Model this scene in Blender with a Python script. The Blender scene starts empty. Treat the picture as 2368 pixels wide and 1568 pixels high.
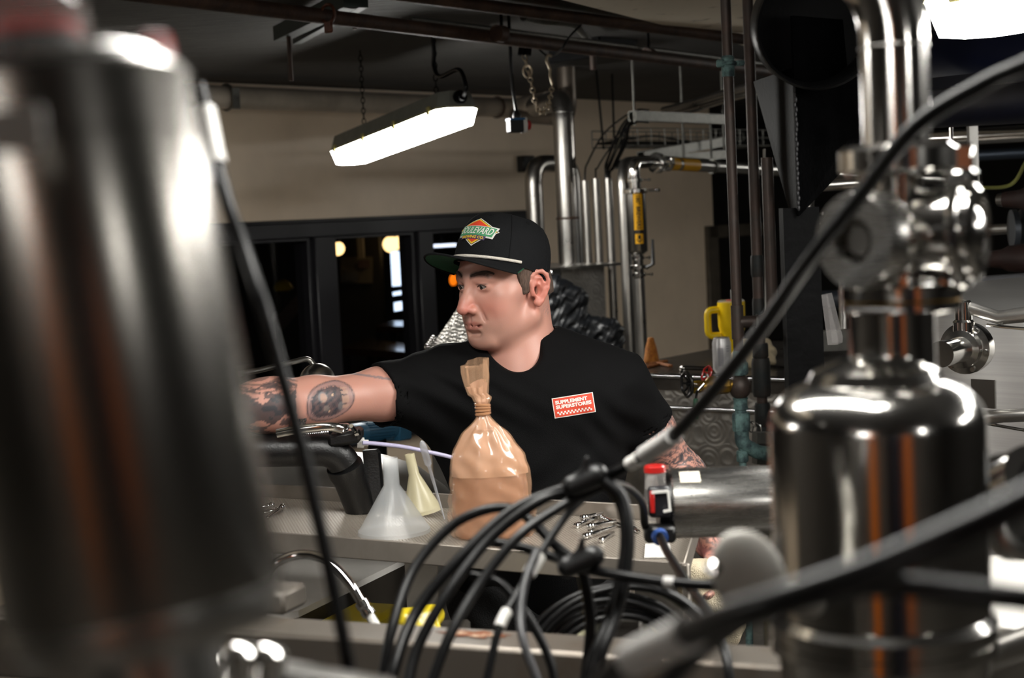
import bpy, math, random
import numpy as np
from math import sin, cos, pi, radians, sqrt
from mathutils import Vector, Matrix
from mathutils.bvhtree import BVHTree

random.seed(7)
SC = bpy.context.scene
COL = SC.collection

# ---------------------------------------------------------------- camera
FPX = 3527.0                      # focal length in pixels of the 2368 x 1568 frame
CAM_Z = 1.75
PITCH, ROLL = 4.5, -2.8
_a, _b = radians(90 - PITCH), radians(ROLL)
RC = Matrix.Rotation(_a, 3, 'X') @ Matrix.Rotation(_b, 3, 'Z')
CP = Vector((0, 0, CAM_Z))
cd = bpy.data.cameras.new('camera')
cam = bpy.data.objects.new('camera', cd)
COL.objects.link(cam)
cam.matrix_world = Matrix.Translation(CP) @ RC.to_4x4()
cd.sensor_width = 36.0
cd.lens = 36.0 * FPX / 2368.0
cd.clip_start = 0.02
cd.clip_end = 60
cd.dof.use_dof = True
cd.dof.focus_distance = 3.05
cd.dof.aperture_fstop = 5.6
SC.camera = cam

# ---------------------------------------------------------------- world, exposure
w = bpy.data.worlds.new('world')
SC.world = w
w.use_nodes = True
w.node_tree.nodes['Background'].inputs[0].default_value = (0.9, 0.95, 1.0, 1)
w.node_tree.nodes['Background'].inputs[1].default_value = 0.0
SC.view_settings.view_transform = 'Standard'
SC.view_settings.look = 'None'
SC.view_settings.gamma = 1.0
SC.view_settings.use_curve_mapping = False
SC.view_settings.exposure = 0.8
LAMP = 26.0                        # emission of every fluorescent diffuser

# ---------------------------------------------------------------- pixel helpers
def ray(px, py):
    return RC @ Vector(((px - 1184) / FPX, -(py - 784) / FPX, -1.0))
def P(px, py, d):
    return CP + ray(px, py) * d
def onz(px, py, z):
    r = ray(px, py)
    return CP + r * ((z - CAM_Z) / r.z)
def rp(px, d):
    return px * d / FPX
UP = Vector((0, 0, 1))
V = Vector

# ---------------------------------------------------------------- materials
def lin(h):
    h = h.lstrip('#')
    c = [int(h[i:i + 2], 16) / 255 for i in (0, 2, 4)]
    return tuple((x / 12.92 if x <= .04045 else ((x + .055) / 1.055) ** 2.4) for x in c) + (1,)
_mats = {}
def mat(name, color='#888888', rough=.5, metal=0.0, var=0.0, vscale=8.0, var2=None, bump=0.0, bscale=60.0,
        coat=0.0, trans=0.0, alpha=1.0, emit=None, estr=0.0, sss=0.0, stretch=None, rvar=0.0, thr=None, spec=None, aniso=0.0):
    if name in _mats:
        return _mats[name]
    m = bpy.data.materials.new(name)
    m.use_nodes = True
    nt = m.node_tree
    b = nt.nodes['Principled BSDF']
    c = lin(color) if isinstance(color, str) else tuple(color) + (1,)
    b.inputs['Base Color'].default_value = c
    b.inputs['Roughness'].default_value = rough
    b.inputs['Metallic'].default_value = metal
    b.inputs['Coat Weight'].default_value = coat
    b.inputs['Coat Roughness'].default_value = .12
    b.inputs['Transmission Weight'].default_value = trans
    b.inputs['Alpha'].default_value = alpha
    b.inputs['Subsurface Weight'].default_value = sss
    b.inputs['Subsurface Radius'].default_value = (.012, .005, .003)
    if spec is not None:
        b.inputs['Specular IOR Level'].default_value = spec
    if aniso:
        b.inputs['Anisotropic'].default_value = aniso
    if emit:
        b.inputs['Emission Color'].default_value = lin(emit)
        b.inputs['Emission Strength'].default_value = estr
    if var or bump or rvar or var2:
        tc = nt.nodes.new('ShaderNodeTexCoord')
        mp = nt.nodes.new('ShaderNodeMapping')
        if stretch:
            mp.inputs['Scale'].default_value = stretch
        nt.links.new(tc.outputs['Object'], mp.inputs[0])
    if var or var2 or rvar:
        n = nt.nodes.new('ShaderNodeTexNoise')
        n.inputs['Scale'].default_value = vscale
        n.inputs['Detail'].default_value = 6
        n.inputs['Roughness'].default_value = .62
        nt.links.new(mp.outputs[0], n.inputs['Vector'])
        rm = nt.nodes.new('ShaderNodeValToRGB')
        lo, hi = thr or (.35, .65)
        rm.color_ramp.elements[0].position = lo
        rm.color_ramp.elements[1].position = hi
        if var2:
            rm.color_ramp.elements[0].color = c
            rm.color_ramp.elements[1].color = lin(var2)
        else:
            rm.color_ramp.elements[0].color = tuple(max(0, x * (1 - var)) for x in c[:3]) + (1,)
            rm.color_ramp.elements[1].color = tuple(min(1, x * (1 + var)) for x in c[:3]) + (1,)
        nt.links.new(n.outputs['Fac'], rm.inputs[0])
        if var or var2:
            nt.links.new(rm.outputs[0], b.inputs['Base Color'])
        if rvar:
            mr = nt.nodes.new('ShaderNodeMapRange')
            mr.inputs['To Min'].default_value = max(0.02, rough - rvar)
            mr.inputs['To Max'].default_value = rough + rvar
            nt.links.new(n.outputs['Fac'], mr.inputs[0])
            nt.links.new(mr.outputs[0], b.inputs['Roughness'])
    if bump:
        n2 = nt.nodes.new('ShaderNodeTexNoise')
        n2.inputs['Scale'].default_value = bscale
        n2.inputs['Detail'].default_value = 4
        nt.links.new(mp.outputs[0], n2.inputs['Vector'])
        bp = nt.nodes.new('ShaderNodeBump')
        bp.inputs['Strength'].default_value = bump
        bp.inputs['Distance'].default_value = .004
        nt.links.new(n2.outputs['Fac'], bp.inputs['Height'])
        nt.links.new(bp.outputs[0], b.inputs['Normal'])
    _mats[name] = m
    return m

STEEL = mat('polished_steel', '#c8c6c2', .14, 1, rvar=.06, vscale=14)
STEELS = mat('satin_polish', '#8b8883', .25, 1, rvar=.05, vscale=10)
STEELM = mat('mill_steel', '#a6a4a0', .30, 1, var=.12, vscale=9, rvar=.08)
BRUSH = mat('brushed_steel', '#bdbbb7', .27, 1, var=.08, vscale=30, stretch=(1, 1, 12), rvar=.07)
SATIN = mat('satin_tube', '#a8a5a0', .30, 1, var=.10, vscale=5, rvar=.1)
CHROME = mat('chrome', '#dcdcdc', .06, 1)
GALV = mat('galvanised', '#75746f', .5, .8, var=.15, vscale=40)
DULL = mat('dull_duct', '#b3a899', .42, .35, var=.2, vscale=3, rvar=.1)
RUST = mat('rusted_pipe', '#2c1d16', .6, .25, var2='#4a3426', vscale=14, bump=.4, bscale=90)
RUSTB = mat('bright_rust', '#4a2612', .6, .2, var=.35, vscale=30)
GREENP = mat('green_paint_pipe', '#2b352e', .55, .2, var2='#3a241a', vscale=6, bump=.3)
BLACKC = mat('black_cable', '#070708', .36, 0, spec=.28)
BLACKP = mat('black_plastic', '#0c0c0d', .38, 0, bump=.15, bscale=300)
BLACKI = mat('black_painted_steel', '#09090a', .55, 0, var=.4, vscale=12, bump=.25, bscale=70, spec=.08)
COPPER = mat('aged_copper', '#453f3b', .5, .4, var2='#52413a', vscale=18, thr=(.3, .7), bump=.2)
VERD = mat('verdigris', '#6b8a87', .75, .05, var2='#36474a', vscale=35, thr=(.4, .62), bump=.5)
BRASS = mat('dull_brass', '#8a6a26', .42, .8, var=.25, vscale=30)
WHITEP = mat('white_plastic', '#d9d7d2', .4)
PALE = mat('pale_sleeve', '#b9b7b4', .45)
YELLOW = mat('yellow_powdercoat', '#f0c800', .38)
REDP = mat('red_plastic', '#b01c18', .35, coat=.4)
CLEAR = mat('clear_plastic', '#e8eaea', .08, 0, alpha=.22, spec=.8)
LENS = mat('lit_diffuser', '#ffffff', .5, 0, emit='#fffdf7', estr=LAMP)
HOUSE = mat('fixture_housing', '#6f7068', .5, 0, var=.12, vscale=20)

# ---------------------------------------------------------------- mesh builder
def frame(axis, hint=None):
    a = V(axis).normalized()
    h = V(hint) if hint is not None else (UP if abs(a.z) < .9 else V((1, 0, 0)))
    x = (h - a * h.dot(a))
    if x.length < 1e-6:
        x = V((1, 0, 0)).cross(a)
    x.normalize()
    return x, a.cross(x), a
def smooth_path(pts, n=8):
    pts = [V(p) for p in pts]
    if len(pts) < 3:
        return pts
    out = []
    for i in range(len(pts) - 1):
        p0 = pts[i - 1] if i else pts[0] * 2 - pts[1]
        p1, p2 = pts[i], pts[i + 1]
        p3 = pts[i + 2] if i + 2 < len(pts) else p2 * 2 - p1
        for k in range(n):
            t = k / n
            out.append(.5 * ((2 * p1) + (p2 - p0) * t + (2 * p0 - 5 * p1 + 4 * p2 - p3) * t * t + (3 * p1 - p0 - 3 * p2 + p3) * t ** 3))
    out.append(pts[-1])
    return out
def bend_path(pts, rad, n=7):
    """straight runs joined by round elbows"""
    pts = [V(p) for p in pts]
    out = [pts[0]]
    for i in range(1, len(pts) - 1):
        a, b, c = pts[i - 1], pts[i], pts[i + 1]
        u, v = (a - b).normalized(), (c - b).normalized()
        ang = u.angle(v)
        L = min(rad / math.tan(ang / 2), (a - b).length * .49, (c - b).length * .49)
        s, e = b + u * L, b + v * L
        for k in range(n + 1):
            t = k / n
            out.append(s * (1 - t) ** 2 + b * (2 * t * (1 - t)) + e * t * t)
    out.append(pts[-1])
    return out

class MB:
    def __init__(s):
        s.v, s.f = [], []
    def add(s, v, f):
        o = len(s.v)
        s.v += [tuple(p) for p in v]
        s.f += [tuple(i + o for i in q) for q in f]
        return s
    def tube(s, path, r, seg=12, caps=True, closed=False, flat=None):
        path = [V(p) for p in path]
        n = len(path)
        rs = r if isinstance(r, (list, tuple)) else [r] * n
        vs, fs = [], []
        x = None
        for i, p in enumerate(path):
            if closed:
                t = path[(i + 1) % n] - path[i - 1]
            else:
                t = path[min(i + 1, n - 1)] - path[max(i - 1, 0)]
            t = t.normalized() if t.length > 1e-9 else UP
            if x is None:
                x, y, _ = frame(t)
            else:
                x = x - t * x.dot(t)
                x = x.normalized() if x.length > 1e-6 else frame(t)[0]
                y = t.cross(x)
            for k in range(seg):
                a = 2 * pi * k / seg
                vs.append(p + (x * cos(a) + y * sin(a) * (flat or 1)) * rs[i])
        m = n if closed else n - 1
        for i in range(m):
            j = (i + 1) % n
            for k in range(seg):
                l = (k + 1) % seg
                fs.append((i * seg + k, i * seg + l, j * seg + l, j * seg + k))
        if caps and not closed:
            fs.append(tuple(range(seg))[::-1])
            fs.append(tuple((n - 1) * seg + k for k in range(seg)))
        return s.add(vs, fs)
    def lathe(s, o, axis, prof, seg=24, hint=None, caps=True, flat=1.0, arc=None):
        x, y, a = frame(axis, hint)
        o = V(o)
        vs, fs = [], []
        n = len(prof)
        for h, r in prof:
            for k in range(seg):
                t = 2 * pi * k / seg
                vs.append(o + a * h + (x * cos(t) + y * sin(t) * flat) * r)
        for i in range(n - 1):
            for k in range(seg):
                l = (k + 1) % seg
                fs.append((i * seg + k, i * seg + l, (i + 1) * seg + l, (i + 1) * seg + k))
        if caps:
            fs.append(tuple(range(seg))[::-1])
            fs.append(tuple((n - 1) * seg + k for k in range(seg)))
        return s.add(vs, fs)
    def obox(s, c, X, Y, Z, bev=0.0):
        """box: centre, three half-extent vectors"""
        c, X, Y, Z = V(c), V(X), V(Y), V(Z)
        if not bev:
            vs = [c + X * i + Y * j + Z * k for i in (-1, 1) for j in (-1, 1) for k in (-1, 1)]
            fs = [(0, 1, 3, 2), (4, 6, 7, 5), (0, 4, 5, 1), (2, 3, 7, 6), (0, 2, 6, 4), (1, 5, 7, 3)]
            return s.add(vs, fs)
        lx, ly, lz = X.length, Y.length, Z.length
        b = min(bev, .49 * lx * 2, .49 * ly * 2, .49 * lz * 2)
        ux, uy, uz = X / lx, Y / ly, Z / lz
        vs, idx = [], {}
        for i in (-1, 1):
            for j in (-1, 1):
                for k in (-1, 1):
                    for w_ in range(3):
                        e = [lx, ly, lz]
                        for q in range(3):
                            if q != w_:
                                e[q] -= b
                        idx[(i, j, k, w_)] = len(vs)
                        vs.append(c + ux * i * e[0] + uy * j * e[1] + uz * k * e[2])
        fs = []
        sg = (-1, 1)
        I = lambda i, j, k, w_: idx[(i, j, k, w_)]
        for i in sg:
            q = [I(i, -1, -1, 0), I(i, 1, -1, 0), I(i, 1, 1, 0), I(i, -1, 1, 0)]
            fs.append(q if i > 0 else q[::-1])
            q = [I(-1, i, -1, 1), I(-1, i, 1, 1), I(1, i, 1, 1), I(1, i, -1, 1)]
            fs.append(q if i > 0 else q[::-1])
            q = [I(-1, -1, i, 2), I(1, -1, i, 2), I(1, 1, i, 2), I(-1, 1, i, 2)]
            fs.append(q if i > 0 else q[::-1])
            for j in sg:
                fs.append([I(i, j, -1, 0), I(i, j, 1, 0), I(i, j, 1, 1), I(i, j, -1, 1)])
                fs.append([I(i, -1, j, 0), I(i, 1, j, 0), I(i, 1, j, 2), I(i, -1, j, 2)])
                fs.append([I(-1, i, j, 1), I(1, i, j, 1), I(1, i, j, 2), I(-1, i, j, 2)])
                for k in sg:
                    fs.append([I(i, j, k, 0), I(i, j, k, 1), I(i, j, k, 2)])
        return s.add(vs, fs)
    def bar(s, p0, p1, w_, h, hint=None, bev=0.0):
        p0, p1 = V(p0), V(p1)
        x, y, a = frame(p1 - p0, hint)
        return s.obox((p0 + p1) / 2, x * h / 2, y * w_ / 2, (p1 - p0) / 2, bev)
    def ball(s, c, r, seg=16, rings=10, axes=None):
        c = V(c)
        rx, ry, rz = (r, r, r) if not isinstance(r, (tuple, list)) else r
        X, Y, Z = axes or (V((1, 0, 0)), V((0, 1, 0)), V((0, 0, 1)))
        vs, fs = [c + Z * rz], []
        for i in range(1, rings):
            t = pi * i / rings
            for k in range(seg):
                a = 2 * pi * k / seg
                vs.append(c + X * rx * sin(t) * cos(a) + Y * ry * sin(t) * sin(a) + Z * rz * cos(t))
        vs.append(c - Z * rz)
        for k in range(seg):
            fs.append((0, 1 + k, 1 + (k + 1) % seg))
            for i in range(rings - 2):
                a, b = 1 + i * seg, 1 + (i + 1) * seg
                fs.append((a + k, b + k, b + (k + 1) % seg, a + (k + 1) % seg))
            a = 1 + (rings - 2) * seg
            fs.append((a + k, len(vs) - 1, a + (k + 1) % seg))
        return s.add(vs, fs)
    def prism(s, pts, th):
        """planar polygon extruded by the vector th"""
        pts = [V(p) for p in pts]
        n = len(pts)
        th = V(th)
        vs = pts + [p + th for p in pts]
        fs = [tuple(range(n))[::-1], tuple(range(n, 2 * n))]
        fs += [(i, (i + 1) % n, n + (i + 1) % n, n + i) for i in range(n)]
        return s.add(vs, fs)
    def torus(s, c, axis, R, r, seg=20, rs=8, sx=1.0):
        x, y, a = frame(axis)
        path = [V(c) + (x * cos(2 * pi * k / seg) * sx + y * sin(2 * pi * k / seg)) * R for k in range(seg)]
        return s.tube(path, r, rs, closed=True)
    def build(s, name, m, parent=None, smooth=True, angle=38):
        return mesh_obj(name, s.v, s.f, m, parent, smooth, angle)

def fix_normals(me):
    import bmesh
    bm = bmesh.new()
    bm.from_mesh(me)
    bmesh.ops.recalc_face_normals(bm, faces=bm.faces)
    bm.to_mesh(me)
    bm.free()
def mesh_obj(name, v, f, m, parent=None, smooth=True, angle=38, recalc=True):
    v = np.asarray(v, dtype=np.float64).reshape(-1, 3)
    lo, hi = v.min(0), v.max(0)
    o = V(((lo[0] + hi[0]) / 2, (lo[1] + hi[1]) / 2, lo[2]))
    me = bpy.data.meshes.new(name)
    me.from_pydata((v - np.array(o)).tolist(), [], [tuple(q) for q in f])
    if recalc:
        fix_normals(me)
    if smooth:
        me.shade_smooth()
        me.set_sharp_from_angle(angle=radians(angle))
    if m:
        me.materials.append(m)
    ob = bpy.data.objects.new(name, me)
    COL.objects.link(ob)
    place(ob, o, parent)
    return ob
def place(ob, o, parent):
    WO[ob.name] = V(o)
    ob.location = V(o) - (WO[parent.name] if parent else V((0, 0, 0)))
    if parent:
        ob.parent = parent
WO = {}
def thing(name, label, cat, loc, group=None):
    o = bpy.data.objects.new(name, None)
    COL.objects.link(o)
    o.empty_display_size = .02
    WO[o.name] = V(loc)
    o.location = V(loc)
    return tag(o, label, cat, group)
def tag(o, label, cat, group=None, kind=None):
    if label:
        o['label'] = label
    if cat:
        o['category'] = cat
    if group:
        o['group'] = group
    if kind:
        o['kind'] = kind
    return o
def struct(o):
    o['kind'] = 'structure'
    return o
def copy_tree(o, delta, parent=None):
    c = o.copy()
    COL.objects.link(c)
    if parent is None:
        c.location = o.location + V(delta)
        WO[c.name] = WO[o.name] + V(delta)
    else:
        c.parent = parent
    for ch in [x for x in bpy.data.objects if x.parent == o]:
        copy_tree(ch, delta, c)
    return c

def text2d(s, size, bold=0.0):
    cu = bpy.data.curves.new('t', 'FONT')
    cu.body = s
    cu.size = size
    cu.offset = bold
    cu.align_x = 'CENTER'
    cu.align_y = 'CENTER'
    cu.resolution_u = 3
    ob = bpy.data.objects.new('t', cu)
    COL.objects.link(ob)
    dg = bpy.context.evaluated_depsgraph_get()
    me = ob.evaluated_get(dg).to_mesh()
    v = [(p.co.x, p.co.y) for p in me.vertices]
    f = [tuple(p.vertices) for p in me.polygons]
    ob.to_mesh_clear()
    bpy.data.objects.remove(ob)
    bpy.data.curves.remove(cu)
    return v, f
def grid2d(w_, h, nx, ny, cx=0, cy=0):
    v = [(cx + (i / nx - .5) * w_, cy + (j / ny - .5) * h) for j in range(ny + 1) for i in range(nx + 1)]
    f = [(j * (nx + 1) + i, j * (nx + 1) + i + 1, (j + 1) * (nx + 1) + i + 1, (j + 1) * (nx + 1) + i) for j in range(ny) for i in range(nx)]
    return v, f
def mapped(name, vf, fn, m, parent, off=0.0):
    v, f = vf
    return mesh_obj(name, [fn(a, b, off) for a, b in v], f, m, parent, True, 60, recalc=False)
# ---------------------------------------------------------------- the room
CEIL = 2.5
_A, _B = onz(480, 190, CEIL), onz(1640, 243, CEIL)
WD = V((_B.x - _A.x, _B.y - _A.y, 0)).normalized()      # along the back wall
WN = V((WD.y, -WD.x, 0))                                # out of the wall, to the camera
if WN.dot(CP - _A) < 0:
    WN = -WN
W0 = V((_A.x, _A.y, 0))
def W(px, py, off=0.0):
    """point of the back wall seen at a pixel"""
    r = ray(px, py)
    o = W0 + WN * off
    return CP + r * ((o - CP).dot(WN) / r.dot(WN))
def ws(px, py):
    return (W(px, py) - W0).dot(WD)
def wbox(mb, s0, s1, z0, z1, o0, o1, bev=0):
    c = W0 + WD * (s0 + s1) / 2 + WN * (o0 + o1) / 2 + UP * (z0 + z1) / 2
    return mb.obox(c, WD * (s1 - s0) / 2, WN * (o1 - o0) / 2, UP * (z1 - z0) / 2, bev)

WALLM = mat('beige_wall_paint', '#e0ccb3', .42, 0, var=.05, vscale=3, bump=.12, bscale=25)
FLOORM = mat('sealed_concrete', '#57534d', .45, 0, var=.25, vscale=2)
DARKW = mat('dark_wall_paint', '#3b3733', .7, 0, var=.2, vscale=2)
GREYW = mat('grey_rear_wall', '#57514a', .7, 0, var=.15, vscale=1.5)
BEAMM = mat('peeling_whitewash', '#e2d6c2', .75, 0, var2='#7d6b58', vscale=9, thr=(.58, .72), bump=.5, bscale=40)
FRAMEM = mat('black_window_paint', '#17161a', .42, 0, var=.15, vscale=6)
GLASS = mat('window_glass', '#050505', .03, 0, alpha=.16, spec=.6)

def ceiling_mat():
    m = mat('board_formed_ceiling', '#42403e', .7, 0, var=.2, vscale=1.6)
    nt = m.node_tree
    b = nt.nodes['Principled BSDF']
    tc = nt.nodes.new('ShaderNodeTexCoord')
    mp = nt.nodes.new('ShaderNodeMapping')
    mp.inputs['Rotation'].default_value = (0, 0, -math.atan2(WD.y, WD.x) + radians(8))
    mp.inputs['Scale'].default_value = (1.2, 26, 1)
    n = nt.nodes.new('ShaderNodeTexNoise')
    n.inputs['Scale'].default_value = 2.2
    n.inputs['Detail'].default_value = 5
    bp = nt.nodes.new('ShaderNodeBump')
    bp.inputs['Strength'].default_value = 1.0
    bp.inputs['Distance'].default_value = .05
    nt.links.new(tc.outputs['Object'], mp.inputs[0])
    nt.links.new(mp.outputs[0], n.inputs['Vector'])
    nt.links.new(n.outputs['Fac'], bp.inputs['Height'])
    nt.links.new(bp.outputs[0], b.inputs['Normal'])
    return m
X0, X1, Y0, Y1 = -6.0, 9.0, -4.5, 20.0
def slab(name, x0, x1, y0, y1, z0, z1, m):
    return struct(MB().obox(((x0 + x1) / 2, (y0 + y1) / 2, (z0 + z1) / 2), ((x1 - x0) / 2, 0, 0), (0, (y1 - y0) / 2, 0), (0, 0, (z1 - z0) / 2)).build(name, m, None, False))
slab('floor', X0, X1, Y0, Y1, -.1, 0, FLOORM)
slab('ceiling', X0, X1, Y0, Y1, CEIL, CEIL + .1, ceiling_mat())
slab('wall_left', X0 - .1, X0, Y0, Y1, 0, CEIL, GREYW)
slab('wall_right', X1, X1 + .1, Y0, Y1, 0, CEIL, DARKW)
slab('wall_rear', X0, X1, Y0 - .1, Y0, 0, CEIL, GREYW)
slab('wall_far', X0, X1, Y1, Y1 + .1, 0, CEIL, DARKW)

S_END = ws(1645, 400)
S_FR = ws(1211, 500)
S_L = -6.0
Z_HEAD = W(880, 500).z
Z_OPEN = W(862, 541).z
Z_SILL = .55
mb = MB()
wbox(mb, S_L, S_END, Z_HEAD, CEIL, -.15, 0)
wbox(mb, S_FR, S_END, 0, Z_HEAD, -.15, 0)
wbox(mb, S_L, S_FR, 0, Z_SILL, -.15, 0)
struct(mb.build('wall_back', WALLM, None, False))

# the black-framed window to the bar room
win = struct(thing('window_1', 'black painted timber window frame with three tall panes', None, W0 + UP * Z_SILL))
m_ = MB()
wbox(m_, S_L, S_FR, Z_OPEN, Z_HEAD, -.12, .03, .004)
wbox(m_, S_L, S_FR, Z_HEAD - .02, Z_HEAD, -.12, .045, .004)
m_.build('header', FRAMEM, win)
m_ = MB()
wbox(m_, S_L, S_FR, Z_SILL, Z_SILL + .09, -.12, .05, .004)
m_.build('window_sill', FRAMEM, win)
s_a = ws(722, 600), ws(767, 600)
s_b = ws(962, 600), ws(994, 600)
bays = [(-2.2, s_a[0]), (s_a[1], s_b[0]), (s_b[1], S_FR - .12)]
for a, b in (s_a, s_b, (S_FR - .12, S_FR), (-2.34, -2.2)):
    m_ = MB()
    wbox(m_, a, b, Z_SILL, Z_OPEN, -.12, .03, .004)
    m_.build('mullion', FRAMEM, win)
for a, b in bays:
    m_ = MB()
    for s0, s1, z0, z1 in ((a, a + .035, Z_SILL + .09, Z_OPEN), (b - .035, b, Z_SILL + .09, Z_OPEN), (a, b, Z_OPEN - .018, Z_OPEN), (a, b, Z_SILL + .09, Z_SILL + .13)):
        wbox(m_, s0, s1, z0, z1, -.10, .005, .003)
    sash = m_.build('sash', FRAMEM, win)
    m_ = MB()
    wbox(m_, a + .035, b - .035, Z_SILL + .13, Z_OPEN - .018, -.052, -.046)
    m_.build('pane', GLASS, sash, False)

# bare metal door frame in the dark opening past the wall
FR = mat('tan_metal_frame', '#5f574c', .5, .4, var=.2, vscale=12)
dr = struct(thing('door_1', 'bare metal door frame standing in the dark opening', None, W0 + WD * ws(1640, 700)))
z_dh = W(1650, 522).z
m_ = MB()
wbox(m_, ws(1631, 600), ws(1656, 600), 0, z_dh, -.1, .03, .005)
m_.build('jamb', FR, dr)
m_ = MB()
wbox(m_, ws(1636, 600), ws(1776, 600), z_dh - .09, z_dh, -.1, .03, .005)
m_.build('door_head', FR, dr)

# whitewashed beam across the ceiling
p0, p1 = onz(1300, 0, 2.40), onz(1680, 95, 2.40)
bd = V((p1.x - p0.x, p1.y - p0.y, 0)).normalized()
bn = V((bd.y, -bd.x, 0))
a, b = p0 - bd * 3.5, p1 + bd * .6
struct(MB().prism([a, b, b + bn * .55, a + bn * .55], UP * (CEIL - 2.40)).build('beam', BEAMM, None, False)).name = 'trim_1'

# ---------------------------------------------------------------- bar room behind the window
GLOBE = mat('lit_globe', '#ffe2b0', .4, 0, emit='#ffd08a', estr=2.2)
globes = [(781, 575, 12.0, 16), (904, 565, 12.6, 19), (925, 561, 12.9, 16), (941, 565, 13.5, 17)]
for i, (x, y, d, r) in enumerate(globes):
    c = P(x, y, d)
    r = rp(r, d)
    lab = ('lone round glowing globe pendant in the bar behind the glass' if i == 0 else 'round glowing globe pendant in the cluster beside the bright doorway in the bar')
    t = thing('globe_pendant', lab, 'lamp', c - UP * r, None if i == 0 else 'clustered globe pendants')
    MB().ball(c, r, 20, 12).build('globe', GLOBE, t)
    MB().lathe(c + UP * r * .9, UP, [(0, r * .45), (.03, r * .45), (.04, .008), (CEIL - c.z - r * .9, .008)], 10).build('stem', BLACKI, t)
DAY = mat('daylight_panel', '#dfefff', .3, 0, emit='#cfe4ff', estr=1.6)
dt = struct(thing('window_2', 'bright daylit glazed door at the far side of the bar', None, P(918, 740, 15)))
def quad_panel(name, px, d, m, parent, th=.02):
    pts = [P(x, y, d) for x, y in px]
    n = (pts[1] - pts[0]).cross(pts[2] - pts[0]).normalized() * th
    return MB().prism(pts, n).build(name, m, parent, False)
quad_panel('pane', [(903, 583), (925, 580), (932, 660), (907, 662)], 15, DAY, dt)
quad_panel('pane', [(908, 676), (933, 672), (933, 680), (909, 684)], 15, DAY, dt)
quad_panel('pane', [(911, 700), (934, 696), (935, 716), (912, 720)], 15, DAY, dt)
quad_panel('rail', [(907, 662), (932, 660), (933, 672), (908, 676)], 15.02, BLACKI, dt)
WOODB = mat('varnished_bar_wood', '#3a1d0c', .22, 0, var=.35, vscale=12, stretch=(1, 6, 1), coat=.6)
def bar_table(px, d, lab, leg_px):
    pts = [P(x, y, d_) for x, y, d_ in px]
    z = sum(p.z for p in pts) / 4
    pts = [V((p.x, p.y, z)) for p in pts]
    t = thing('bar_table', lab, 'table', V((pts[0].x, pts[0].y, 0)))
    MB().prism(pts, UP * -.05).build('table_top', WOODB, t, False)
    c = sum(pts, V()) / 4
    for q in pts:
        e = q + (c - q) * .15
        MB().bar(V((e.x, e.y, 0)), e - UP * .05, .05, .05).build('leg', BLACKI, t)
bar_table([(868, 747, 12.0), (905, 740, 12.6), (962, 749, 12.4), (950, 757, 11.8)], 12, 'small varnished wooden table standing under the bright bar doorway', None)
bar_table([(786, 785, 11.2), (850, 770, 12), (955, 818, 11.2), (935, 826, 10.6)], 11, 'long varnished wooden bar table behind the middle pane', None)
# wall with pictures in the bar
bw0, bw1 = P(768, 700, 13.25), P(884, 700, 13.25)
struct(MB().prism([V((bw0.x, bw0.y, 0)), V((bw1.x, bw1.y, 0)), V((bw1.x, bw1.y, CEIL)), V((bw0.x, bw0.y, CEIL))], V((.02, .1, 0))).build('wall_bar', mat('bar_wall', '#16160f', .7), None, False))
PANEL = mat('bar_wall_panel', '#3a372c', .6, 0, var=.15)
def wall_rect(name, x0, x1, y0, y1, d, m, label, cat, depth=.04):
    pts = [P(x0, y0, d), P(x1, y0, d), P(x1, y1, d), P(x0, y1, d)]
    n = -ray((x0 + x1) / 2, (y0 + y1) / 2).normalized()
    o = MB().prism(pts, n * depth).build(name, m, None, False)
    return tag(o, label, cat)
pb = wall_rect('notice_board', 788, 862, 594, 655, 13.2, mat('board_face', '#5a564a', .6), 'pale notice board hanging on the dark bar wall', 'board')
wall_rect('framed_picture', 791, 828, 625, 650, 13.12, mat('picture_dark', '#16180f', .3), 'dark framed picture at the low corner of the notice board', 'picture', .02)
wall_rect('framed_picture', 828, 855, 602, 620, 13.12, mat('picture_red', '#3b2222', .4), 'small reddish picture at the high corner of the notice board', 'picture', .02)
tag(MB().bar(V((P(836, 598, 13).x, P(836, 598, 13).y, CEIL)), P(836, 598, 13), .09, .05).build('conduit', mat('bar_conduit', '#77736a', .5), None, False), 'pale conduit running down to the notice board in the bar', 'conduit')
# sloping bar added in place of a reflection in the first pane
t = thing('reflection_bar', 'sloping pale bar behind the first pane, added for a reflection in its glass', 'reflection_bar', P(625, 765, 10.8))
MB().bar(P(622, 768, 10.8), P(718, 660, 11.4), .05, .12).build('rail', GALV, t, False)
MB().bar(P(640, 750, 10.85), V((P(640, 750, 10.85).x, P(640, 750, 10.85).y, 0)), .05, .05).build('post', BLACKI, t, False)
tag(MB().lathe(P(655, 672, 11.3), UP, [(0, .06), (.02, .075), (.06, .05), (.08, .02)], 12).build('cap', mat('yellow_blob', '#c7a800', .5), None), 'small yellow lump behind the first pane, added for a reflection in its glass', 'cap')  # yellow lump added beside the bar for the reflections in that pane
slt = thing('strip_light', 'short cold strip light glowing behind the third pane', 'lamp', P(1022, 568, 11.6))
MB().tube([P(1022, 566, 11.6), V((P(1022, 566, 11.6).x, P(1022, 566, 11.6).y, CEIL))], .008, 8).build('stem', BLACKI, slt)
(MB().obox(P(1022, 568, 11.6), V((.09, .05, 0)), V((0, 0, .012)), V((.02, -.03, 0))).build('tube', mat('bar_strip', '#ffffff', .4, emit='#dfeaff', estr=1.4), slt, False))
clt = thing('candle_lamp', 'small amber lamp on a slim stand behind the third pane', 'lamp', V((P(1048, 648, 11.8).x, P(1048, 648, 11.8).y, 0)))
MB().ball(P(1048, 648, 11.8), (.03, .03, .045)).build('shade', mat('amber_lamp', '#ff8a20', .4, emit='#ff7a10', estr=.9), clt)
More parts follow.
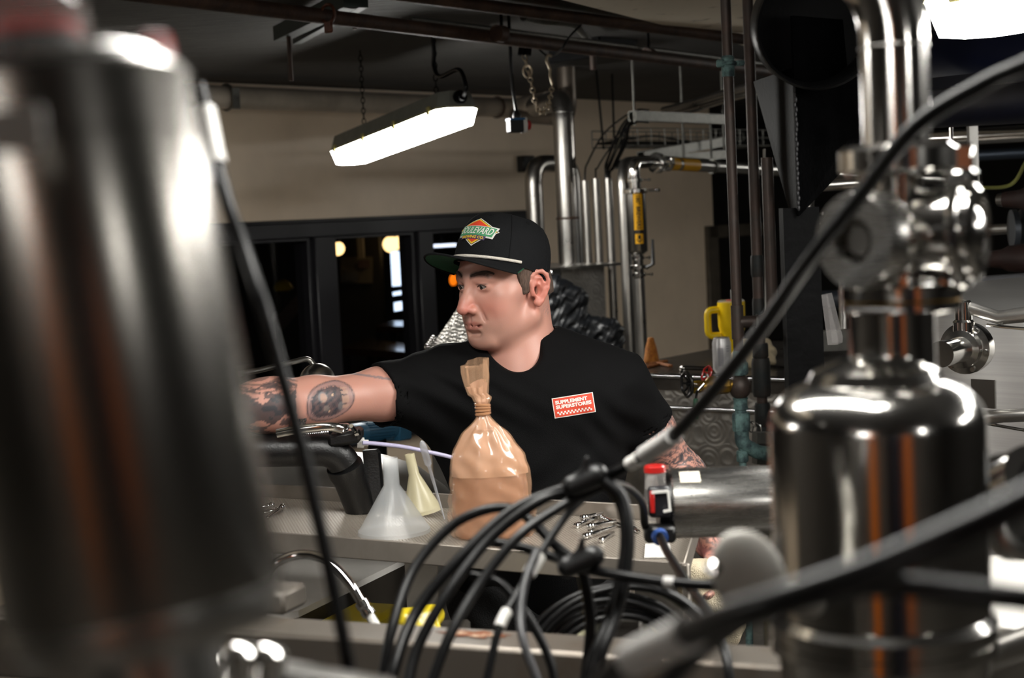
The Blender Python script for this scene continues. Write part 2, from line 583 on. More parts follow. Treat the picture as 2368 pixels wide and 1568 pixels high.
q = P(1048, 648, 11.8)
MB().lathe(V((q.x, q.y, 0)), UP, [(0, .12), (.02, .12), (.03, .012), (q.z - .03, .012)], 14).build('stand', BLACKI, clt)

# ---------------------------------------------------------------- light fixtures
def chain_links(mb, a, b, L=.028, r=.0022):
    a, b = V(a), V(b)
    n = max(2, int((b - a).length / (L * .78)))
    ax = (b - a).normalized()
    x, y, _ = frame(ax)
    for i in range(n):
        c = a + (b - a) * ((i + .5) / n)
        u = x if i % 2 else y
        mb.tube([c + ax * L / 2 * cos(t) + u * L * .28 * sin(t) for t in [2 * pi * k / 8 for k in range(8)]], r, 5, closed=True)
def fixture(c, d, L, lab, roll=0.0, group=None, name='fluorescent_fixture'):
    """vapour-tight twin-tube fluorescent: c = centre of housing underside, d = long axis"""
    d = V(d).normalized()
    x = d.cross(UP).normalized()
    up = x.cross(d)
    t = thing(name, lab, 'light fixture', c - up * .05, group)
    def sect(h0, w0, h1, w1, taper):
        vs = []
        for s in (-1, 1):
            for h, w_ in ((h0, w0), (h1, w1)):
                e = L / 2 - (taper if h == h1 else 0)
                cut = .035
                vs += [c + d * s * e + x * (w_ - cut) + up * h, c + d * s * (e - cut) + x * w_ + up * h, c + d * s * (e - cut) - x * w_ + up * h, c + d * s * e - x * (w_ - cut) + up * h]
        # ring order: (end+) 2 pts, then (end-)...
        def ring(h):
            o = 0 if h == 0 else 4
            A = vs[8 + o:12 + o]
            B = vs[0 + o:4 + o]
            return [A[0], A[1], B[1], B[0], B[3], B[2], A[2], A[3]]
        r0, r1 = ring(0), ring(1)
        f = [tuple(range(8)), tuple(range(8, 16))] + [(i, (i + 1) % 8, 8 + (i + 1) % 8, 8 + i) for i in range(8)]
        return r0 + r1, f
    v, f = sect(0, .082, .062, .066, .012)
    MB().add(v, f).build('housing', HOUSE, t, False)
    v, f = sect(-.002, .084, -.062, .068, .016)
    MB().add(v, f).build('diffuser', LENS, t, False)
    m_ = MB()
    v, f = sect(-.004, .088, .004, .088, 0)
    m_.add(v, f).build('gasket_rim', mat('gasket', '#8d8a6a', .6), t, False)
    for k in range(4):
        for s in (-1, 1):
            q = c + d * L * (-.42 + .28 * k) + x * s * .088
            MB().obox(q, d * .012, x * .006, up * .016, .003).build('latch', mat('latch', '#a39a5c', .5), t)
    for s in (-.3, .33):
        a = c + d * L * s + up * .062
        m_ = MB()
        chain_links(m_, a, V((a.x, a.y, CEIL)))
        m_.build('chain', BLACKI, t)
    g = c + d * (L / 2 - .02) + up * .035
    MB().lathe(g, d, [(0, .026), (.03, .026), (.03, .016), (.05, .016)], 14).build('cable_gland', BLACKI, t)
    a = g + d * .05
    b = c + d * L * .33 + up * .09
    MB().tube(smooth_path([a, a + d * .03 + up * .03, a + up * .10 - d * .02, b + up * .05 + d * .05, b + up * .10, V((b.x, b.y, CEIL - .1)), V((b.x, b.y, CEIL))], 6), .009, 10).build('flex_conduit', BLACKC, t)
    return t
nb, fb = P(1056, 247, 5.7), P(806, 350, 6.75)
zc = (nb.z + fb.z) / 2
fixture(V(((nb.x + fb.x) / 2, (nb.y + fb.y) / 2, zc)), V((nb.x - fb.x, nb.y - fb.y, (nb.z - fb.z) * .9)), 1.24, 'lit grey fluorescent fixture hanging on chains before the beige wall')
# fixture over the brewhouse at the right edge
e0 = P(2185, 92, 2.6)
dB = V((.55, -.84, 0)).normalized()
cB = e0 + dB * .62 + UP * .062
fixture(cB, dB, 1.24, 'lit fluorescent fixture above the dark blue tank', group=None)
# the rows carry on over the camera and behind it
OFF = 'fluorescent_fixture_offscreen'
gl = 'ceiling fluorescents over the brew deck'
lg = 'lit fluorescent fixture in the row over the brew deck behind the photographer'
for x, y in ((-1.6, -2.8), (2.4, -2.0)):
    fixture(V((x, y, 2.32)), V((.62, -.78, 0)), 1.24, lg, group=gl, name=OFF)
fixture(V((-.1, 1.4, 2.34)), V((.62, -.78, 0)), 1.24, 'lit fluorescent fixture hanging above the bundle of black cables', name=OFF)
fixture(V((2.9, 1.4, 2.32)), V((.62, -.78, 0)), 1.24, 'lit fluorescent fixture beside the brushed steel tank', name=OFF)
fixture(V((-3.9, 2.9, 2.32)), dB, 1.24, 'lit fluorescent fixture near the left end of the window wall', name=OFF)
fixture(V((3.9, 8.4, 2.32)), dB, 1.24, 'lit fluorescent fixture near the bare door frame', name=OFF)

# ---------------------------------------------------------------- overhead pipes
def single(mb, name, m, label, cat, group=None, smooth=True):
    return tag(mb.build(name, m, None, smooth), label, cat, group)
def run(px, z):
    return [onz(x, y, z) for x, y in px]
a, b = onz(440, 0, 2.38), onz(1680, 153, 2.36)
rd = (b - a).normalized()
t = thing('sprinkler_pipe', 'long rusty brown sprinkler pipe hung under the ceiling', 'pipe', a)
MB().tube([a - rd * 2.5, b + rd * .4], .023, 14).build('pipe', RUST, t)
for x, y in ((1155, 78), (1500, 128)):
    q = onz(x, y, 2.375)
    MB().lathe(q - rd * .02, rd, [(0, .029), (.04, .029)], 14).build('coupling', RUST, t)
q = onz(758, 32, 2.378)
m_ = MB().torus(q, rd, .027, .005, 16, 6)
m_.obox(q - UP * .04, rd * .005, rd.cross(UP).normalized() * .016, UP * .016, .004)
m_.build('hanger_clamp', RUSTB, t)
for x, y in ((1160, 70), (1500, 110)):
    q = onz(x, y, 2.41)
    MB().tube([q - UP * .02, V((q.x, q.y, CEIL))], .006, 8).build('hanger_rod', BLACKI, t)
a, b = onz(1000, -2, 2.42), onz(1682, 86, 2.38)
rd2 = (b - a).normalized()
single(MB().tube([a - rd2 * 1.5, b + rd2 * .4], .02, 12), 'water_pipe', RUST, 'dark rusty pipe running beside the whitewashed beam', 'pipe')
a, b = onz(1340, 14, 2.462), onz(1682, 66, 2.452)
rd3 = (b - a).normalized()
single(MB().tube([a - rd3 * .5, b + rd3 * .4], .018, 12), 'painted_pipe', GREENP, 'green painted pipe against the edge of the whitewashed beam', 'pipe')
a, b = onz(1205, 76, 2.42), onz(1682, 137, 2.40)
rd4 = (b - a).normalized()
single(MB().tube([a - rd4 * .6, b + rd4 * .4], .010, 10), 'electrical_conduit', GALV, 'thin grey conduit running alongside the rusty sprinkler pipe', 'conduit')
# curved conduit to the junction box
q = [onz(1210, 40, 2.45), onz(1250, 48, 2.45), onz(1320, 55, 2.45), onz(1352, 82, 2.45), onz(1366, 100, 2.45)]
single(MB().tube(smooth_path(q, 6), .014, 10), 'bent_conduit', GALV, 'bent grey conduit curving into the ceiling junction box', 'conduit')
jb = onz(1372, 118, 2.46)
t = thing('junction_box', 'dark square junction box fixed under the ceiling', 'box', jb)
MB().obox(jb, WD * .14, WN * .14, UP * .045, .006).build('body', BLACKI, t)
m_ = MB().tube([onz(1371, 128, 2.42), onz(1371, 128, 2.42) - UP * .06], .014, 10)
m_.build('stub', COPPER, t)
single(MB().bar(onz(648, 78, 2.43), onz(812, -3, 2.43), .05, .05), 'strut_channel', mat('green_strut', '#27302c', .5, .3), 'dark green strut channel end lying over the sprinkler pipe', 'strut', 'twin strut channels', False)
single(MB().bar(onz(686, 86, 2.435), onz(840, -2, 2.435), .03, .05), 'strut_channel', mat('green_strut'), 'slimmer dark strut channel with a rusty edge over the sprinkler pipe', 'strut', 'twin strut channels', False)
for px, py, pe, d, lab in ((493, 14, 192, 8.0, 'thin dark threaded rod holding the silver duct clamp'),
                           (663, 10, 187, 5.2, 'rusty threaded rod hanging below the green strut channel'),
                           (816, -5, 68, 5.4, 'short rusty threaded rod hanging beside the rusty hanger clamp')):
    e = P(px + (pe - py) * .06, pe, d)
    single(MB().tube([e, V((e.x, e.y, CEIL))], .008 if d < 7 else .009, 8), 'threaded_rod', RUST if d < 7 else BLACKI, lab, 'rod')

# silver duct under the ceiling along the wall
da, db = W(488, 216, .22), W(1180, 256, .22)
zd = (da.z + db.z) / 2
da.z = db.z = zd
ddir = (db - da).normalized()
t = thing('vent_duct', 'long dull silver duct running under the ceiling along the wall', 'duct', da)
MB().tube([da - ddir * 3, db], .056, 20).build('pipe', DULL, t)
e1 = P(1195, 252, 9.2)
ka = P(1232, 246, 8.6)
kb = P(1292, 226, 7.6)
MB().tube(bend_path([db - ddir * .15, db + ddir * .05, P(1268, 236, 8.0)], .1), .056, 20).build('elbow', DULL, t)
MB().torus(db - ddir * .12, ddir, .056, .008, 24, 6).build('weld_band', RUST, t)
for x in (523,):
    q = W(x, 218, .22)
    q.z = zd
    m_ = MB().torus(q, ddir, .062, .006, 20, 6)
    m_.obox(q + WN * .07 - UP * .01, ddir * .022, WN * .004, UP * .05)
    m_.build('hanger_clamp', GALV, t)
# riser into the ceiling behind it
t = thing('vent_stack', 'short dull steel stack elbowing from the duct up into the ceiling', 'duct', P(1310, 260, 7.74))
k = P(1314, 262, 7.74)
k2 = V((k.x, k.y, CEIL))
MB().tube(bend_path([P(1196, 266, 8.8), k - UP * .02, k2], .14), .046, 20).build('pipe', mat('dark_duct', '#6a6158', .42, .6, var=.2, vscale=4), t)
# long vertical vent in front
k = P(1293, 240, 7.5)
bot = P(1318, 616, 7.5)
k.x, k.y = bot.x, bot.y
t = thing('vent_pipe', 'tall silver vent pipe with a brown weld band standing on the steel hood', 'pipe', bot)
zb = P(1311, 505, 7.5).z
MB().tube(bend_path([P(1238, 246, 8.0), V((k.x, k.y, P(1275, 236, 7.6).z)), V((k.x, k.y, zb))], .11, 9), .052, 22).build('upper_pipe', SATIN, t)
MB().lathe(V((k.x, k.y, bot.z)), UP, [(-.02, .054), (zb - bot.z, .054)], 22).build('lower_pipe', STEELM, t)
MB().torus(V((k.x, k.y, zb)), UP, .052, .006, 22, 6).build('weld_band', RUST, t)
MB().torus(V((k.x, k.y, P(1296, 262, 7.5).z)), UP, .051, .004, 22, 6).build('weld_seam', STEELM, t)
# U bend pipe
l, r_ = P(1236, 470, 8.0), P(1326, 470, 8.3)
zt = P(1280, 378, 8.1).z
zb = P(1240, 640, 8).z
t = thing('u_bend_pipe', 'silver pipe bent in a tall upside-down U against the wall', 'pipe', V((l.x, l.y, 0)))
MB().tube(bend_path([V((l.x, l.y, 0)), V((l.x, l.y, zt)), V((r_.x, r_.y, zt)), V((r_.x, r_.y, 0))], .105, 9), .046, 22).build('pipe', SATIN, t)
for y in (452, 472):
    MB().torus(V((l.x, l.y, P(1236, y, 8).z)), UP, .0455, .003, 22, 6).build('weld_seam', STEELM, t)
# three open conduits
for x, y, wd, lb in ((1353, 418, 18, 'slim open-topped steel conduit standing next to the U-bend pipe'), (1378, 413, 19, 'open-topped steel conduit standing between two like conduits'), (1406, 412, 19, 'open-topped steel conduit that takes the drooping cable bunch')):
    tp = P(x, y, 7.4)
    r = rp(wd / 2, 7.4)
    single(MB().lathe(V((tp.x, tp.y, 0)), UP, [(0, r), (tp.z, r), (tp.z, r * .88), (tp.z - .4, r * .88)], 18), 'open_conduit', SATIN,
           lb, 'conduit', 'three open conduits')
# process water pipe with elbow behind the filter
d = 6.9
tp = P(1440, 400, d)
bt = V((tp.x, tp.y, 0))
single(MB().tube(bend_path([bt, V((tp.x, tp.y, P(1440, 378, d).z)), P(1490, 372, 7.3), P(1640, 380, 7.6)], .12, 9), rp(14, d), 18), 'process_pipe', SATIN,
       'tall silver pipe that turns into the wall beside the labelled filter', 'pipe')
# labelled filter housing
d = 6.5
ax = P(1472, 510, d)
def zz(y, x=1472, d_=6.5):
    return P(x, y, d_).z
t = thing('inline_filter', 'silver inline filter housing with yellow lettered label and arrow', 'filter', V((ax.x, ax.y, zz(640))))
rr = rp(23, d)
ztop, zbot = zz(442), zz(582)
MB().lathe(V((ax.x, ax.y, zbot)), UP, [(-.012, rr * .6), (0, rr * .97), (.004, rr), (ztop - zbot, rr)], 28).build('housing', STEELS, t)
def clamp(c, axis, R, h, name, par, wing=True, m=STEEL):
    x, y, a = frame(axis)
    mb = MB().lathe(V(c) - a * h / 2, a, [(0, R * .86), (h * .15, R), (h * .85, R), (h, R * .86)], 24)
    o = mb.build(name, m, par)
    if wing:
        w_ = (V((1, -.25, 0)) - a * V((1, -.25, 0)).dot(a)).normalized()
        q = V(c) + w_ * R * 1.1
        side = a.cross(w_)
        MB().tube([q - side * R * .1, q + w_ * R * .7 - side * .0], R * .11, 8).obox(q + w_ * R * .75, w_ * R * .16, side * R * .3, a * h * .35, R * .05).build('wing_nut', m, o)
    return o
clamp(V((ax.x, ax.y, ztop)), UP, rr * 1.22, .022, 'clamp', t)
clamp(V((ax.x, ax.y, zz(417))), UP, rr * .78, .018, 'clamp', t)
for y, s in ((597, .62), (618, .9), (636, .7)):
    clamp(V((ax.x, ax.y, zz(y))), UP, rr * s, .018, 'clamp', t, y != 618)
pr = rp(13, d)
MB().tube([V((ax.x, ax.y, zz(445))), V((ax.x, ax.y, zz(405)))], pr, 18).build('neck', STEEL, t)
ez = zz(378)
MB().tube(bend_path([V((ax.x, ax.y, zz(415))), V((ax.x, ax.y, ez)), P(1515, 376, 6.7)], .085, 9), pr, 18).build('elbow', STEEL, t)
MB().tube([V((ax.x, ax.y, zbot)), V((ax.x, ax.y, zz(650)))], pr * .9, 18).build('outlet', STEEL, t)
m_ = MB().tube([V((ax.x, ax.y, zz(620))) + V((.03, -.02, 0)), V((ax.x + .06, ax.y - .03, zz(612))), V((ax.x + .062, ax.y - .03, zz(555)))], [.009, .009, .006], 8)
m_.build('valve_lever', BLACKP, t)
# label wrapped on the cylinder, facing the camera and a bit right
toC = V((CP.x - ax.x, CP.y - ax.y, 0)).normalized()
def cyl_map(u, v, off):
    ang = u / rr + radians(12)
    s = V((-toC.y, toC.x, 0))
    n = toC * cos(ang) + s * sin(ang)
    return V((ax.x, ax.y, 0)) + n * (rr + .0012 + off) + UP * v
LABY = mat('yellow_label', '#e0a400', .45)
INK = mat('black_ink', '#0a0a0a', .6)
lw = rp(21, d)
z1, z2 = zz(449), zz(532)
lab = mapped('label', grid2d(lw, z1 - z2, 8, 6, 0, (z1 + z2) / 2), cyl_map, LABY, t)
tv, tf = text2d('180° BREWERS', .026, .0006)
hl = max(p[0] for p in tv) - min(p[0] for p in tv)
sc = (z1 - z2) * .93 / hl
tv = [(-0 + b * sc * 1.0, (z1 + z2) / 2 - a * sc) for a, b in tv]   # reads downwards
mapped('lettering', (tv, tf), cyl_map, INK, lab, .0012)
z3, z4 = zz(541), zz(564)
lab = mapped('arrow_label', grid2d(lw * .9, z3 - z4, 8, 3, 0, (z3 + z4) / 2), cyl_map, LABY, t)
zc_ = (z3 + z4) / 2
hh = (z3 - z4)
arr = [(-.18, .42), (.18, .42), (.18, -.02), (.42, -.02), (0, -.44), (-.42, -.02), (-.18, -.02)]
mapped('arrow', ([(a * hh * .75, zc_ + b * hh * .9) for a, b in arr], [(0, 1, 2, 6), (2, 3, 4, 5, 6)]), cyl_map, INK, lab, .0012)
# pipe below the filter
single(MB().tube([V((ax.x, ax.y, zz(645))), V((ax.x, ax.y, 0.0))], pr, 18), 'drop_pipe', SATIN, 'silver pipe dropping from the filter behind the vessel top', 'pipe')
# labelled horizontal pipe with clamp at its head
c0, c1 = P(1519, 377, 6.7), P(1760, 392, 7.3)
t = thing('brewing_water_pipe', 'dark steel pipe with yellow band labels running right from the filter', 'pipe', c0)
hd = (c1 - c0).normalized()
MB().tube([c0, c1 + hd * 2], rp(14, 6.9), 18).build('pipe', STEELM, t)
clamp(c0, hd, rp(24, 6.7), .03, 'clamp', t)
clamp(c0 + hd * .07, hd, rp(18, 6.7), .03, 'clamp', t, False)
for x0, x1 in ((1546, 1562), (1568, 1606)):
    q0, q1 = c0 + (c1 - c0) * ((x0 - 1519) / 241), c0 + (c1 - c0) * ((x1 - 1519) / 241)
    MB().lathe(q0, hd, [(0, rp(14.6, 6.9)), ((q1 - q0).length, rp(14.6, 6.9))], 18, caps=False).build('label', LABY, t)
q = c0 + (c1 - c0) * ((1640 - 1519) / 241)
MB().lathe(q, hd, [(0, rp(17, 7)), (.02, rp(17, 7))], 16).build('hanger_clamp', GALV, t)
# switch plate on the wall
q = W(1216, 379, .03)
single(MB().obox(q, WD * .055, WN * .03, UP * .05, .006), 'switch_box', BLACKP, 'small black box fixed high on the beige wall', 'box')

# ---------------------------------------------------------------- struts, cable tray, cables
def strut(p0, p1, lab, par=None):
    d_ = (p1 - p0).normalized()
    x, y, a_ = frame(d_)
    mb = MB()
    w_ = .041
    L_ = (p1 - p0)
    c_ = (p0 + p1) / 2
    mb.obox(c_ + x * w_ / 2, x * .0025, y * w_ / 2, L_ / 2)
    mb.obox(c_ + y * w_ / 2, x * w_ / 2, y * .0025, L_ / 2)
    mb.obox(c_ - y * w_ / 2, x * w_ / 2, y * .0025, L_ / 2)
    mb.obox(c_ - x * w_ / 2 + y * .016, x * .0025, y * .006, L_ / 2)
    mb.obox(c_ - x * w_ / 2 - y * .016, x * .0025, y * .006, L_ / 2)
    return single(mb, 'strut_channel', GALV, lab, 'strut', None, False)
strut(P(1462, 268, 7.0), P(1680, 277, 7.6), 'highest grey strut channel hung on rods over the cable tray')
strut(P(1482, 361, 7.4), P(1670, 328, 8.0), 'slanting grey strut channel under the wire cable tray')
strut(P(1430, 380, 7.5), P(1672, 357, 8.1), 'lowest slanting grey strut channel above the labelled pipe')
for x, y0, y1, d_, lab in ((1461, 70, 290, 7.0, 'light grey threaded rod holding the end of the highest strut'),
                           (1667, 100, 345, 7.6, 'threaded rod joining the far ends of the struts'),
                           (1575, 160, 365, 7.5, 'thin rod between the struts and the ceiling'),
                           (1643, 285, 370, 7.8, 'short rod joining the two lower struts')):
    e = P(x + (y1 - y0) * .03, y1, d_)
    top = CEIL if y0 < 200 else P(x, y0, d_).z
    single(MB().tube([e, V((e.x, e.y, top))], .006, 8), 'threaded_rod', GALV, lab, 'rod')
t = thing('cable_tray', 'thin wire basket cable tray carrying black cables near the wall', 'cable tray', P(1370, 345, 8.2))
m_ = MB()
ta, tb = P(1370, 345, 8.2), P(1720, 340, 9.2)
tu = UP * .09
tw = V((tb.x - ta.x, tb.y - ta.y, 0)).normalized().cross(UP) * .22
tb.z = ta.z = (ta.z + tb.z) / 2
for o in (V(), tu * .5, tu, tw * .5, tw, tw + tu * .5, tw + tu):
    m_.tube([ta + o, tb + o], .0035, 5)
for k in range(13):
    q = ta + (tb - ta) * (k / 12)
    m_.tube([q + tu, q, q + tw, q + tw + tu], .0035, 5)
m_.build('wire_basket', GALV, t)
for k in range(4):
    o = tw * (.2 + .18 * k) + UP * .02
    single(MB().tube(smooth_path([ta + o, ta + (tb - ta) * .3 + o + UP * (.04 if k == 1 else 0), ta + (tb - ta) * .6 + o, tb + o], 6), .007, 8), 'power_cable', BLACKC,
           'black cable lying along the wire cable tray', 'cable', 'cables in the wire tray')
# bunch of cables from the strut end into the third conduit
dst = P(1406, 413, 7.4)
spine = smooth_path([P(1512, 270, 7.215), P(1476, 270, 7.115), P(1450, 286, 7.08), P(1434, 328, 7.16), P(1412, 380, 7.36), V((dst.x, dst.y, dst.z + .03)), V((dst.x, dst.y, dst.z - .06)), V((dst.x, dst.y, dst.z - .25))], 8)
rho = np.interp(np.linspace(0, 7, len(spine)), [0, 1, 2, 3, 4, 5, 6, 7], [.0112, .0112, .016, .030, .024, .0112, .0112, .0112])
def strand(k):
    """one strand of the bunch: the middle one, or one of seven around it"""
    out, x = [], None
    for i, p in enumerate(spine):
        t_ = (spine[min(i + 1, len(spine) - 1)] - spine[max(i - 1, 0)]).normalized()
        x = frame(t_)[0] if x is None else (x - t_ * x.dot(t_)).normalized()
        y = t_.cross(x)
        a_ = 2 * pi * k / 7
        out.append(p if k == 7 else p + (x * cos(a_) + y * sin(a_)) * float(rho[i]))
    return out
for k in range(8):
    single(MB().tube(strand(k), .0045, 7), 'control_cable', BLACKC if k != 2 else mat('cream_cable', '#8f8a72', .5),
           'cable in the bunch drooping from the strut end into the open conduit' if k != 2 else 'cream cable in the drooping bunch of black cables', 'cable', 'drooping cable bunch')
e = P(1353, 418, 7.4)
single(MB().tube(smooth_path([P(1500, 254.5, 7.125), P(1474, 254.5, 7.05), P(1440, 272, 7.18), P(1396, 310, 7.36), P(1362, 370, 7.43), e + UP * .02, e - UP * .25], 8), .0045, 7), 'control_cable', BLACKC, 'black cable looping wide into the first open conduit', 'cable')
e = P(1378, 413, 7.4)
single(MB().tube(smooth_path([P(1500, 283, 7.085), P(1468, 284, 6.975), P(1436, 312, 6.98), P(1404, 352, 7.12), P(1382, 388, 7.33), e + UP * .02, e - UP * .25], 8), .0045, 7), 'control_cable', BLACKC, 'black cable looping into the middle open conduit', 'cable')
for x0, y0, x1, y1, d_, lab in ((1378, 150, 1396, 345, 7.9, 'thin dark drop wire with an orange end below the junction box'), (1415, 150, 1420, 320, 8.2, 'thin dark drop rod behind the cable bunch')):
    e = P(x1, y1, d_)
    single(MB().tube([e, P(x0, y0, d_)], .006, 6), 'drop_wire', BLACKC, lab, 'wire')
q = [P(1535, 262, 7.6), P(1600, 246, 7.3), P(1680, 222, 6.9), P(1760, 203, 6.5), P(1860, 180, 6.0)]
for k in range(2):
    o = UP * (.016 - .022 * k) + (q[4] - q[0]).cross(UP).normalized() * -.034 * k
    single(MB().tube(smooth_path([p + o for p in q], 6), .017, 12), 'rigid_conduit', SATIN, ('upper' if k == 0 else 'lower') + ' bright conduit of the slanting pair above the struts', 'conduit', 'slanting conduit pair')

# ---------------------------------------------------------------- hanging emergency stop and chain
bx = P(1196, 290, 5.6)
t = thing('pendant_switch', 'hanging blue and black switch box with red push button', 'switch', bx - UP * .05)
dx = V((1, .3, 0)).normalized()
dy = dx.cross(UP)
MB().obox(bx - dx * .008, dx * .026, dy * .028, UP * .026, .004).build('box', mat('switch_grey', '#14171b', .5), t)
MB().obox(bx + UP * .022 - dx * .006, dx * .029, dy * .030, UP * .004).build('blue_band', mat('switch_blue', '#1d5a86', .5), t)
MB().obox(bx + dx * .025, dx * .008, dy * .028, UP * .028, .004).build('cover', WHITEP, t)
MB().lathe(bx + dx * .033, dx, [(0, .016), (.008, .02), (.016, .017), (.02, .006)], 16).build('push_button', REDP, t)
MB().lathe(bx + UP * .026, UP, [(0, .016), (.012, .016), (.03, .007)], 12).build('gland', BLACKP, t)
q = bx + UP * .05
MB().tube(smooth_path([q, q + V((-.01, 0, .1)), V((q.x - .012, q.y, CEIL - .1)), V((q.x - .012, q.y, CEIL))], 5), .0065, 8).build('cord', BLACKC, t)
t = thing('hanging_chain', 'light steel chain hanging in a loop under the sprinkler pipe', 'chain', P(1250, 262, 5.5))
pts = [P(1212, 128, 5.6), P(1228, 190, 5.55), P(1240, 245, 5.5), P(1256, 262, 5.5), P(1270, 235, 5.5), P(1278, 195, 5.5)]
sp = smooth_path(pts, 5)
m_ = MB()
for i in range(len(sp) - 1):
    ax_ = (sp[i + 1] - sp[i]).normalized()
    c_ = (sp[i] + sp[i + 1]) / 2
    x, y, _ = frame(ax_)
    u = x if i % 2 else y
    L_ = (sp[i + 1] - sp[i]).length * 1.3
    m_.tube([c_ + ax_ * L_ / 2 * cos(a_) + u * .009 * sin(a_) for a_ in [2 * pi * k / 8 for k in range(8)]], .0024, 5, closed=True)
m_.build('links', mat('pale_chain', '#b3a58f', .4, .8), t)
MB().tube(smooth_path([P(1278, 195, 5.5), P(1272, 175, 5.5), P(1272, 160, 5.5), P(1264, 140, 5.5), P(1268, 128, 5.5), P(1276, 130, 5.5)], 5), .005, 8).build('hook', mat('pale_chain'), t)
MB().torus(P(1220, 165, 5.56), V((.4, 1, .2)), .017, .0035, 16, 6, 1.4).build('snap_ring', mat('pale_chain'), t)
h0 = P(1210, 98, 5.6)
for x in (1209, 1224):
    MB().tube([P(x, 92, 5.62), P(x - 4, 128, 5.6)], .013, 8, flat=.5).build('strap', BLACKC, t)
MB().tube(smooth_path([P(1225, 92, 5.62), P(1262, 128, 5.55), P(1278, 130, 5.5), P(1298, 114, 5.36), P(1318, 84, 5.32), P(1345, 56, 5.34)], 6), .004, 6).build('support_cable', BLACKC, t)

# ---------------------------------------------------------------- engine-turned steel vessel / hood behind the man
def swirl_mat(name, base, scale, strength, var):
    m = bpy.data.materials.new(name)
    m.use_nodes = True
    nt = m.node_tree
    b = nt.nodes['Principled BSDF']
    b.inputs['Metallic'].default_value = .75
    b.inputs['Roughness'].default_value = .34
    tc = nt.nodes.new('ShaderNodeTexCoord')
    vo = nt.nodes.new('ShaderNodeTexVoronoi')
    vo.feature = 'F1'
    vo.inputs['Scale'].default_value = scale
    vo.inputs['Randomness'].default_value = .35
    wv = nt.nodes.new('ShaderNodeMath')
    wv.operation = 'SINE'
    mu = nt.nodes.new('ShaderNodeMath')
    mu.operation = 'MULTIPLY'
    mu.inputs[1].default_value = 30
    bp = nt.nodes.new('ShaderNodeBump')
    bp.inputs['Strength'].default_value = strength
    bp.inputs['Distance'].default_value = .01
    n = nt.nodes.new('ShaderNodeTexNoise')
    n.inputs['Scale'].default_value = 11
    n.inputs['Detail'].default_value = 5
    ad = nt.nodes.new('ShaderNodeMath')
    ad.operation = 'ADD'
    rm = nt.nodes.new('ShaderNodeValToRGB')
    c = lin(base)
    rm.color_ramp.elements[0].position = .3
    rm.color_ramp.elements[1].position = .75
    rm.color_ramp.elements[0].color = tuple(x * (1 - var) for x in c[:3]) + (1,)
    rm.color_ramp.elements[1].color = tuple(min(1, x * (1 + var)) for x in c[:3]) + (1,)
    nt.links.new(tc.outputs['Object'], vo.inputs['Vector'])
    nt.links.new(tc.outputs['Object'], n.inputs['Vector'])
    nt.links.new(vo.outputs['Distance'], mu.inputs[0])
    nt.links.new(mu.outputs[0], wv.inputs[0])
    nt.links.new(wv.outputs[0], ad.inputs[0])
    nt.links.new(n.outputs['Fac'], ad.inputs[1])
    nt.links.new(ad.outputs[0], bp.inputs['Height'])
    nt.links.new(n.outputs['Fac'], rm.inputs[0])
    nt.links.new(rm.outputs[0], b.inputs['Base Color'])
    nt.links.new(bp.outputs[0], b.inputs['Normal'])
    return m
SWIRL = swirl_mat('engine_turned_steel', '#aaa59e', 13, .10, .3)
SWIRLB = swirl_mat('engine_turned_bright', '#8d8880', 34, .5, .2)

# hood: box with a sloping front-left face
hz = P(1320, 617, 7.0).z + .02
t = thing('steel_hood', 'engine-turned steel hood with a thin top plate behind the man', 'hood', P(1330, 800, 6.6))
hx0, hx1 = P(1268, 640, 6.95), P(1398, 640, 7.15)
hd_ = V((hx1.x - hx0.x, hx1.y - hx0.y, 0))
hn = V((-hd_.y, hd_.x, 0)).normalized()
if hn.y < 0:
    hn = -hn
A_ = V((hx0.x, hx0.y, 0)); B_ = V((hx1.x, hx1.y, 0))
MB().prism([A_ + UP * .55, B_ + UP * .55, B_ + UP * (hz - .03), A_ + UP * (hz - .03)], hn * .55).build('body', SWIRL, t, False)
A2 = A_ - hd_.normalized() * .1; B2 = B_ + hd_.normalized() * .12
MB().prism([A2 + UP * (hz - .03) - hn * .03, B2 + UP * (hz - .03) - hn * .03, B2 + hn * .58 + UP * (hz - .03), A2 + hn * .58 + UP * (hz - .03)], UP * .012).build('top_plate', STEELM, t, False)
MB().obox(P(1278, 632, 6.9), hd_.normalized() * .03, hn * .03, UP * .02, .004).build('hinge_block', STEEL, t)
# bright sloping chute panel left of his face
p = [P(994, 806, 5.0), P(1084, 675, 5.5), P(1190, 690, 5.6), P(1170, 840, 5.0)]
t = thing('steel_chute', 'bright swirl-finished steel chute panel sloping behind his chin', 'chute', p[0])
n_ = (p[1] - p[0]).cross(p[3] - p[0]).normalized()
if n_.y < 0:
    n_ = -n_
MB().prism(p, n_ * .02).build('panel', SWIRLB, t, False)
m_ = MB()
for k in range(5):
    a_ = p[0] + (p[1] - p[0]) * (.03 + k * .035)
    m_.ball(a_ - V((.012, 0, 0)), (.012, .01, .01), 8, 6)
m_.build('edge_trim', STEEL, t)
MB().prism([p[0] + n_ * .02, p[3] + n_ * .02, V((p[3].x, p[3].y, 0)) + n_ * .1, V((p[0].x, p[0].y, 0)) + n_ * .1], n_ * .02).build('skirt', STEELM, t, False)

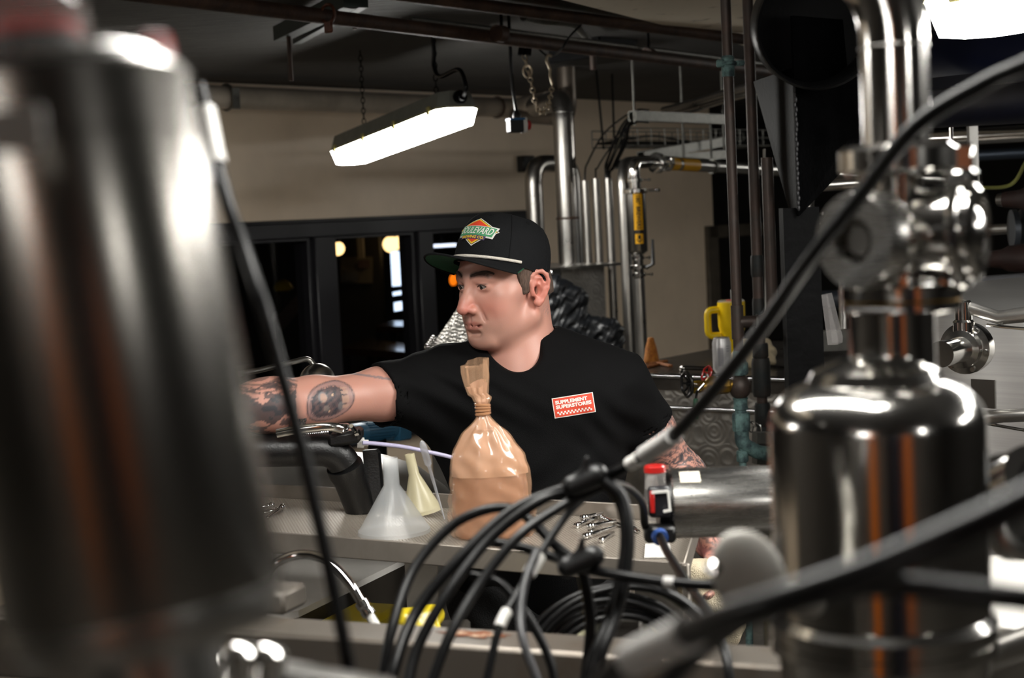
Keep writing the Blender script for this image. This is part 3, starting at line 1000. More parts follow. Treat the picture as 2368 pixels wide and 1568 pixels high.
# large vessel with counter-like top
zt = onz(1560, 838, 1.0)
VT = P(1560, 850, 5.3).z                                  # height of its top
f0, f1 = onz(1435, 862, VT), onz(1800, 872, VT)
b0, b1 = onz(1420, 795, VT), onz(1800, 800, VT)
fd = (f1 - f0).normalized()
t = thing('clad_vessel', 'engine-turned steel clad vessel with a flat top like a counter', 'vessel', V((f0.x, f0.y, 0)))
fl, fr_ = f0 - fd * .12, f1 + fd * .25
bk = V((-fd.y, fd.x, 0))
if bk.y < 0:
    bk = -bk
dep = 1.15
MB().prism([fl - UP * .05, fr_ - UP * .05, fr_ - UP * (VT - .0), fl - UP * (VT - .0)], bk * dep).build('body', SWIRL, t, False)
MB().prism([fl - bk * .02 - UP * .05, fr_ - bk * .02 - UP * .05, fr_ + bk * (dep + .02) - UP * .05, fl + bk * (dep + .02) - UP * .05], UP * .05).build('top', mat('worn_dark_steel', '#5d5853', .3, .9, var=.3, vscale=6, rvar=.1), t, False)
m_ = MB()
for z_, o in ((.0, -.05), (-.105, -.045)):
    m_.tube([fl + bk * o + UP * z_, fr_ + bk * o + UP * z_], .008, 10)
m_.build('edge_rail', CHROME, t)
a_, b_ = P(1572, 850, 5.15), P(1725, 856, 5.05)
m_ = MB().tube(bend_path([P(1585, 868, 5.2), a_, b_], .02), .008, 10)
m_.build('towel_bar', STEEL, t)

# things standing on it
def stand(px, py):
    return onz(px, py, VT)
c = stand(1507, 838)
single(MB().lathe(c, UP, [(0, .027), (.004, .0285), (.02, .026), (.05, .021), (.078, .0135), (.086, .012), (.09, .009)], 22), 'sugar_cone', mat('brown_sugar', '#9a5618', .75, 0, var2='#c27c2c', vscale=90, bump=.9, bscale=220),
       'brown raw sugar cone standing on the vessel top', 'sugar cone')
CINN = mat('cinnamon', '#8a5020', .75, 0, var=.25, vscale=60, bump=.4, bscale=150)
zr = .0058
for (xa, ya, xb, yb, dz, lab) in ((1494, 853, 1522, 846, 0, 'cinnamon stick leaning across the one nearest the sugar cone base'),
                                  (1503, 845, 1541, 839, .0, 'long cinnamon stick beside the sugar cone'),
                                  (1523, 844, 1551, 850, .0, 'cinnamon stick turned the other way with its curled end showing')):
    a_, b_ = stand(xa, ya) + UP * zr, stand(xb, yb) + UP * zr
    m_ = MB()
    dd = (b_ - a_).normalized()
    s_ = dd.cross(UP)
    for sg in (-1, 1):
        m_.tube([a_ + s_ * sg * .0042, b_ + s_ * sg * .0042], .0045, 8)
    single(m_, 'cinnamon_stick', CINN, lab, 'cinnamon stick', 'cinnamon sticks on the vessel')
# aluminium can
c = onz(1671, 862, VT)
dcan = (c - CP).length
t = thing('drink_can', 'white printed aluminium drink can beside the yellow tumbler', 'can', c)
R_ = .031
CANW = mat('white_can_paint', '#d8d6d6', .3, .3)
MB().lathe(c, UP, [(0, .022), (.004, .025), (.012, R_), (.1, R_), (.112, .0265), (.116, .0262)], 30).build('body', CANW, t)
MB().lathe(c + UP * .1165, UP, [(-.003, .0235), (-.0008, .0255), (.0015, .0262), (.0015, .025), (-.003, .0235)], 28).build('rim', STEEL, t)
MB().lathe(c + UP * .112, UP, [(0, .0236), (.001, .0236)], 24).obox(c + UP * .1145 + V((0, -.006, 0)), (.005, 0, 0), (0, .009, 0), (0, 0, .001)).build('lid_tab', STEEL, t)
tc_ = V((CP.x - c.x, CP.y - c.y, 0)).normalized()
sc_ = V((-tc_.y, tc_.x, 0))
m_ = MB()
for k in range(5):
    an = radians(-22 + k * 7)
    n_ = tc_ * cos(an) + sc_ * sin(an)
    tg = -tc_ * sin(an) + sc_ * cos(an)
    m_.obox(c + n_ * (R_ + .0003) + UP * .055, n_ * .0003, tg * .0009, UP * .030)
for k in range(3):
    an = radians(38)
    n_ = tc_ * cos(an) + sc_ * sin(an)
    tg = -tc_ * sin(an) + sc_ * cos(an)
    m_.obox(c + n_ * (R_ + .0003) + UP * (.09 - k * .008), n_ * .0003, tg * .006, UP * .0010)
m_.build('printed_text', mat('can_ink', '#8c8a92', .5), t)
# yellow tumbler
c = onz(1695, 822, VT)
dtb = (c - CP).dot(RC @ V((0, 0, -1)))
R_ = rp(31, dtb)
zt_ = P(1690, 698, dtb).z
h_ = zt_ - VT
t = thing('tumbler', 'tall yellow insulated tumbler with handle, clear lid and straw', 'tumbler', c)
MB().lathe(c, UP, [(0, R_ * .72), (.004, R_ * .76), (h_ * .38, R_ * .8), (h_ * .5, R_ * .95), (h_ * .56, R_), (h_, R_ * 1.02), (h_, R_ * .93)], 34).build('cup', YELLOW, t)
MB().lathe(c + UP * h_, UP, [(-.004, R_ * .96), (.006, R_ * .99), (.008, R_ * .9), (.004, R_ * .86)], 30).build('lid', CLEAR, t)
MB().obox(c + UP * (h_ + .006), (R_ * .35, 0, 0), (0, R_ * .2, 0), (0, 0, .003), .001).build('slider', REDP, t)
q = c + UP * (h_ - .05) + V((R_ * .1, 0, 0))
MB().tube([q, q + UP * .095], .0045, 10).build('straw', mat('clear_straw', '#d0d0d0', .15, alpha=.6), t)
sd = V((-1, -.15, 0)).normalized()
hz1, hz0 = P(1665, 715, dtb).z, P(1650, 776, dtb).z
q0 = c + sd * R_ * .9
ox = rp(29, dtb)
hp = bend_path([V((q0.x, q0.y, hz1)), V((q0.x, q0.y, hz1)) + sd * ox, V((q0.x, q0.y, hz0)) + sd * ox, V((q0.x, q0.y, hz0))], .022, 6)
MB().tube(hp, rp(8, dtb), 12, flat=.8).build('handle', YELLOW, t)
# ---------------------------------------------------------------- signed-distance modelling
def axis_steps(lo, hi, fine, step):
    """coordinates from lo to hi: step everywhere, finer inside the (a, b, s) ranges"""
    out = [lo]
    while out[-1] < hi:
        x = out[-1]
        s_ = step
        for a, b, q in fine:
            if a <= x < b:
                s_ = min(s_, q)
        out.append(x + s_)
    return np.array(out, dtype=np.float32)
class SDF:
    def __init__(s, xs, ys, zs):
        s.ax = (xs, ys, zs)
        s.g = np.full((len(xs), len(ys), len(zs)), .05, np.float32)
    def sub(s, lo, hi):
        sl = []
        for a, l, h in zip(s.ax, lo, hi):
            i0 = max(0, int(np.searchsorted(a, l)) - 1)
            i1 = min(len(a), int(np.searchsorted(a, h)) + 1)
            sl.append(slice(i0, max(i1, i0)))
        X = s.ax[0][sl[0]][:, None, None]
        Y = s.ax[1][sl[1]][None, :, None]
        Z = s.ax[2][sl[2]][None, None, :]
        return tuple(sl), X, Y, Z
    def put(s, fn, lo, hi, k, op):
        pad = .05
        sl, X, Y, Z = s.sub([l - pad for l in lo], [h + pad for h in hi])
        if any(q.stop <= q.start for q in sl):
            return
        d = fn(X, Y, Z).astype(np.float32)
        a = s.g[sl]
        if op == 'add':
            h = np.maximum(k - np.abs(a - d), 0) / k
            s.g[sl] = np.minimum(a, d) - h * h * k * .25
        else:
            d = -d
            h = np.maximum(k - np.abs(a - d), 0) / k
            s.g[sl] = np.maximum(a, d) + h * h * k * .25
    def ell(s, c, r, k=.02, op='add', axes=None):
        c = V(c)
        A = axes or (V((1, 0, 0)), V((0, 1, 0)), V((0, 0, 1)))
        m = max(r)
        def fn(X, Y, Z):
            p = [((X - c.x) * a.x + (Y - c.y) * a.y + (Z - c.z) * a.z) for a in A]
            k0 = np.sqrt(sum((q / e) ** 2 for q, e in zip(p, r)) + 1e-9)
            k1 = np.sqrt(sum((q / (e * e)) ** 2 for q, e in zip(p, r)) + 1e-6)
            return k0 * (k0 - 1) / k1
        s.put(fn, [c[i] - m for i in range(3)], [c[i] + m for i in range(3)], k, op)
        return s
    def cap(s, a, b, ra, rb=None, k=.02, op='add', flat=None):
        """tapered capsule; flat = (unit vector, scale) squeezes it along that vector"""
        a, b = V(a), V(b)
        rb = ra if rb is None else rb
        ab = b - a
        L2 = max(ab.length_squared, 1e-9)
        def fn(X, Y, Z):
            px, py, pz = X - a.x, Y - a.y, Z - a.z
            t = np.clip((px * ab.x + py * ab.y + pz * ab.z) / L2, 0, 1)
            qx, qy, qz = px - ab.x * t, py - ab.y * t, pz - ab.z * t
            if flat:
                u, sc_ = flat
                du = (qx * u.x + qy * u.y + qz * u.z)
                e = du * (1 / sc_ - 1)
                qx, qy, qz = qx + e * u.x, qy + e * u.y, qz + e * u.z
            return np.sqrt(qx * qx + qy * qy + qz * qz) - (ra + (rb - ra) * t)
        m = max(ra, rb)
        s.put(fn, [min(a[i], b[i]) - m for i in range(3)], [max(a[i], b[i]) + m for i in range(3)], k, op)
        return s
    def warp(s, fn, lo=None, hi=None):
        lo = lo or [a[0] for a in s.ax]
        hi = hi or [a[-1] for a in s.ax]
        sl, X, Y, Z = s.sub(lo, hi)
        s.g[sl] += fn(X, Y, Z).astype(np.float32)
        return s
    def mesh(s):
        g = s.g
        g[0] = g[-1] = .05
        g[:, 0] = g[:, -1] = .05
        g[:, :, 0] = g[:, :, -1] = .05
        sg = g < 0
        nx, ny, nz = g.shape
        cells, pts, quads = [], [], []
        strides = (ny * nz, nz, 1)
        for ax in range(3):
            a = [slice(None)] * 3
            b = [slice(None)] * 3
            a[ax] = slice(0, -1)
            b[ax] = slice(1, None)
            ed = sg[tuple(a)] != sg[tuple(b)]
            I = np.argwhere(ed)
            if not len(I):
                continue
            J = I.copy()
            J[:, ax] += 1
            va = g[I[:, 0], I[:, 1], I[:, 2]]
            vb = g[J[:, 0], J[:, 1], J[:, 2]]
            t = va / (va - vb)
            p = np.stack([s.ax[q][I[:, q]] for q in range(3)], 1).astype(np.float64)
            p[:, ax] += t * (s.ax[ax][J[:, ax]] - s.ax[ax][I[:, ax]])
            o = [q for q in range(3) if q != ax]
            base = I[:, 0] * strides[0] + I[:, 1] * strides[1] + I[:, 2]
            c = [base, base - strides[o[0]], base - strides[o[0]] - strides[o[1]], base - strides[o[1]]]
            for q in c:
                cells.append(q)
                pts.append(p)
            flip = (va < 0) ^ (ax == 1)
            Q = np.stack(c, 1)
            Q[~flip] = Q[~flip][:, ::-1]
            quads.append(Q)
        cells = np.concatenate(cells)
        pts = np.concatenate(pts)
        quads = np.concatenate(quads)
        u, inv = np.unique(cells, return_inverse=True)
        cnt = np.bincount(inv)
        v = np.stack([np.bincount(inv, pts[:, q]) / cnt for q in range(3)], 1)
        f = np.searchsorted(u, quads)
        return v, f
def relax(v, f, it=2, w_=.5):
    for _ in range(it):
        acc = np.zeros_like(v)
        cnt = np.zeros(len(v))
        for q in range(4):
            for o in (1, 3):
                np.add.at(acc, f[:, q], v[f[:, (q + o) % 4]])
            cnt += np.bincount(f[:, q], minlength=len(v)) * 2
        v = v * (1 - w_) + w_ * acc / np.maximum(cnt, 1)[:, None]
    return v
def fast_obj(name, v, f, m, parent=None, col=None):
    lo, hi = v.min(0), v.max(0)
    o = V(((lo[0] + hi[0]) / 2, (lo[1] + hi[1]) / 2, lo[2]))
    me = bpy.data.meshes.new(name)
    n, k = len(v), len(f)
    me.vertices.add(n)
    me.vertices.foreach_set('co', (v - np.array(o)).astype(np.float32).ravel())
    me.loops.add(k * 4)
    me.loops.foreach_set('vertex_index', f.astype(np.int32).ravel())
    me.polygons.add(k)
    me.polygons.foreach_set('loop_start', np.arange(0, 4 * k, 4, dtype=np.int32))
    me.polygons.foreach_set('loop_total', np.full(k, 4, dtype=np.int32))
    me.polygons.foreach_set('use_smooth', np.ones(k, dtype=bool))
    me.update(calc_edges=True)
    me.validate()
    if col is not None:
        ca = me.color_attributes.new('Col', 'FLOAT_COLOR', 'POINT')
        ca.data.foreach_set('color', np.concatenate([col, np.ones((n, 1))], 1).astype(np.float32).ravel())
    me.materials.append(m)
    ob = bpy.data.objects.new(name, me)
    COL.objects.link(ob)
    place(ob, o, parent)
    return ob
def vnoise(p, seed=0):
    """cheap smooth pseudo-noise from sines, p (n,3), about -1..1"""
    r = np.random.RandomState(seed)
    out = 0
    for k in range(7):
        d = r.normal(size=3)
        d /= np.linalg.norm(d)
        fr = 1.0 * 1.35 ** (k % 4)
        out = out + np.sin(p @ d * fr * 6.0 + r.uniform(0, 6.28))
    return out / 3.4
# ---------------------------------------------------------------- puffer jacket thrown over the hood
JK = mat('black_nylon', '#0e1014', .42, 0, bump=.3, bscale=60)
def jacket():
    lo, hi = P(1235, 830, 6.2), P(1450, 620, 6.2)
    D = 6.72
    g = SDF(axis_steps(lo.x - .1, hi.x + .1, [], .006), axis_steps(6.3, 7.15, [], .007), axis_steps(lo.z - .25, hi.z + .1, [], .006))
    q = lambda x, y, d=D: P(x, y, d)
    g.cap(q(1285, 668), q(1335, 690), .055, .045, .03)          # collar / hood roll
    g.cap(q(1330, 690), q(1338, 735), .04, .035, .03)
    g.cap(q(1262, 690), q(1290, 770), .06, .07, .03)
    g.cap(q(1290, 700), q(1350, 800), .055, .07, .03)           # body
    g.cap(q(1330, 755), q(1410, 770), .055, .055, .03)          # sleeve
    g.cap(q(1405, 765), q(1420, 830), .05, .05, .03)
    g.cap(q(1260, 780), q(1400, 850), .09, .09, .04)
    g.cap(q(1300, 820), q(1330, 900), .10, .08, .04)
    a_ = (q(1350, 800) - q(1290, 700)).normalized()
    def quilt(X, Y, Z):
        t_ = X * a_.x + Y * a_.y + Z * a_.z
        return -.007 * np.abs(np.sin(t_ * pi / .05)) + .004 * np.sin(X * 70 + Z * 50 + 2 * np.sin(Z * 40)) * np.sin(Z * 55 - Y * 50) + .0022 * np.sin(X * 210 - Z * 150 + Y * 50 + 2 * np.sin(X * 60))
    g.warp(quilt)
    v, f = g.mesh()
    v = relax(v, f, 1)
    o = fast_obj('puffer_jacket', v, f, JK)
    tag(o, 'black quilted puffer jacket heaped over the steel hood', 'jacket')
jacket()

# ---------------------------------------------------------------- copper water pipes and valves
d = 4.1
base = P(1706, 760, d)
def cz(y, x=1708, d_=4.1):
    return P(x, y, d_).z
cx, cy = base.x, base.y
vert = lambda z_: V((cx, cy, z_))
r = rp(12, d)
t = thing('copper_riser', 'tall aged copper water pipe with tee, check valve and green unions', 'pipe', vert(cz(1100)))
MB().tube([vert(cz(-40)), vert(cz(830))], r, 16).build('pipe', COPPER, t)
MB().lathe(vert(cz(180)), UP, [(0, r * 1.25), (.05, r * 1.3), (.055, r)], 16).build('fitting', VERD, t)
m_ = MB().torus(vert(cz(150)), UP, r * 1.3, .006, 16, 8)
m_.obox(vert(cz(150)) + V((-.022, -.01, 0)), (.010, 0, 0), (0, .006, 0), (0, 0, .010), .003)
m_.obox(vert(cz(150)) + V((.03, .01, 0)), (.016, 0, 0), (0, .005, 0), (0, 0, .007), .003)
m_.build('pipe_clamp', VERD, t)
# tee with branch to the right, rising again
tz = cz(745)
MB().lathe(vert(tz - .045), UP, [(0, r * 1.22), (.09, r * 1.22)], 16).build('tee', COPPER, t)
bx_ = P(1787, 745, 4.1)
br = bend_path([vert(tz), V((bx_.x, bx_.y, tz)), V((bx_.x, bx_.y, cz(365, 1785)))], .045, 8)
MB().tube(br, r * 1.15, 16).build('branch', COPPER, t)
MB().torus(vert(tz) + V((.052, 0, 0)), V((1, 0, 0)), r * 1.2, .003, 16, 6).build('solder_ring', STEELM, t)
# union, valve body, lower union, elbow
def hexnut(z_, R_, h_, name, m, par, c=None, ax_=UP, seg=8):
    return MB().lathe((c or vert(z_)), ax_, [(0, R_ * .92), (h_ * .12, R_), (h_ * .88, R_), (h_, R_ * .92)], seg).build(name, m, par, True, 20)
MB().lathe(vert(cz(838)), UP, [(0, r * 1.5), (.012, r * 1.1), (.03, r * 1.05)], 16).build('adapter', VERD, t)
hexnut(cz(868), rp(21, d), .034, 'union_nut', VERD, t)
MB().ball(vert(cz(896)), (rp(26, d), rp(26, d), rp(30, d)), 20, 14).build('check_valve', COPPER, t)
MB().lathe(vert(cz(948)), UP, [(0, rp(18, d)), (.01, rp(16, d)), (.025, rp(16, d)), (.03, rp(19, d))], 16).build('coupling', VERD, t)
hexnut(cz(1000), rp(21, d), .05, 'union_nut', VERD, t)
MB().lathe(vert(cz(962)), UP, [(0, rp(14, d)), (.02, rp(14, d))], 12).build('nipple', VERD, t)
MB().tube(bend_path([vert(cz(1000)), vert(cz(1030)), vert(cz(1045)) + V((.045, .01, -.01)), vert(cz(1045)) + V((.09, .02, -.02))], .03, 6), rp(17, d), 14).build('elbow', VERD, t)
MB().tube([vert(cz(1040)), vert(0.0)], rp(9, d), 12).build('lower_pipe', VERD, t)
hexnut(cz(1072), rp(14, d), .03, 'drain_nut', VERD, t)
# the side branch with two hand wheels
sx = V((-1, -.12, 0)).normalized()
vz = cz(890)
hexnut(0, rp(20, d), .03, 'branch_nut', BRASS, t, vert(vz) + sx * .03, sx, 8)
MB().tube([vert(vz) + sx * .02, vert(vz) + sx * .12], rp(14, d), 14).build('brass_body', BRASS, t)
MB().ball(vert(vz) + sx * .075, (.025, .025, .028)).build('brass_bonnet', BRASS, t)
def wheel(c_, axis, R_, m, par, spokes=6):
    x, y, a_ = frame(axis)
    o = MB()
    n_ = 24
    path = []
    for k in range(n_):
        an = 2 * pi * k / n_
        rr_ = R_ * (1 + .05 * cos(an * 6))
        path.append(V(c_) + (x * cos(an) + y * sin(an)) * rr_ + a_ * R_ * .18)
    o.tube(path, R_ * .13, 8, closed=True)
    for k in range(spokes):
        an = 2 * pi * k / spokes
        o.tube([V(c_) - a_ * R_ * .1, V(c_) + (x * cos(an) + y * sin(an)) * R_ * .55 + a_ * R_ * .0, V(c_) + (x * cos(an) + y * sin(an)) * R_ + a_ * R_ * .18], R_ * .1, 6)
    o.lathe(V(c_) - a_ * R_ * .2, a_, [(0, R_ * .24), (R_ * .35, R_ * .24)], 10)
    return o.build('hand_wheel', m, par)
BW = mat('black_enamel', '#0e0e0f', .3, coat=.5)
RW = mat('red_enamel', '#a01812', .32, coat=.5)
c_ = P(1593, 888, 4.0)
MB().tube([c_, vert(vz) + sx * .1], .006, 10).build('valve_stem', STEELM, t)
hexnut(0, .017, .022, 'packing_nut', mat('yellow_brass', '#a8891c', .4, .6), t, vert(vz) + sx * .108, sx, 6)
o = wheel(c_, V((-.93, -.35, 0)), rp(28, 4.0), BW, t, 8)
tag(o, 'black spoked hand wheel', None)
c_ = P(1637, 866, 4.12)
o = wheel(c_, V((-.85, -.35, .35)), rp(19, 4.1), RW, t, 5)
tag(o, 'red spoked hand wheel', None)
MB().tube([c_, vert(vz) + sx * .07], .006, 8).build('valve_stem', STEELM, t)
q = P(1612, 905, 4.02)
MB().tube([q + V((.02, 0, .02)), q, P(1609, 925, 4.0)], .004, 8).build('lever', STEEL, t)
MB().tube([P(1609, 922, 4.0), P(1609, 968, 4.0)], [.0065, .0065], 10).build('lever_grip', mat('green_vinyl', '#0c5a36', .4), t)
# second copper pipe
p2 = P(1752, 640, 4.5)
v2 = lambda z_: V((p2.x, p2.y, z_))
r2 = rp(12.5, 4.5)
t = thing('dark_riser', 'dark corroded pipe with couplings beside the black column', 'pipe', v2(0))
MB().tube([v2(CEIL), v2(0)], r2, 14).build('pipe', COPPER, t)
z2 = lambda y: P(1752, y, 4.5).z
DK = mat('dark_patina', '#23292a', .6, .3, var2='#36302c', vscale=20, bump=.3)
for y0, y1, s_ in ((590, 640, 1.2), (690, 780, 1.2), (795, 830, 1.5), (830, 920, 1.75), (935, 990, 1.5), (990, 1040, 1.3)):
    a_, b_ = z2(y1), z2(y0)
    MB().lathe(v2(a_), UP, [(0, r2 * s_ * .9), ((b_ - a_) * .12, r2 * s_), ((b_ - a_) * .88, r2 * s_), (b_ - a_, r2 * s_ * .9)], 12).build('coupling', DK, t)
m_ = MB().tube(smooth_path([P(1735, 975, 4.3), P(1742, 985, 4.25), P(1738, 1000, 4.22), P(1730, 990, 4.25), P(1738, 975, 4.3), P(1758, 985, 4.3), P(1760, 1005, 4.3)], 5), .002, 6)
m_.build('tie_wire', STEEL, t)
for y in (1012, 1060):
    q = P(1745, y, 4.2)
    single(MB().bar(q, q + V((.06, .02, -.005)), .03, .03), 'pipe_bracket', GALV, 'short grey bracket bar between the green elbow and the black column' if y < 1040 else 'lower grey bracket bar under the green elbow', 'bracket', None, False)
single(MB().bar(P(1767, 345, 4.45), P(1773, 742, 4.45), .02, .006), 'cable_cover', mat('white_strip', '#aaa7a0', .5), 'narrow white cover strip beside the dark pipe', 'strip', None, False)
# glove heap on the vessel behind the copper pipe
g0 = onz(1738, 850, VT)
g = SDF(axis_steps(g0.x - .14, g0.x + .12, [], .005), axis_steps(g0.y - .12, g0.y + .15, [], .006), axis_steps(VT - .01, VT + .16, [], .005))
g.cap(g0 + V((-.05, 0, .03)), g0 + V((.05, .02, .045)), .03, .04, .02)
g.cap(g0 + V((-.03, .02, .07)), g0 + V((.04, .02, .075)), .025, .025, .02)
g.cap(g0 + V((.0, -.02, .025)), g0 + V((.06, -.03, .025)), .025, .02, .02)
g.warp(lambda X, Y, Z: .004 * np.sin(X * 150 + Z * 60) * np.sin(Z * 140 + Y * 80))
v_, f_ = g.mesh()
tag(fast_obj('cotton_rag', relax(v_, f_, 1), f_, mat('cream_cotton', '#c2b294', .9, bump=.5, bscale=300)), 'crumpled cream cotton rag heaped behind the copper pipe', 'rag')

# ---------------------------------------------------------------- black steel column
D = 3.9
t = thing('steel_column', 'black painted steel column with round collar and gusset plate', 'column', V((P(1858, 700, D).x, P(1858, 700, D).y, 0)))
rim = P(1893, 62, 3.55)
ax_ = (P(1868, 55, 4.2) - rim).normalized()
R1 = rp(140, 3.55)
MB().lathe(rim, ax_, [(0, R1 * .985), (-.004, R1), (0.004, R1 * 1.04), (.42, R1 * 1.12), (.42, R1 * 1.0), (.01, R1 * .955), (0, R1 * .985)], 48, caps=False).build('collar', mat('worn_black_collar', '#141415', .42, .2, var=.4, vscale=14, bump=.3), t)
MB().lathe(rim + ax_ * .40, ax_, [(0, R1), (.02, R1)], 40).build('collar_web', BLACKI, t)
wt, wb_ = P(1838, 40, 3.75), P(1848, 500, 3.75)
wt.x, wt.y = wb_.x, wb_.y
lt, lb, rt_, rb = P(1742, 189, 4.1), P(1825, 488, 3.85), P(2130, 60, 4.3), P(2050, 290, 4.15)
tn_ = V((0, .012, 0))
MB().prism([V((wt.x, wt.y, lt.z)), wb_, lb, lt], V((.003, .012, 0))).build('left_gusset', BLACKI, t, False)
MB().prism([wt, wb_, rb, rt_], V((-.003, .012, 0))).build('right_gusset', BLACKI, t, False)
w0 = P(1858, 500, 3.78)
m_ = MB()
pz = P(1850, 480, 3.78).z
cxy = V((w0.x, w0.y + .1, 0))
m_.obox(cxy + UP * pz / 2, (.027, 0, 0), (0, .09, 0), UP * pz / 2)
m_.obox(cxy + V((-.005, -.09, pz / 2)), (.045, 0, 0), (0, .008, 0), UP * pz / 2)
m_.build('post', BLACKI, t, False)
m_ = MB()
for k in range(26):
    m_.ball(V((wb_.x + random.uniform(-.002, .002), wb_.y - .003, wb_.z + .012 * k + .02)), (.004, .004, .008), 6, 5)
m_.build('weld_bead', mat('old_weld', '#3a3a3c', .5, .4), t)

# ---------------------------------------------------------------- background equipment on the right
single(MB().tube([P(1868, 780, 4.9), P(1868, 545, 4.9)], rp(16, 4.9), 16), 'return_pipe', STEELM, 'silver pipe with elbow standing right of the black column', 'pipe').name = 'return_pipe'
o = thing('clamped_pipe', 'silver pipe run with two clamps above the elbow near the column', 'pipe', P(1868, 540, 4.9))
MB().tube(bend_path([P(1880, 560, 4.85), P(1869, 540, 4.9), P(1869, 432, 4.9), P(1960, 426, 4.6), P(2050, 420, 4.4)], .07, 7), rp(13, 4.9), 14).build('pipe', STEELM, o)
for y in (496, 520):
    clamp(P(1868, y, 4.9), UP, rp(19, 4.9), .018, 'clamp', o)
single(MB().tube([P(1952, 640, 5.0), P(1952, 800, 5.0)], rp(12, 5), 14), 'riser_pipe', STEELM, 'bright vertical pipe partly hidden behind the lower flange', 'pipe')
single(MB().tube([P(1850, 695, 7.5), P(2100, 690, 7.0)], rp(22, 7.2), 16), 'grey_pipe', mat('grey_pvc', '#2d3036', .4), 'dark grey pipe running low behind the silver pipe', 'pipe')
single(MB().bar(P(1850, 790, 4.6), P(2080, 780, 4.5), .05, .06), 'steel_ledge', GALV, 'grey steel ledge behind the domed vessel', 'ledge', None, False)
# clear acrylic wedge
a_ = [P(1899, 682, 3.4), P(1913, 680, 3.4), P(1939, 785, 3.4), P(1938, 797, 3.4), P(1914, 798, 3.4)]
single(MB().prism(a_, V((.02, .045, 0))), 'acrylic_wedge', mat('clear_acrylic', '#c9c4c2', .08, alpha=.15, spec=.8), 'clear acrylic wedge standing on the steel ledge', 'wedge', None, False)
# white insulated pipe, dark blue tank, brown pipes, frame
single(MB().tube([P(2120, 690, 6.5), P(2500, 668, 6.0)], rp(42, 6.3), 24), 'insulated_pipe', mat('white_lagging', '#7c7c80', .55), 'thick white lagged pipe behind the steel tank', 'pipe')
single(MB().bar(P(2226, 712, 6.3), P(2282, 712, 6.25), .02, .012), 'orange_tag', mat('orange_tape', '#e0521a', .5), 'thin orange strip under the white lagged pipe', 'strip', None, False)
single(MB().tube([P(2150, 185, 4.45), P(2700, 130, 3.6)], .14, 40), 'overhead_tank', mat('navy_tank', '#14182c', .4, 0, var=.15, vscale=5), 'dark navy tank hanging below the fluorescent fixture', 'tank')
single(MB().bar(P(2060, 205, 4.05), P(2600, 150, 3.4), .05, .03, UP), 'tank_rib', mat('navy_rib', '#1d1d22', .5), 'dark steel rib along the navy tank', 'rib', None, False)
t = thing('stand_frame', 'grey square steel upright under the navy tank', 'frame', P(2250, 700, 5.0))
p_ = P(2252, 440, 5.0)
MB().bar(V((p_.x, p_.y, 0)), V((p_.x, p_.y, P(2252, 205, 5.0).z)), rp(20, 5), rp(20, 5)).build('upright', STEELM, t, False)
MB().tube([V((p_.x - .04, p_.y + .1, 0)), V((p_.x - .04, p_.y + .1, P(2220, 240, 5).z))], .006, 8).build('rod', STEELM, t)
for y, d_, rr_, m_a, lab in ((318, 6.0, 19, STEEL, 'bright horizontal pipe just under the navy tank'), (362, 6.3, 13, mat('blue_grey_pipe', '#3b4450', .4, .6), 'blue-grey horizontal pipe below the bright one'), (536, 5.6, 12, STEELM, 'thin horizontal steel pipe between the brown lagged pipes')):
    single(MB().tube([P(2080, y + 8, d_ + .3), P(2520, y - 18, d_ - .3)], rp(rr_, d_), 16), 'horizontal_pipe', m_a, lab, 'pipe')
BRN = mat('brown_lagging', '#2a1712', .6, 0, var=.35, vscale=12, bump=.4)
for y, xs, lab in ((462, 2322, 'upper brown pipe with wrapped lagging end'), (600, 2278, 'lower brown pipe with wrapped lagging end')):
    t = thing('lagged_pipe', lab, 'pipe', P(xs, y, 4.6))
    a_, b_ = P(xs, y, 4.6), P(2560, y - 8, 4.4)
    dr_ = (b_ - a_).normalized()
    MB().lathe(a_, dr_, [(0, rp(18, 4.6)), (.05, rp(22, 4.6)), (.07, rp(30, 4.6)), (.13, rp(34, 4.6)), (.3, rp(30, 4.6))], 18).build('lagging', BRN, t)
    MB().lathe(a_ - dr_ * .02, dr_, [(0, rp(14, 4.6)), (.02, rp(17, 4.6))], 14).build('end_collar', STEELM, t)
t = thing('pipe_flange', 'grey bolted pipe flange pair between the brown pipes', 'flange', P(2340, 570, 4.9))
for k in range(2):
    MB().lathe(P(2338 + k * 22, 530, 4.9), V((1, -.1, 0)), [(0, rp(45, 4.9)), (.018, rp(45, 4.9))], 24).build('flange', mat('flange_grey', '#4a4e54', .45, .5), t)
for k, (y0, x0, y1, x1) in enumerate(((395, 2205, 440, 2225), (435, 2260, 370, 2375))):
    single(MB().tube(smooth_path([P(x0, y0, 4.92), P((x0 + x1) / 2 + 20, max(y0, y1) - 8, 5.0), P(x1, y1, 4.9)], 8), .006, 8), 'air_hose', mat('yellow_green_tube', '#8a8a4c', .35), 'pale yellow-green air hose hanging by the upright' if k == 0 else 'pale yellow-green air hose sweeping behind the flanges', 'hose')
single(MB().tube(smooth_path([P(2180, 650, 4.35), P(2200, 662, 4.36), P(2235, 650, 4.38), P(2262, 622, 4.42), P(2275, 602, 4.52)], 8), .004, 8), 'thin_hose', BRN, 'thin brown hose curling under the lower brown pipe', 'hose')
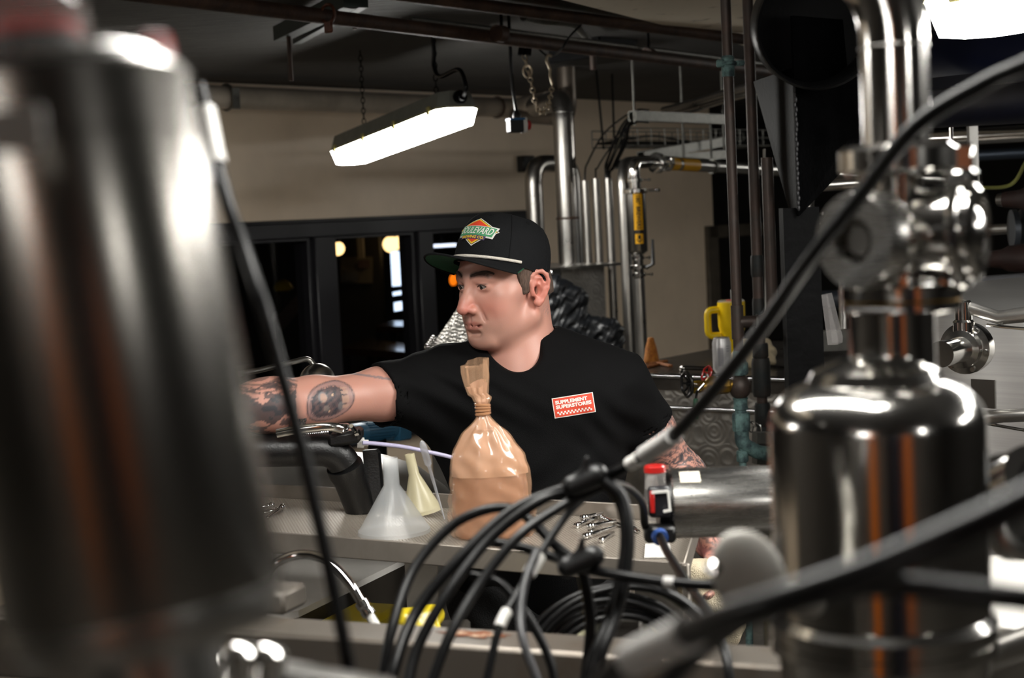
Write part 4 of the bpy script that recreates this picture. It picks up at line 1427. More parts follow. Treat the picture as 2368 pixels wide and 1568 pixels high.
# brushed steel tank with valve
tk = P(2500, 900, 3.3)
t = thing('steel_tank', 'wide brushed steel tank with lever valve and nameplate', 'tank', V((tk.x, tk.y, 0)))
tr = .62
tz1 = P(2300, 735, 2.9).z
tcx, tcy = P(2650, 900, 3.6).x, P(2650, 900, 3.6).y
TANKM = mat('horizontal_brushed_tank', '#a5a3a0', .4, .8, var=.10, vscale=3, stretch=(.4, .4, 22), rvar=.06)
MB().lathe(V((tcx, tcy, 0)), UP, [(0, tr), (tz1 - .03, tr), (tz1 - .01, tr * .985), (tz1, tr * .95), (tz1 + .02, tr * .6), (tz1 + .025, .05)], 72).build('shell', TANKM, t)
def tank_pt(px, py, off=0.0):
    r_ = ray(px, py)
    ox, oy = CP.x - tcx, CP.y - tcy
    R_ = tr + off
    A_ = r_.x ** 2 + r_.y ** 2
    B_ = 2 * (ox * r_.x + oy * r_.y)
    C_ = ox * ox + oy * oy - R_ * R_
    D_ = B_ * B_ - 4 * A_ * C_
    if D_ < 0:
        return P(px, py, 3.0)
    return CP + r_ * ((-B_ - sqrt(D_)) / (2 * A_))
q = tank_pt(2300, 945)
n_ = V((q.x - tcx, q.y - tcy, 0)).normalized()
s_ = V((-n_.y, n_.x, 0))
q2 = tank_pt(2275, 910)
MB().obox(q2 + V((q2.x - tcx, q2.y - tcy, 0)).normalized() * .002, s_ * .028, n_ * .002, UP * .03).build('nameplate', mat('plate_dark', '#57534e', .35, .9), t, False)
vt = thing('lever_valve', 'polished butterfly valve with long lever handle beside the steel tank', 'valve', P(2235, 850, 2.85))
vc = P(2230, 806, 2.85)
va = V((-.62, -.78, 0)).normalized()
MB().lathe(vc, va, [(-.03, rp(58, 2.85)), (-.012, rp(60, 2.85)), (.0, rp(60, 2.85)), (.002, rp(44, 2.85)), (.02, rp(44, 2.85)), (.022, rp(30, 2.85)), (.11, rp(30, 2.85))], 32).build('body', STEEL, vt)
m_ = MB()
x, y, _ = frame(va)
for k in range(6):
    an = 2 * pi * k / 6 + .4
    m_.lathe(vc + (x * cos(an) + y * sin(an)) * rp(52, 2.85), va, [(0, .0045), (.006, .0045)], 8)
m_.build('bolt', STEEL, vt)
st = vc + UP * rp(52, 2.85)
MB().lathe(st, UP, [(-.01, .02), (.008, .02), (.012, .016), (.045, .016), (.048, .013)], 16).build('stem_housing', STEEL, vt)
MB().tube([st + UP * .038, P(2310, 735, 2.8), P(2460, 716, 2.7)], [.012, .013, .016], 10, flat=.55).build('lever', STEELM, vt)
l2 = thing('long_handle', 'flat grey steel handle crossing low in front of the tank', 'handle', P(2275, 965, 2.8))
MB().tube([P(2262, 968, 2.8), P(2320, 962, 2.75), P(2460, 956, 2.7)], [.014, .012, .012], 10, flat=.6).build('grip', STEELM, l2)
for y0, y1, lab in ((752, 766, 'thin rod on the tank below the polished lever'), (980, 1004, 'thin rod on the tank below the flat grey handle')):
    single(MB().tube([P(2282, y0, 2.83), P(2420, y1, 2.75)], .003, 8), 'thin_rod', STEEL, lab, 'rod')
# things behind the photographer, seen only as reflections
single(MB().lathe(V((-1.05, -3.0, 0)), UP, [(0, .3), (CEIL, .3)], 24), 'orange_column', mat('orange_paint', '#ef7d08', .5), 'orange painted round column behind the photographer', 'column')
single(MB().lathe(V((.55, -3.1, 0)), UP, [(0, .5), (.1, .55), (2.0, .55), (2.25, .3)], 32), 'storage_tank', mat('navy_storage', '#0e1626', .4), 'dark navy storage tank behind the photographer', 'tank')
single(MB().lathe(V((-2.6, -2.6, 0)), UP, [(0, .5), (.1, .55), (2.0, .55), (2.25, .3)], 32), 'storage_tank', STEELM, 'bare steel storage tank behind the photographer', 'tank')
single(MB().obox(V((1.9, -4.2, 1.1)), (.5, 0, 0), (0, .05, 0), (0, 0, 1.1)), 'timber_door', mat('orange_timber', '#c8640c', .5), 'orange stained timber door leaf behind the photographer', 'door', None, False)
# ---------------------------------------------------------------- perforated tray and rack
ZF, ZR = 1.23, 1.256
FA, FB = onz(635, 1230, ZR), onz(1558, 1299, ZR)
BA, BB = onz(612, 1120, ZR), onz(1489, 1165, ZR)
TU = V((FB.x - FA.x, FB.y - FA.y, 0)).normalized()
TN = V((-TU.y, TU.x, 0))
if TN.y < 0:
    TN = -TN
TV = (onz(1612, 1200, ZR) - onz(1582, 1301, ZR)).normalized()   # its right-hand end
TDEP = ((BA - FA).dot(TN) + (BB - FB).dot(TN)) / 2 / TV.dot(TN)
TLEN = (FB - FA).dot(TU) + .5
TO = V((FB.x, FB.y, 0)) - TU * (TLEN - .015)               # front-left corner
def T(u, v, z_=0.0):
    return TO + TU * u + TV * v + UP * (ZF + z_)
def on_tray(px, py):
    p = onz(px, py, ZF)
    return p
TRAYM = mat('tray_steel', '#b3aa9e', .42, .55, var2='#8a6a3c', vscale=45, thr=(.7, .8), rvar=.08)
TRAYL = mat('tray_lip_steel', '#958d84', .4, .6, var=.12, vscale=10, rvar=.08)
tray = thing('perforated_tray', 'long perforated steel tray with folded lips carrying funnels and a bag', 'tray', T(TLEN / 2, TDEP / 2))
def perforated():
    pitch = .0072
    hr = .0023
    nx = int(TLEN / pitch)
    ny = int(TDEP / (pitch * .866))
    i, j = np.meshgrid(np.arange(nx), np.arange(ny), indexing='ij')
    cu = ((i + .5 * (j % 2) + .5) * pitch).ravel()
    cv = ((j + .5) * pitch * .866).ravel()
    an = np.radians(30 + 60 * np.arange(6))
    R_ = pitch / 2 / cos(radians(30))
    vs, fs = [], []
    n = len(cu)
    o_u = cu[:, None] + R_ * np.cos(an)
    o_v = cv[:, None] + R_ * np.sin(an)
    i_u = cu[:, None] + hr * np.cos(an)
    i_v = cv[:, None] + hr * np.sin(an)
    uu = np.concatenate([o_u, i_u], 1)
    vv = np.concatenate([o_v, i_v], 1)
    top = np.array(T(0, 0))[None, None, :] + uu[..., None] * np.array(TU) + vv[..., None] * np.array(TV)
    dn = top[:, 6:] - np.array([0, 0, .0015])
    allv = np.concatenate([top, dn], 1).reshape(-1, 3)
    b = (np.arange(n) * 18)[:, None]
    f = []
    for k in range(6):
        l = (k + 1) % 6
        f.append(np.stack([b[:, 0] + k, b[:, 0] + l, b[:, 0] + 6 + l, b[:, 0] + 6 + k], 1))
        f.append(np.stack([b[:, 0] + 6 + k, b[:, 0] + 6 + l, b[:, 0] + 12 + l, b[:, 0] + 12 + k], 1))
    f = np.concatenate(f)
    o = fast_obj('perforated_sheet', allv, f, TRAYM, tray)
    o.data.polygons.foreach_set('use_smooth', np.zeros(len(f), dtype=bool))
perforated()
def lip(a, b, w_, z0, z1, name='lip'):
    c_ = (a + b) / 2
    dd = (b - a)
    s_ = dd.normalized().cross(UP)
    mb = MB().obox(V((c_.x, c_.y, (z0 + z1) / 2)), dd / 2, s_ * w_ / 2, UP * (z1 - z0) / 2, .0015)
    return mb.build(name, TRAYL, tray)
lip(T(0, 0), T(TLEN, 0), .004, ZF - .008, ZR)
lip(T(0, TDEP), T(TLEN, TDEP), .004, ZF - .008, ZR)
lip(T(0, 0), T(0, TDEP), .004, ZF - .008, ZR)
lip(T(TLEN, 0), T(TLEN, TDEP), .004, ZF - .008, ZR)
for u, v_, lw_ in ((.03, .01, .025), (TLEN + .004, -.006, .011), (.03, TDEP, .025), (TLEN - .14, TDEP, .02)):
    p = T(u, v_)
    MB().bar(V((p.x, p.y, 0)), V((p.x, p.y, ZR)), lw_, lw_, TU, .002).build('leg', TRAYL, tray)
# square-tube rail in front
ra, rb = P(560, 1418, 1.86), P(1330, 1468, 1.70)
zr_ = (ra.z + rb.z) / 2
ra.z = rb.z = zr_
RAILM = mat('grey_stained_rail', '#6f6860', .42, .6, var2='#5a4836', vscale=7, thr=(.55, .8), rvar=.1)
rl = thing('square_rail', 'grey square steel rail with a rust stain in front of the tray', 'rail', ra)
rdir = (rb - ra).normalized()
rs_ = rdir.cross(UP).normalized()
if rs_.y > 0:
    rs_ = -rs_
A_, B_ = ra - rdir * .35, rb + rdir * .55
MB().obox((A_ + B_) / 2 + rs_ * .035 - UP * .04, (B_ - A_) / 2, rs_ * .035, UP * .04, .005).build('tube', RAILM, rl)
q = onz(1095, 1468, zr_)
st_ = []
for k in range(18):
    a_ = 2 * pi * k / 18
    rr_ = 1 + .35 * sin(k * 2.3)
    st_.append(q + rdir * cos(a_) * .035 * rr_ + rs_ * sin(a_) * .012 * rr_ + UP * .0006)
MB().prism(st_, UP * .0004).build('rust_stain', mat('rust_stain', '#6d3a1c', .7, 0, var2='#c8b8a0', vscale=60, thr=(.5, .75)), rl, False)
MB().obox(onz(640, 1408, zr_) + UP * .014, rdir * .028, rs_ * .03, UP * .014, .005).build('end_block', mat('block_grey', '#5f5952', .5, .4, var=.2, vscale=20), rl)
for e_ in (A_ + rdir * .1, B_ - rdir * .1):
    q = e_ + rs_ * .035
    MB().bar(V((q.x, q.y, 0)), V((q.x, q.y, zr_ - .08)), .06, .06).build('leg', RAILM, rl, False)

# ---------------------------------------------------------------- things on the tray
FUN = mat('frosted_polypropylene', '#dfe3e6', .28, 0, alpha=.34, spec=.6)
FUN2 = mat('yellowed_polypropylene', '#cfc6a4', .32, 0, alpha=.66, spec=.6)
def funnel(px, py, d_scale, hgt, R_, rs_, neck, m, lab, tilt=V((0, 0, 1))):
    c_ = on_tray(px, py) + UP * (.0005 + R_ * sqrt(max(0, 1 - tilt.z ** 2)))
    t = thing('funnel', lab, 'funnel', c_)
    hc = hgt * (1 - neck)
    pr_ = [(0, R_), (.006, R_ * .985), (.007, R_ * .955), (hc, rs_), (hgt, rs_ * .93)]
    MB().lathe(c_, tilt, pr_, 40, caps=False).build('cone_wall', m, t)
    ax_, ay_, _ = frame(tilt)
    return t
funnel(912, 1232, 1, .128, .062, .0135, .36, FUN, 'upturned frosted clear plastic funnel on the tray')
funnel(978, 1194, 1, .108, .035, .0095, .34, FUN2, 'upturned yellowed plastic funnel behind the clear funnel', V((-.17, .02, 1)).normalized())
# transfer pipette leaning
a_ = on_tray(1028, 1203) + UP * .002
b_ = a_ + (P(975, 1020, 2.52) - a_)
ax_ = (b_ - a_)
L_ = ax_.length
t = thing('transfer_pipette', 'slim clear plastic dropper pipette leaning with its bulb up', 'pipette', a_)
PIP = mat('clear_pipette', '#e3e6ee', .18, 0, alpha=.5, spec=.7)
MB().lathe(a_, ax_, [(0, .0012), (L_ * .3, .0022), (L_ * .68, .003), (L_ * .70, .0034)], 12).build('stem', PIP, t)
MB().lathe(a_, ax_, [(L_ * .70, .0034), (L_ * .73, .0062), (L_ * .93, .0062), (L_ * .98, .004), (L_, .001)], 14).build('bulb', PIP, t)
# bag of brown paste
def bag():
    c_ = on_tray(1143, 1240)
    d_ = 2.42
    t = thing('plastic_bag', 'twisted clear plastic bag of brown paste standing on the tray', 'bag', c_)
    s = d_ / FPX
    rows = [(0, 98), (12, 103), (60, 104), (110, 99), (165, 94), (195, 86), (225, 70), (255, 48), (275, 28), (288, 17), (300, 13.5), (318, 13.5), (330, 19), (345, 21), (370, 24), (395, 26), (420, 27)]
    X_ = V((1, .05, 0)).normalized()
    Y_ = V((-.05, 1, 0))
    def shape(n_seg, rws, inset, crumple):
        vs, fs = [], []
        for i, (h, r_) in enumerate(rws):
            for k in range(n_seg):
                a = 2 * pi * k / n_seg
                top = max(0, (h - 200) / 220)
                fold = 1 + crumple * (.05 + .30 * min(1, top * 1.2)) * (.6 * sin(7 * a + h * .012) + .4 * sin(11 * a - h * .02))
                fold += crumple * .035 * sin(3 * a + h * .05) * sin(h * .09 + 2 * a) + crumple * .02 * sin(9 * a + h * .11)
                fl = .62 if h < 260 else (.75 if h < 330 else .28)
                rr_ = (r_ - inset) * fold * s
                cx_ = -4 * s * (h / 100) + (-8 * s if h > 340 else 0)
                ins = 1 if h > 3 else .97
                vs.append(c_ + X_ * (cos(a) * rr_ * ins + cx_) + Y_ * sin(a) * rr_ * fl * ins + UP * (h * s + .001 + (.008 * sin(a * 1 + .6) if i == len(rws) - 1 else 0)))
        n = len(rws)
        for i in range(n - 1):
            for k in range(n_seg):
                l = (k + 1) % n_seg
                fs.append((i * n_seg + k, i * n_seg + l, (i + 1) * n_seg + l, (i + 1) * n_seg + k))
        fs.append(tuple(range(n_seg))[::-1])
        return vs, fs
    def dense(rws, step):
        hs = np.arange(rws[0][0], rws[-1][0] + 1, step)
        return [(float(h), float(np.interp(h, [q[0] for q in rws], [q[1] for q in rws]))) for h in hs]
    FILM = mat('bag_film', '#dcb08c', .10, 0, alpha=.25, coat=1.0, spec=1.0)
    PASTE = mat('brown_paste', '#9c6a50', .42, 0, var2='#86573c', vscale=9, coat=.7, sss=.2)
    v_, f_ = shape(72, dense(rows, 7), 0, 1.0)
    MB().add(v_, f_).build('film', FILM, t)
    inner = [(2, 94), (60, 98), (110, 94), (150, 90), (178, 82), (190, 60), (196, 25), (197, 2)]
    v_, f_ = shape(48, dense(inner, 7), 3, .5)
    MB().add(v_, f_).build('paste', PASTE, t)
    smear = [(150, 91), (165, 91), (195, 83), (225, 67), (255, 45), (275, 25), (288, 14), (300, 10.5), (318, 10.5), (330, 15), (350, 19), (372, 22)]
    v_, f_ = shape(72, dense(smear, 7), 1.2, 1.0)
    MB().add(v_, f_).build('paste_smear', mat('paste_smear', '#d6a98c', .4, 0, var2='#c49474', vscale=14, alpha=.8, coat=.5), t)
    tie = MB()
    for k in range(4):
        q = c_ + UP * ((298 + k * 7) * s) + X_ * (-4 * s * 3.05)
        tie.tube([q + X_ * cos(2 * pi * j / 16) * 16.5 * s + Y_ * sin(2 * pi * j / 16) * 13.5 * s + UP * .001 * cos(2 * pi * j / 16 + k) for j in range(16)], 3.6 * s, 6, closed=True)
    tie.build('twist_wrap', mat('twisted_film', '#a87a58', .2, 0, coat=.8), t)
bag()
# little steel pins
PINM = CHROME
def pin(x0, y0, x1, y1, z0, z1, lab, grp, k):
    a_ = on_tray(x0, y0) + UP * (.004 + z0)
    b_ = on_tray(x1, y1) + UP * (.004 + z1)
    dd = (b_ - a_).normalized()
    L_ = (b_ - a_).length
    t = thing('steel_pin', lab, 'pin', a_ - UP * .004, grp)
    MB().lathe(a_, dd, [(-.003, .0025), (0, .0052), (.006, .0056), (.009, .0038), (.013, .0050), (.017, .0036)], 12).build('head', PINM, t)
    MB().lathe(a_, dd, [(.015, .0034), (L_ - .002, .0034), (L_, .002)], 12).build('shank', PINM, t)
gp = 'steel pins heaped at the tray end'
for k, q in enumerate(((1332, 1222, 1380, 1203, 0, 0), (1346, 1213, 1395, 1199, .007, .006), (1392, 1201, 1440, 1222, 0, 0), (1365, 1236, 1393, 1214, 0, .004), (1352, 1250, 1424, 1228, .003, .003), (1360, 1240, 1426, 1222, .012, .008), (1390, 1256, 1420, 1238, 0, 0), (1462, 1228, 1478, 1236, 0, 0))):
    pin(*q, 'polished steel pin in the heap right of the brown bag', gp, k)
for k, q in enumerate(((652, 1181, 605, 1192, 0, 0), (655, 1183, 618, 1203, .006, 0), (632, 1172, 596, 1180, 0, 0))):
    pin(*q, 'polished steel pin at the tray end beside the black elbow arm', 'steel pins near the elbow arm', k)
p = [on_tray(x, y) + UP * .0012 for x, y in ((1492, 1262), (1546, 1250), (1556, 1292), (1490, 1293))]
single(MB().prism(p, UP * .0015), 'paper_wipe', mat('white_paper', '#c9c6c2', .8), 'white paper wipe lying at the tray corner', 'paper', None, False)

# black elbow arm
t = thing('elbow_arm', 'thick black plastic elbow arm standing on the tray', 'arm', on_tray(835, 1188))
foot = on_tray(836, 1184)
kn = P(783, 1040, 2.73)
r_ = rp(38, 2.70)
pth = bend_path([P(420, 1046, 2.73), kn, foot], .045, 9)
n_ = len(pth)
MB().tube(pth[:-2], [r_ * (1.0 if i < n_ - 3 else 1.02) for i in range(n_ - 2)], 28).build('tube', BLACKP, t)
m_ = MB().lathe(foot, (pth[-2] - foot), [(0, r_ * .98), (.004, r_ * 1.0), ((pth[-2] - foot).length * .72, r_ * 1.0), ((pth[-2] - foot).length * .86, r_ * 1.14), ((pth[-2] - foot).length * 1.02, r_ * 1.14)], 28)
m_.v = [(p[0], p[1], max(p[2], ZF + .0004)) for p in m_.v]
m_.build('sleeve', BLACKP, t)
kc = P(802, 1002, 2.72)
MB().obox(P(800, 1010, 2.73), V((.03, 0, .004)), V((0, .03, 0)), V((0, 0, .012)), .006).build('hinge_cap', BLACKP, t)
MB().lathe(P(795, 1000, 2.72), UP, [(0, .017), (.004, .017), (.006, .011), (.014, .011), (.016, .008)], 14).build('hinge_bolt', CHROME, t)
MB().tube([P(826, 1004, 2.71), P(812, 985, 2.67)], .004, 8).lathe(P(822, 1003, 2.70), V((1, -.3, .3)), [(0, .006), (.008, .006)], 8).build('set_screw', CHROME, t)
MB().prism([P(838, 1042, 2.77), P(868, 1040, 2.77), P(874, 1048, 2.77), P(884, 1172, 2.77), P(850, 1174, 2.77)], V((.004, .012, 0))).build('back_plate', BLACKP, t, False)
MB().lathe(P(826, 1024, 2.73), V((1, .15, -.1)), [(0, .010), (.012, .010), (.013, .006), (.02, .006)], 12).build('tube_fitting', WHITEP, t)
# silver levers on top
t = thing('spring_lever', 'small silver lever with coil spring on top of the elbow arm', 'lever', P(700, 1010, 2.75))
MB().tube(smooth_path([P(640, 1003, 2.695), P(700, 992, 2.69), P(760, 987, 2.69), P(792, 993, 2.70)], 6), .008, 10, flat=.5).build('lever', STEEL, t)
m_ = MB()
a_, b_ = P(700, 998, 2.712), P(758, 995, 2.712)
x, y, z_ = frame(b_ - a_)
m_.tube([a_ + (b_ - a_) * (k / 90) + (x * cos(k * .9) + y * sin(k * .9)) * .005 for k in range(91)], .0012, 5)
m_.build('coil_spring', CHROME, t)
MB().lathe(P(700, 1008, 2.722), UP, [(0, .007), (.025, .007), (.027, .009), (.032, .009)], 10).build('post', CHROME, t)
# white tubing
pts = [P(838, 1024, 2.72), P(870, 1026, 2.73), P(930, 1033, 2.75), P(990, 1045, 2.77), P(1045, 1058, 2.79), P(1085, 1075, 2.81)]
single(MB().tube(smooth_path(pts, 7), .0038, 10), 'plastic_tubing', mat('milky_tubing', '#b9b4d2', .25, alpha=.9), 'thin milky plastic tubing from the elbow arm to the bag', 'tubing')
# dished steel lid behind the tray
c_ = P(760, 1160, 3.28)
t = thing('dished_lid', 'wide dished steel lid behind the perforated tray', 'lid', c_)
MB().lathe(c_, UP, [(0, .26), (.004, .262), (.012, .256), (.06, .20), (.085, .14), (.10, .06), (.102, .01)], 56).build('dome', mat('spun_steel', '#a5a29d', .36, .7, var=.1, vscale=7, rvar=.1), t)
MB().lathe(c_ - UP * c_.z, UP, [(0, .14), (c_.z - .002, .14), (c_.z, .2)], 40).build('drum', STEELM, t)
# domed ball with handle rod behind the forearm
c_ = P(734, 882, 3.7)
t = thing('ball_float', 'satin steel ball with a bent handle rod behind the forearm', 'ball', c_ - UP * .05)
MB().ball(c_, rp(42, 3.7), 28, 18).build('ball', SATIN, t)
MB().tube(bend_path([P(480, 878, 3.5), P(600, 856, 3.6), P(715, 828, 3.7), c_ + UP * .03], .03, 6), .0065, 10).build('handle_rod', SATIN, t)
MB().tube([c_ - UP * .03, V((c_.x, c_.y, 0))], .02, 12).build('stand', STEELM, t)
# blue motor
BLUE = mat('blue_motor_paint', '#2a5f7d', .42, .1, var=.12, vscale=20)
a_, b_ = P(812, 1004, 4.6), P(925, 992, 4.9)
t = thing('electric_motor', 'blue finned electric motor under the outstretched arm', 'motor', a_)
dd = (b_ - a_).normalized()
x, y, z_ = frame(dd)
R_ = rp(24, 4.7)
Lm = (b_ - a_).length
MB().lathe(a_, dd, [(-.02, R_ * .6), (0, R_ * .95), (Lm * .2, R_ * 1.0), (Lm * .2, R_ * .86), (Lm * .72, R_ * .86), (Lm * .72, R_ * .9), (Lm, R_ * .8)], 24).build('casing', BLUE, t)
for k in range(20):
    an = 2 * pi * k / 20
    n_ = x * cos(an) + y * sin(an)
    MB().obox(a_ + dd * Lm * .46 + n_ * R_ * .93, dd * Lm * .26, n_ * R_ * .1, n_.cross(dd) * .0016).build('fin', BLUE, t, False)
MB().obox(b_ - dd * .015 - UP * .004, dd * .045, y * R_ * .9, x * R_ * 1.0, .006).build('gearbox', BLUE, t)
MB().tube(bend_path([a_ + dd * Lm * .5 - UP * R_ * .8, V((a_.x, a_.y, 0)) + dd * Lm * .5], .01), .03, 10).build('pedestal', BLACKI, t)

# ---------------------------------------------------------------- wash deck below the tray
ZD = 1.09
p = [onz(540, 1276, ZD), onz(935, 1293, ZD), onz(690, 1412, ZD), onz(540, 1440, ZD)]
t = thing('wash_deck', 'bright brushed steel wash deck below the tray', 'sink', V((p[2].x, p[2].y, 0)))
MB().prism(p, UP * -.012).build('deck', mat('bright_deck', '#e2ded8', .35, .3, var=.06, vscale=6), t, False)
mid = (p[1] - p[2])
inw = V((-mid.y, mid.x, 0)).normalized()
if inw.x > 0:
    inw = -inw
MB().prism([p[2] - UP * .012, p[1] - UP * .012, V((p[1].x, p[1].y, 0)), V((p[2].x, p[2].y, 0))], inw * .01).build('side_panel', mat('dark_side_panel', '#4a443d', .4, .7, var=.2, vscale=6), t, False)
q = onz(745, 1392, ZD - .02)
dm = mid.normalized()
single(MB().obox(p[2] + mid * .26 - inw * .055 - UP * .10, mid * .22, inw * .05, UP * .07, .01), 'yellow_bin', mat('yellow_bin_plastic', '#a38e10', .45), 'dull yellow plastic bin against the wash deck side', 'bin')
g0 = P(972, 1430, 2.2)
g = SDF(axis_steps(g0.x - .09, g0.x + .09, [], .003), axis_steps(g0.y - .08, g0.y + .08, [], .004), axis_steps(g0.z - .06, g0.z + .06, [], .003))
g.cap(g0 + V((-.025, 0, .0)), g0 + V((.02, 0, .004)), .016, .016, .01)
for k in range(4):
    g.cap(g0 + V((-.02 + .013 * k, -.01, .004)), g0 + V((-.016 + .014 * k, -.03, -.012)), .0075, .006, .008)
v_, f_ = g.mesh()
tag(fast_obj('rubber_glove', relax(v_, f_, 1), f_, mat('yellow_rubber', '#c9b21a', .35, coat=.3)), 'crumpled yellow rubber glove behind the grey rail', 'glove')
q = V((g0.x, g0.y, 0))
single(MB().obox(q + UP * (g0.z - .017) / 2, (.07, 0, 0), (0, .05, 0), UP * (g0.z - .017) / 2, .004), 'equipment_box', mat('dark_box_paint', '#35312c', .5, .3), 'dark steel box under the yellow glove', 'box')
# gooseneck tap
gp_ = [P(605, 1560, 2.1), P(606, 1420, 2.1), P(612, 1350, 2.1), P(640, 1302, 2.1), P(700, 1282, 2.1), P(757, 1298, 2.08), P(805, 1345, 2.06), P(845, 1408, 2.05)]
t = thing('gooseneck_tap', 'chrome gooseneck tap arching below the tray', 'tap', P(605, 1560, 2.1))
MB().tube(smooth_path(gp_, 7), rp(11, 2.08), 16).build('spout', CHROME, t)
dd = (gp_[-1] - gp_[-2]).normalized()
MB().lathe(gp_[-1] - dd * .012, dd, [(0, .0085), (.001, .0095), (.009, .0095), (.010, .0085), (.014, .0085), (.015, .0095), (.022, .009)], 18).build('aerator', CHROME, t)
MB().lathe(gp_[-1] + dd * .008, dd, [(0, .0065), (.025, .0062)], 14).build('nozzle', WHITEP, t)
q = P(605, 1560, 2.1)
MB().lathe(V((q.x, q.y, 0)), UP, [(0, .03), (.02, .03), (.02, .014), (q.z, .014)], 14).build('riser', STEELM, t)
# ---------------------------------------------------------------- the man
AL = radians(41)
F0 = V((-cos(AL), -sin(AL), 0))
HL = V((-F0.y, F0.x, 0))                                   # his left, towards the camera
TILT = radians(5)
HF = F0 * cos(TILT) - UP * sin(TILT)
HU = UP * cos(TILT) + F0 * sin(TILT)
HC = P(1240, 672, 2.895) - HL * .078
def hp(x, y, z):
    return HC + HL * x + HF * y + HU * z
HAX = (HL, HF, HU)
RS, RE, RW = P(1035, 892, 2.98), P(725, 930, 2.80), P(400, 952, 2.62)
LS, LE, LW = P(1418, 885, 2.99), P(1583, 1100, 3.10), P(1640, 1258, 2.88)
NB = P(1212, 825, 2.99)
TC = P(1232, 975, 3.0)
BELLY = P(1240, 1140, 3.0)
HIP = P(1250, 1330, 3.02)
FEET = V((HIP.x, HIP.y, 0))
person = thing('person', 'man in black cap and black t-shirt reaching one tattooed arm out', 'person', FEET)

def hand(g, wr, fwd, palm, th_side, sc=1.0, curl=.5):
    """five-fingered hand: wr wrist, fwd along the hand, palm = palm normal, th_side = thumb side"""
    fwd, palm, th = fwd.normalized(), palm.normalized(), th_side.normalized()
    pc = wr + fwd * .055 * sc
    g.ell(pc, (.046 * sc, .040 * sc, .016 * sc), .015, axes=(fwd, th, palm))
    for i, (o, L_) in enumerate(((.030, .070), (.010, .078), (-.010, .073), (-.029, .058))):
        b = wr + fwd * .092 * sc + th * o * sc
        d1 = (fwd + palm * curl * .5 + th * o * 2).normalized()
        m1 = b + d1 * L_ * .5 * sc
        d2 = (fwd + palm * curl * 1.6).normalized()
        m2 = m1 + d2 * L_ * .3 * sc
        d3 = (fwd * .6 + palm * curl * 2.2).normalized()
        e = m2 + d3 * L_ * .24 * sc
        g.cap(b - fwd * .02, m1, .0095 * sc, .0088 * sc, .006)
        g.cap(m1, m2, .0088 * sc, .008 * sc, .004)
        g.cap(m2, e, .008 * sc, .0068 * sc, .004)
    b = wr + fwd * .03 * sc + th * .03 * sc
    m1 = b + (fwd * .7 + th * .6 + palm * .3).normalized() * .042 * sc
    e = m1 + (fwd + palm * .5 + th * .1).normalized() * .032 * sc
    g.cap(b, m1, .013 * sc, .0105 * sc, .01)
    g.cap(m1, e, .0105 * sc, .008 * sc, .004)

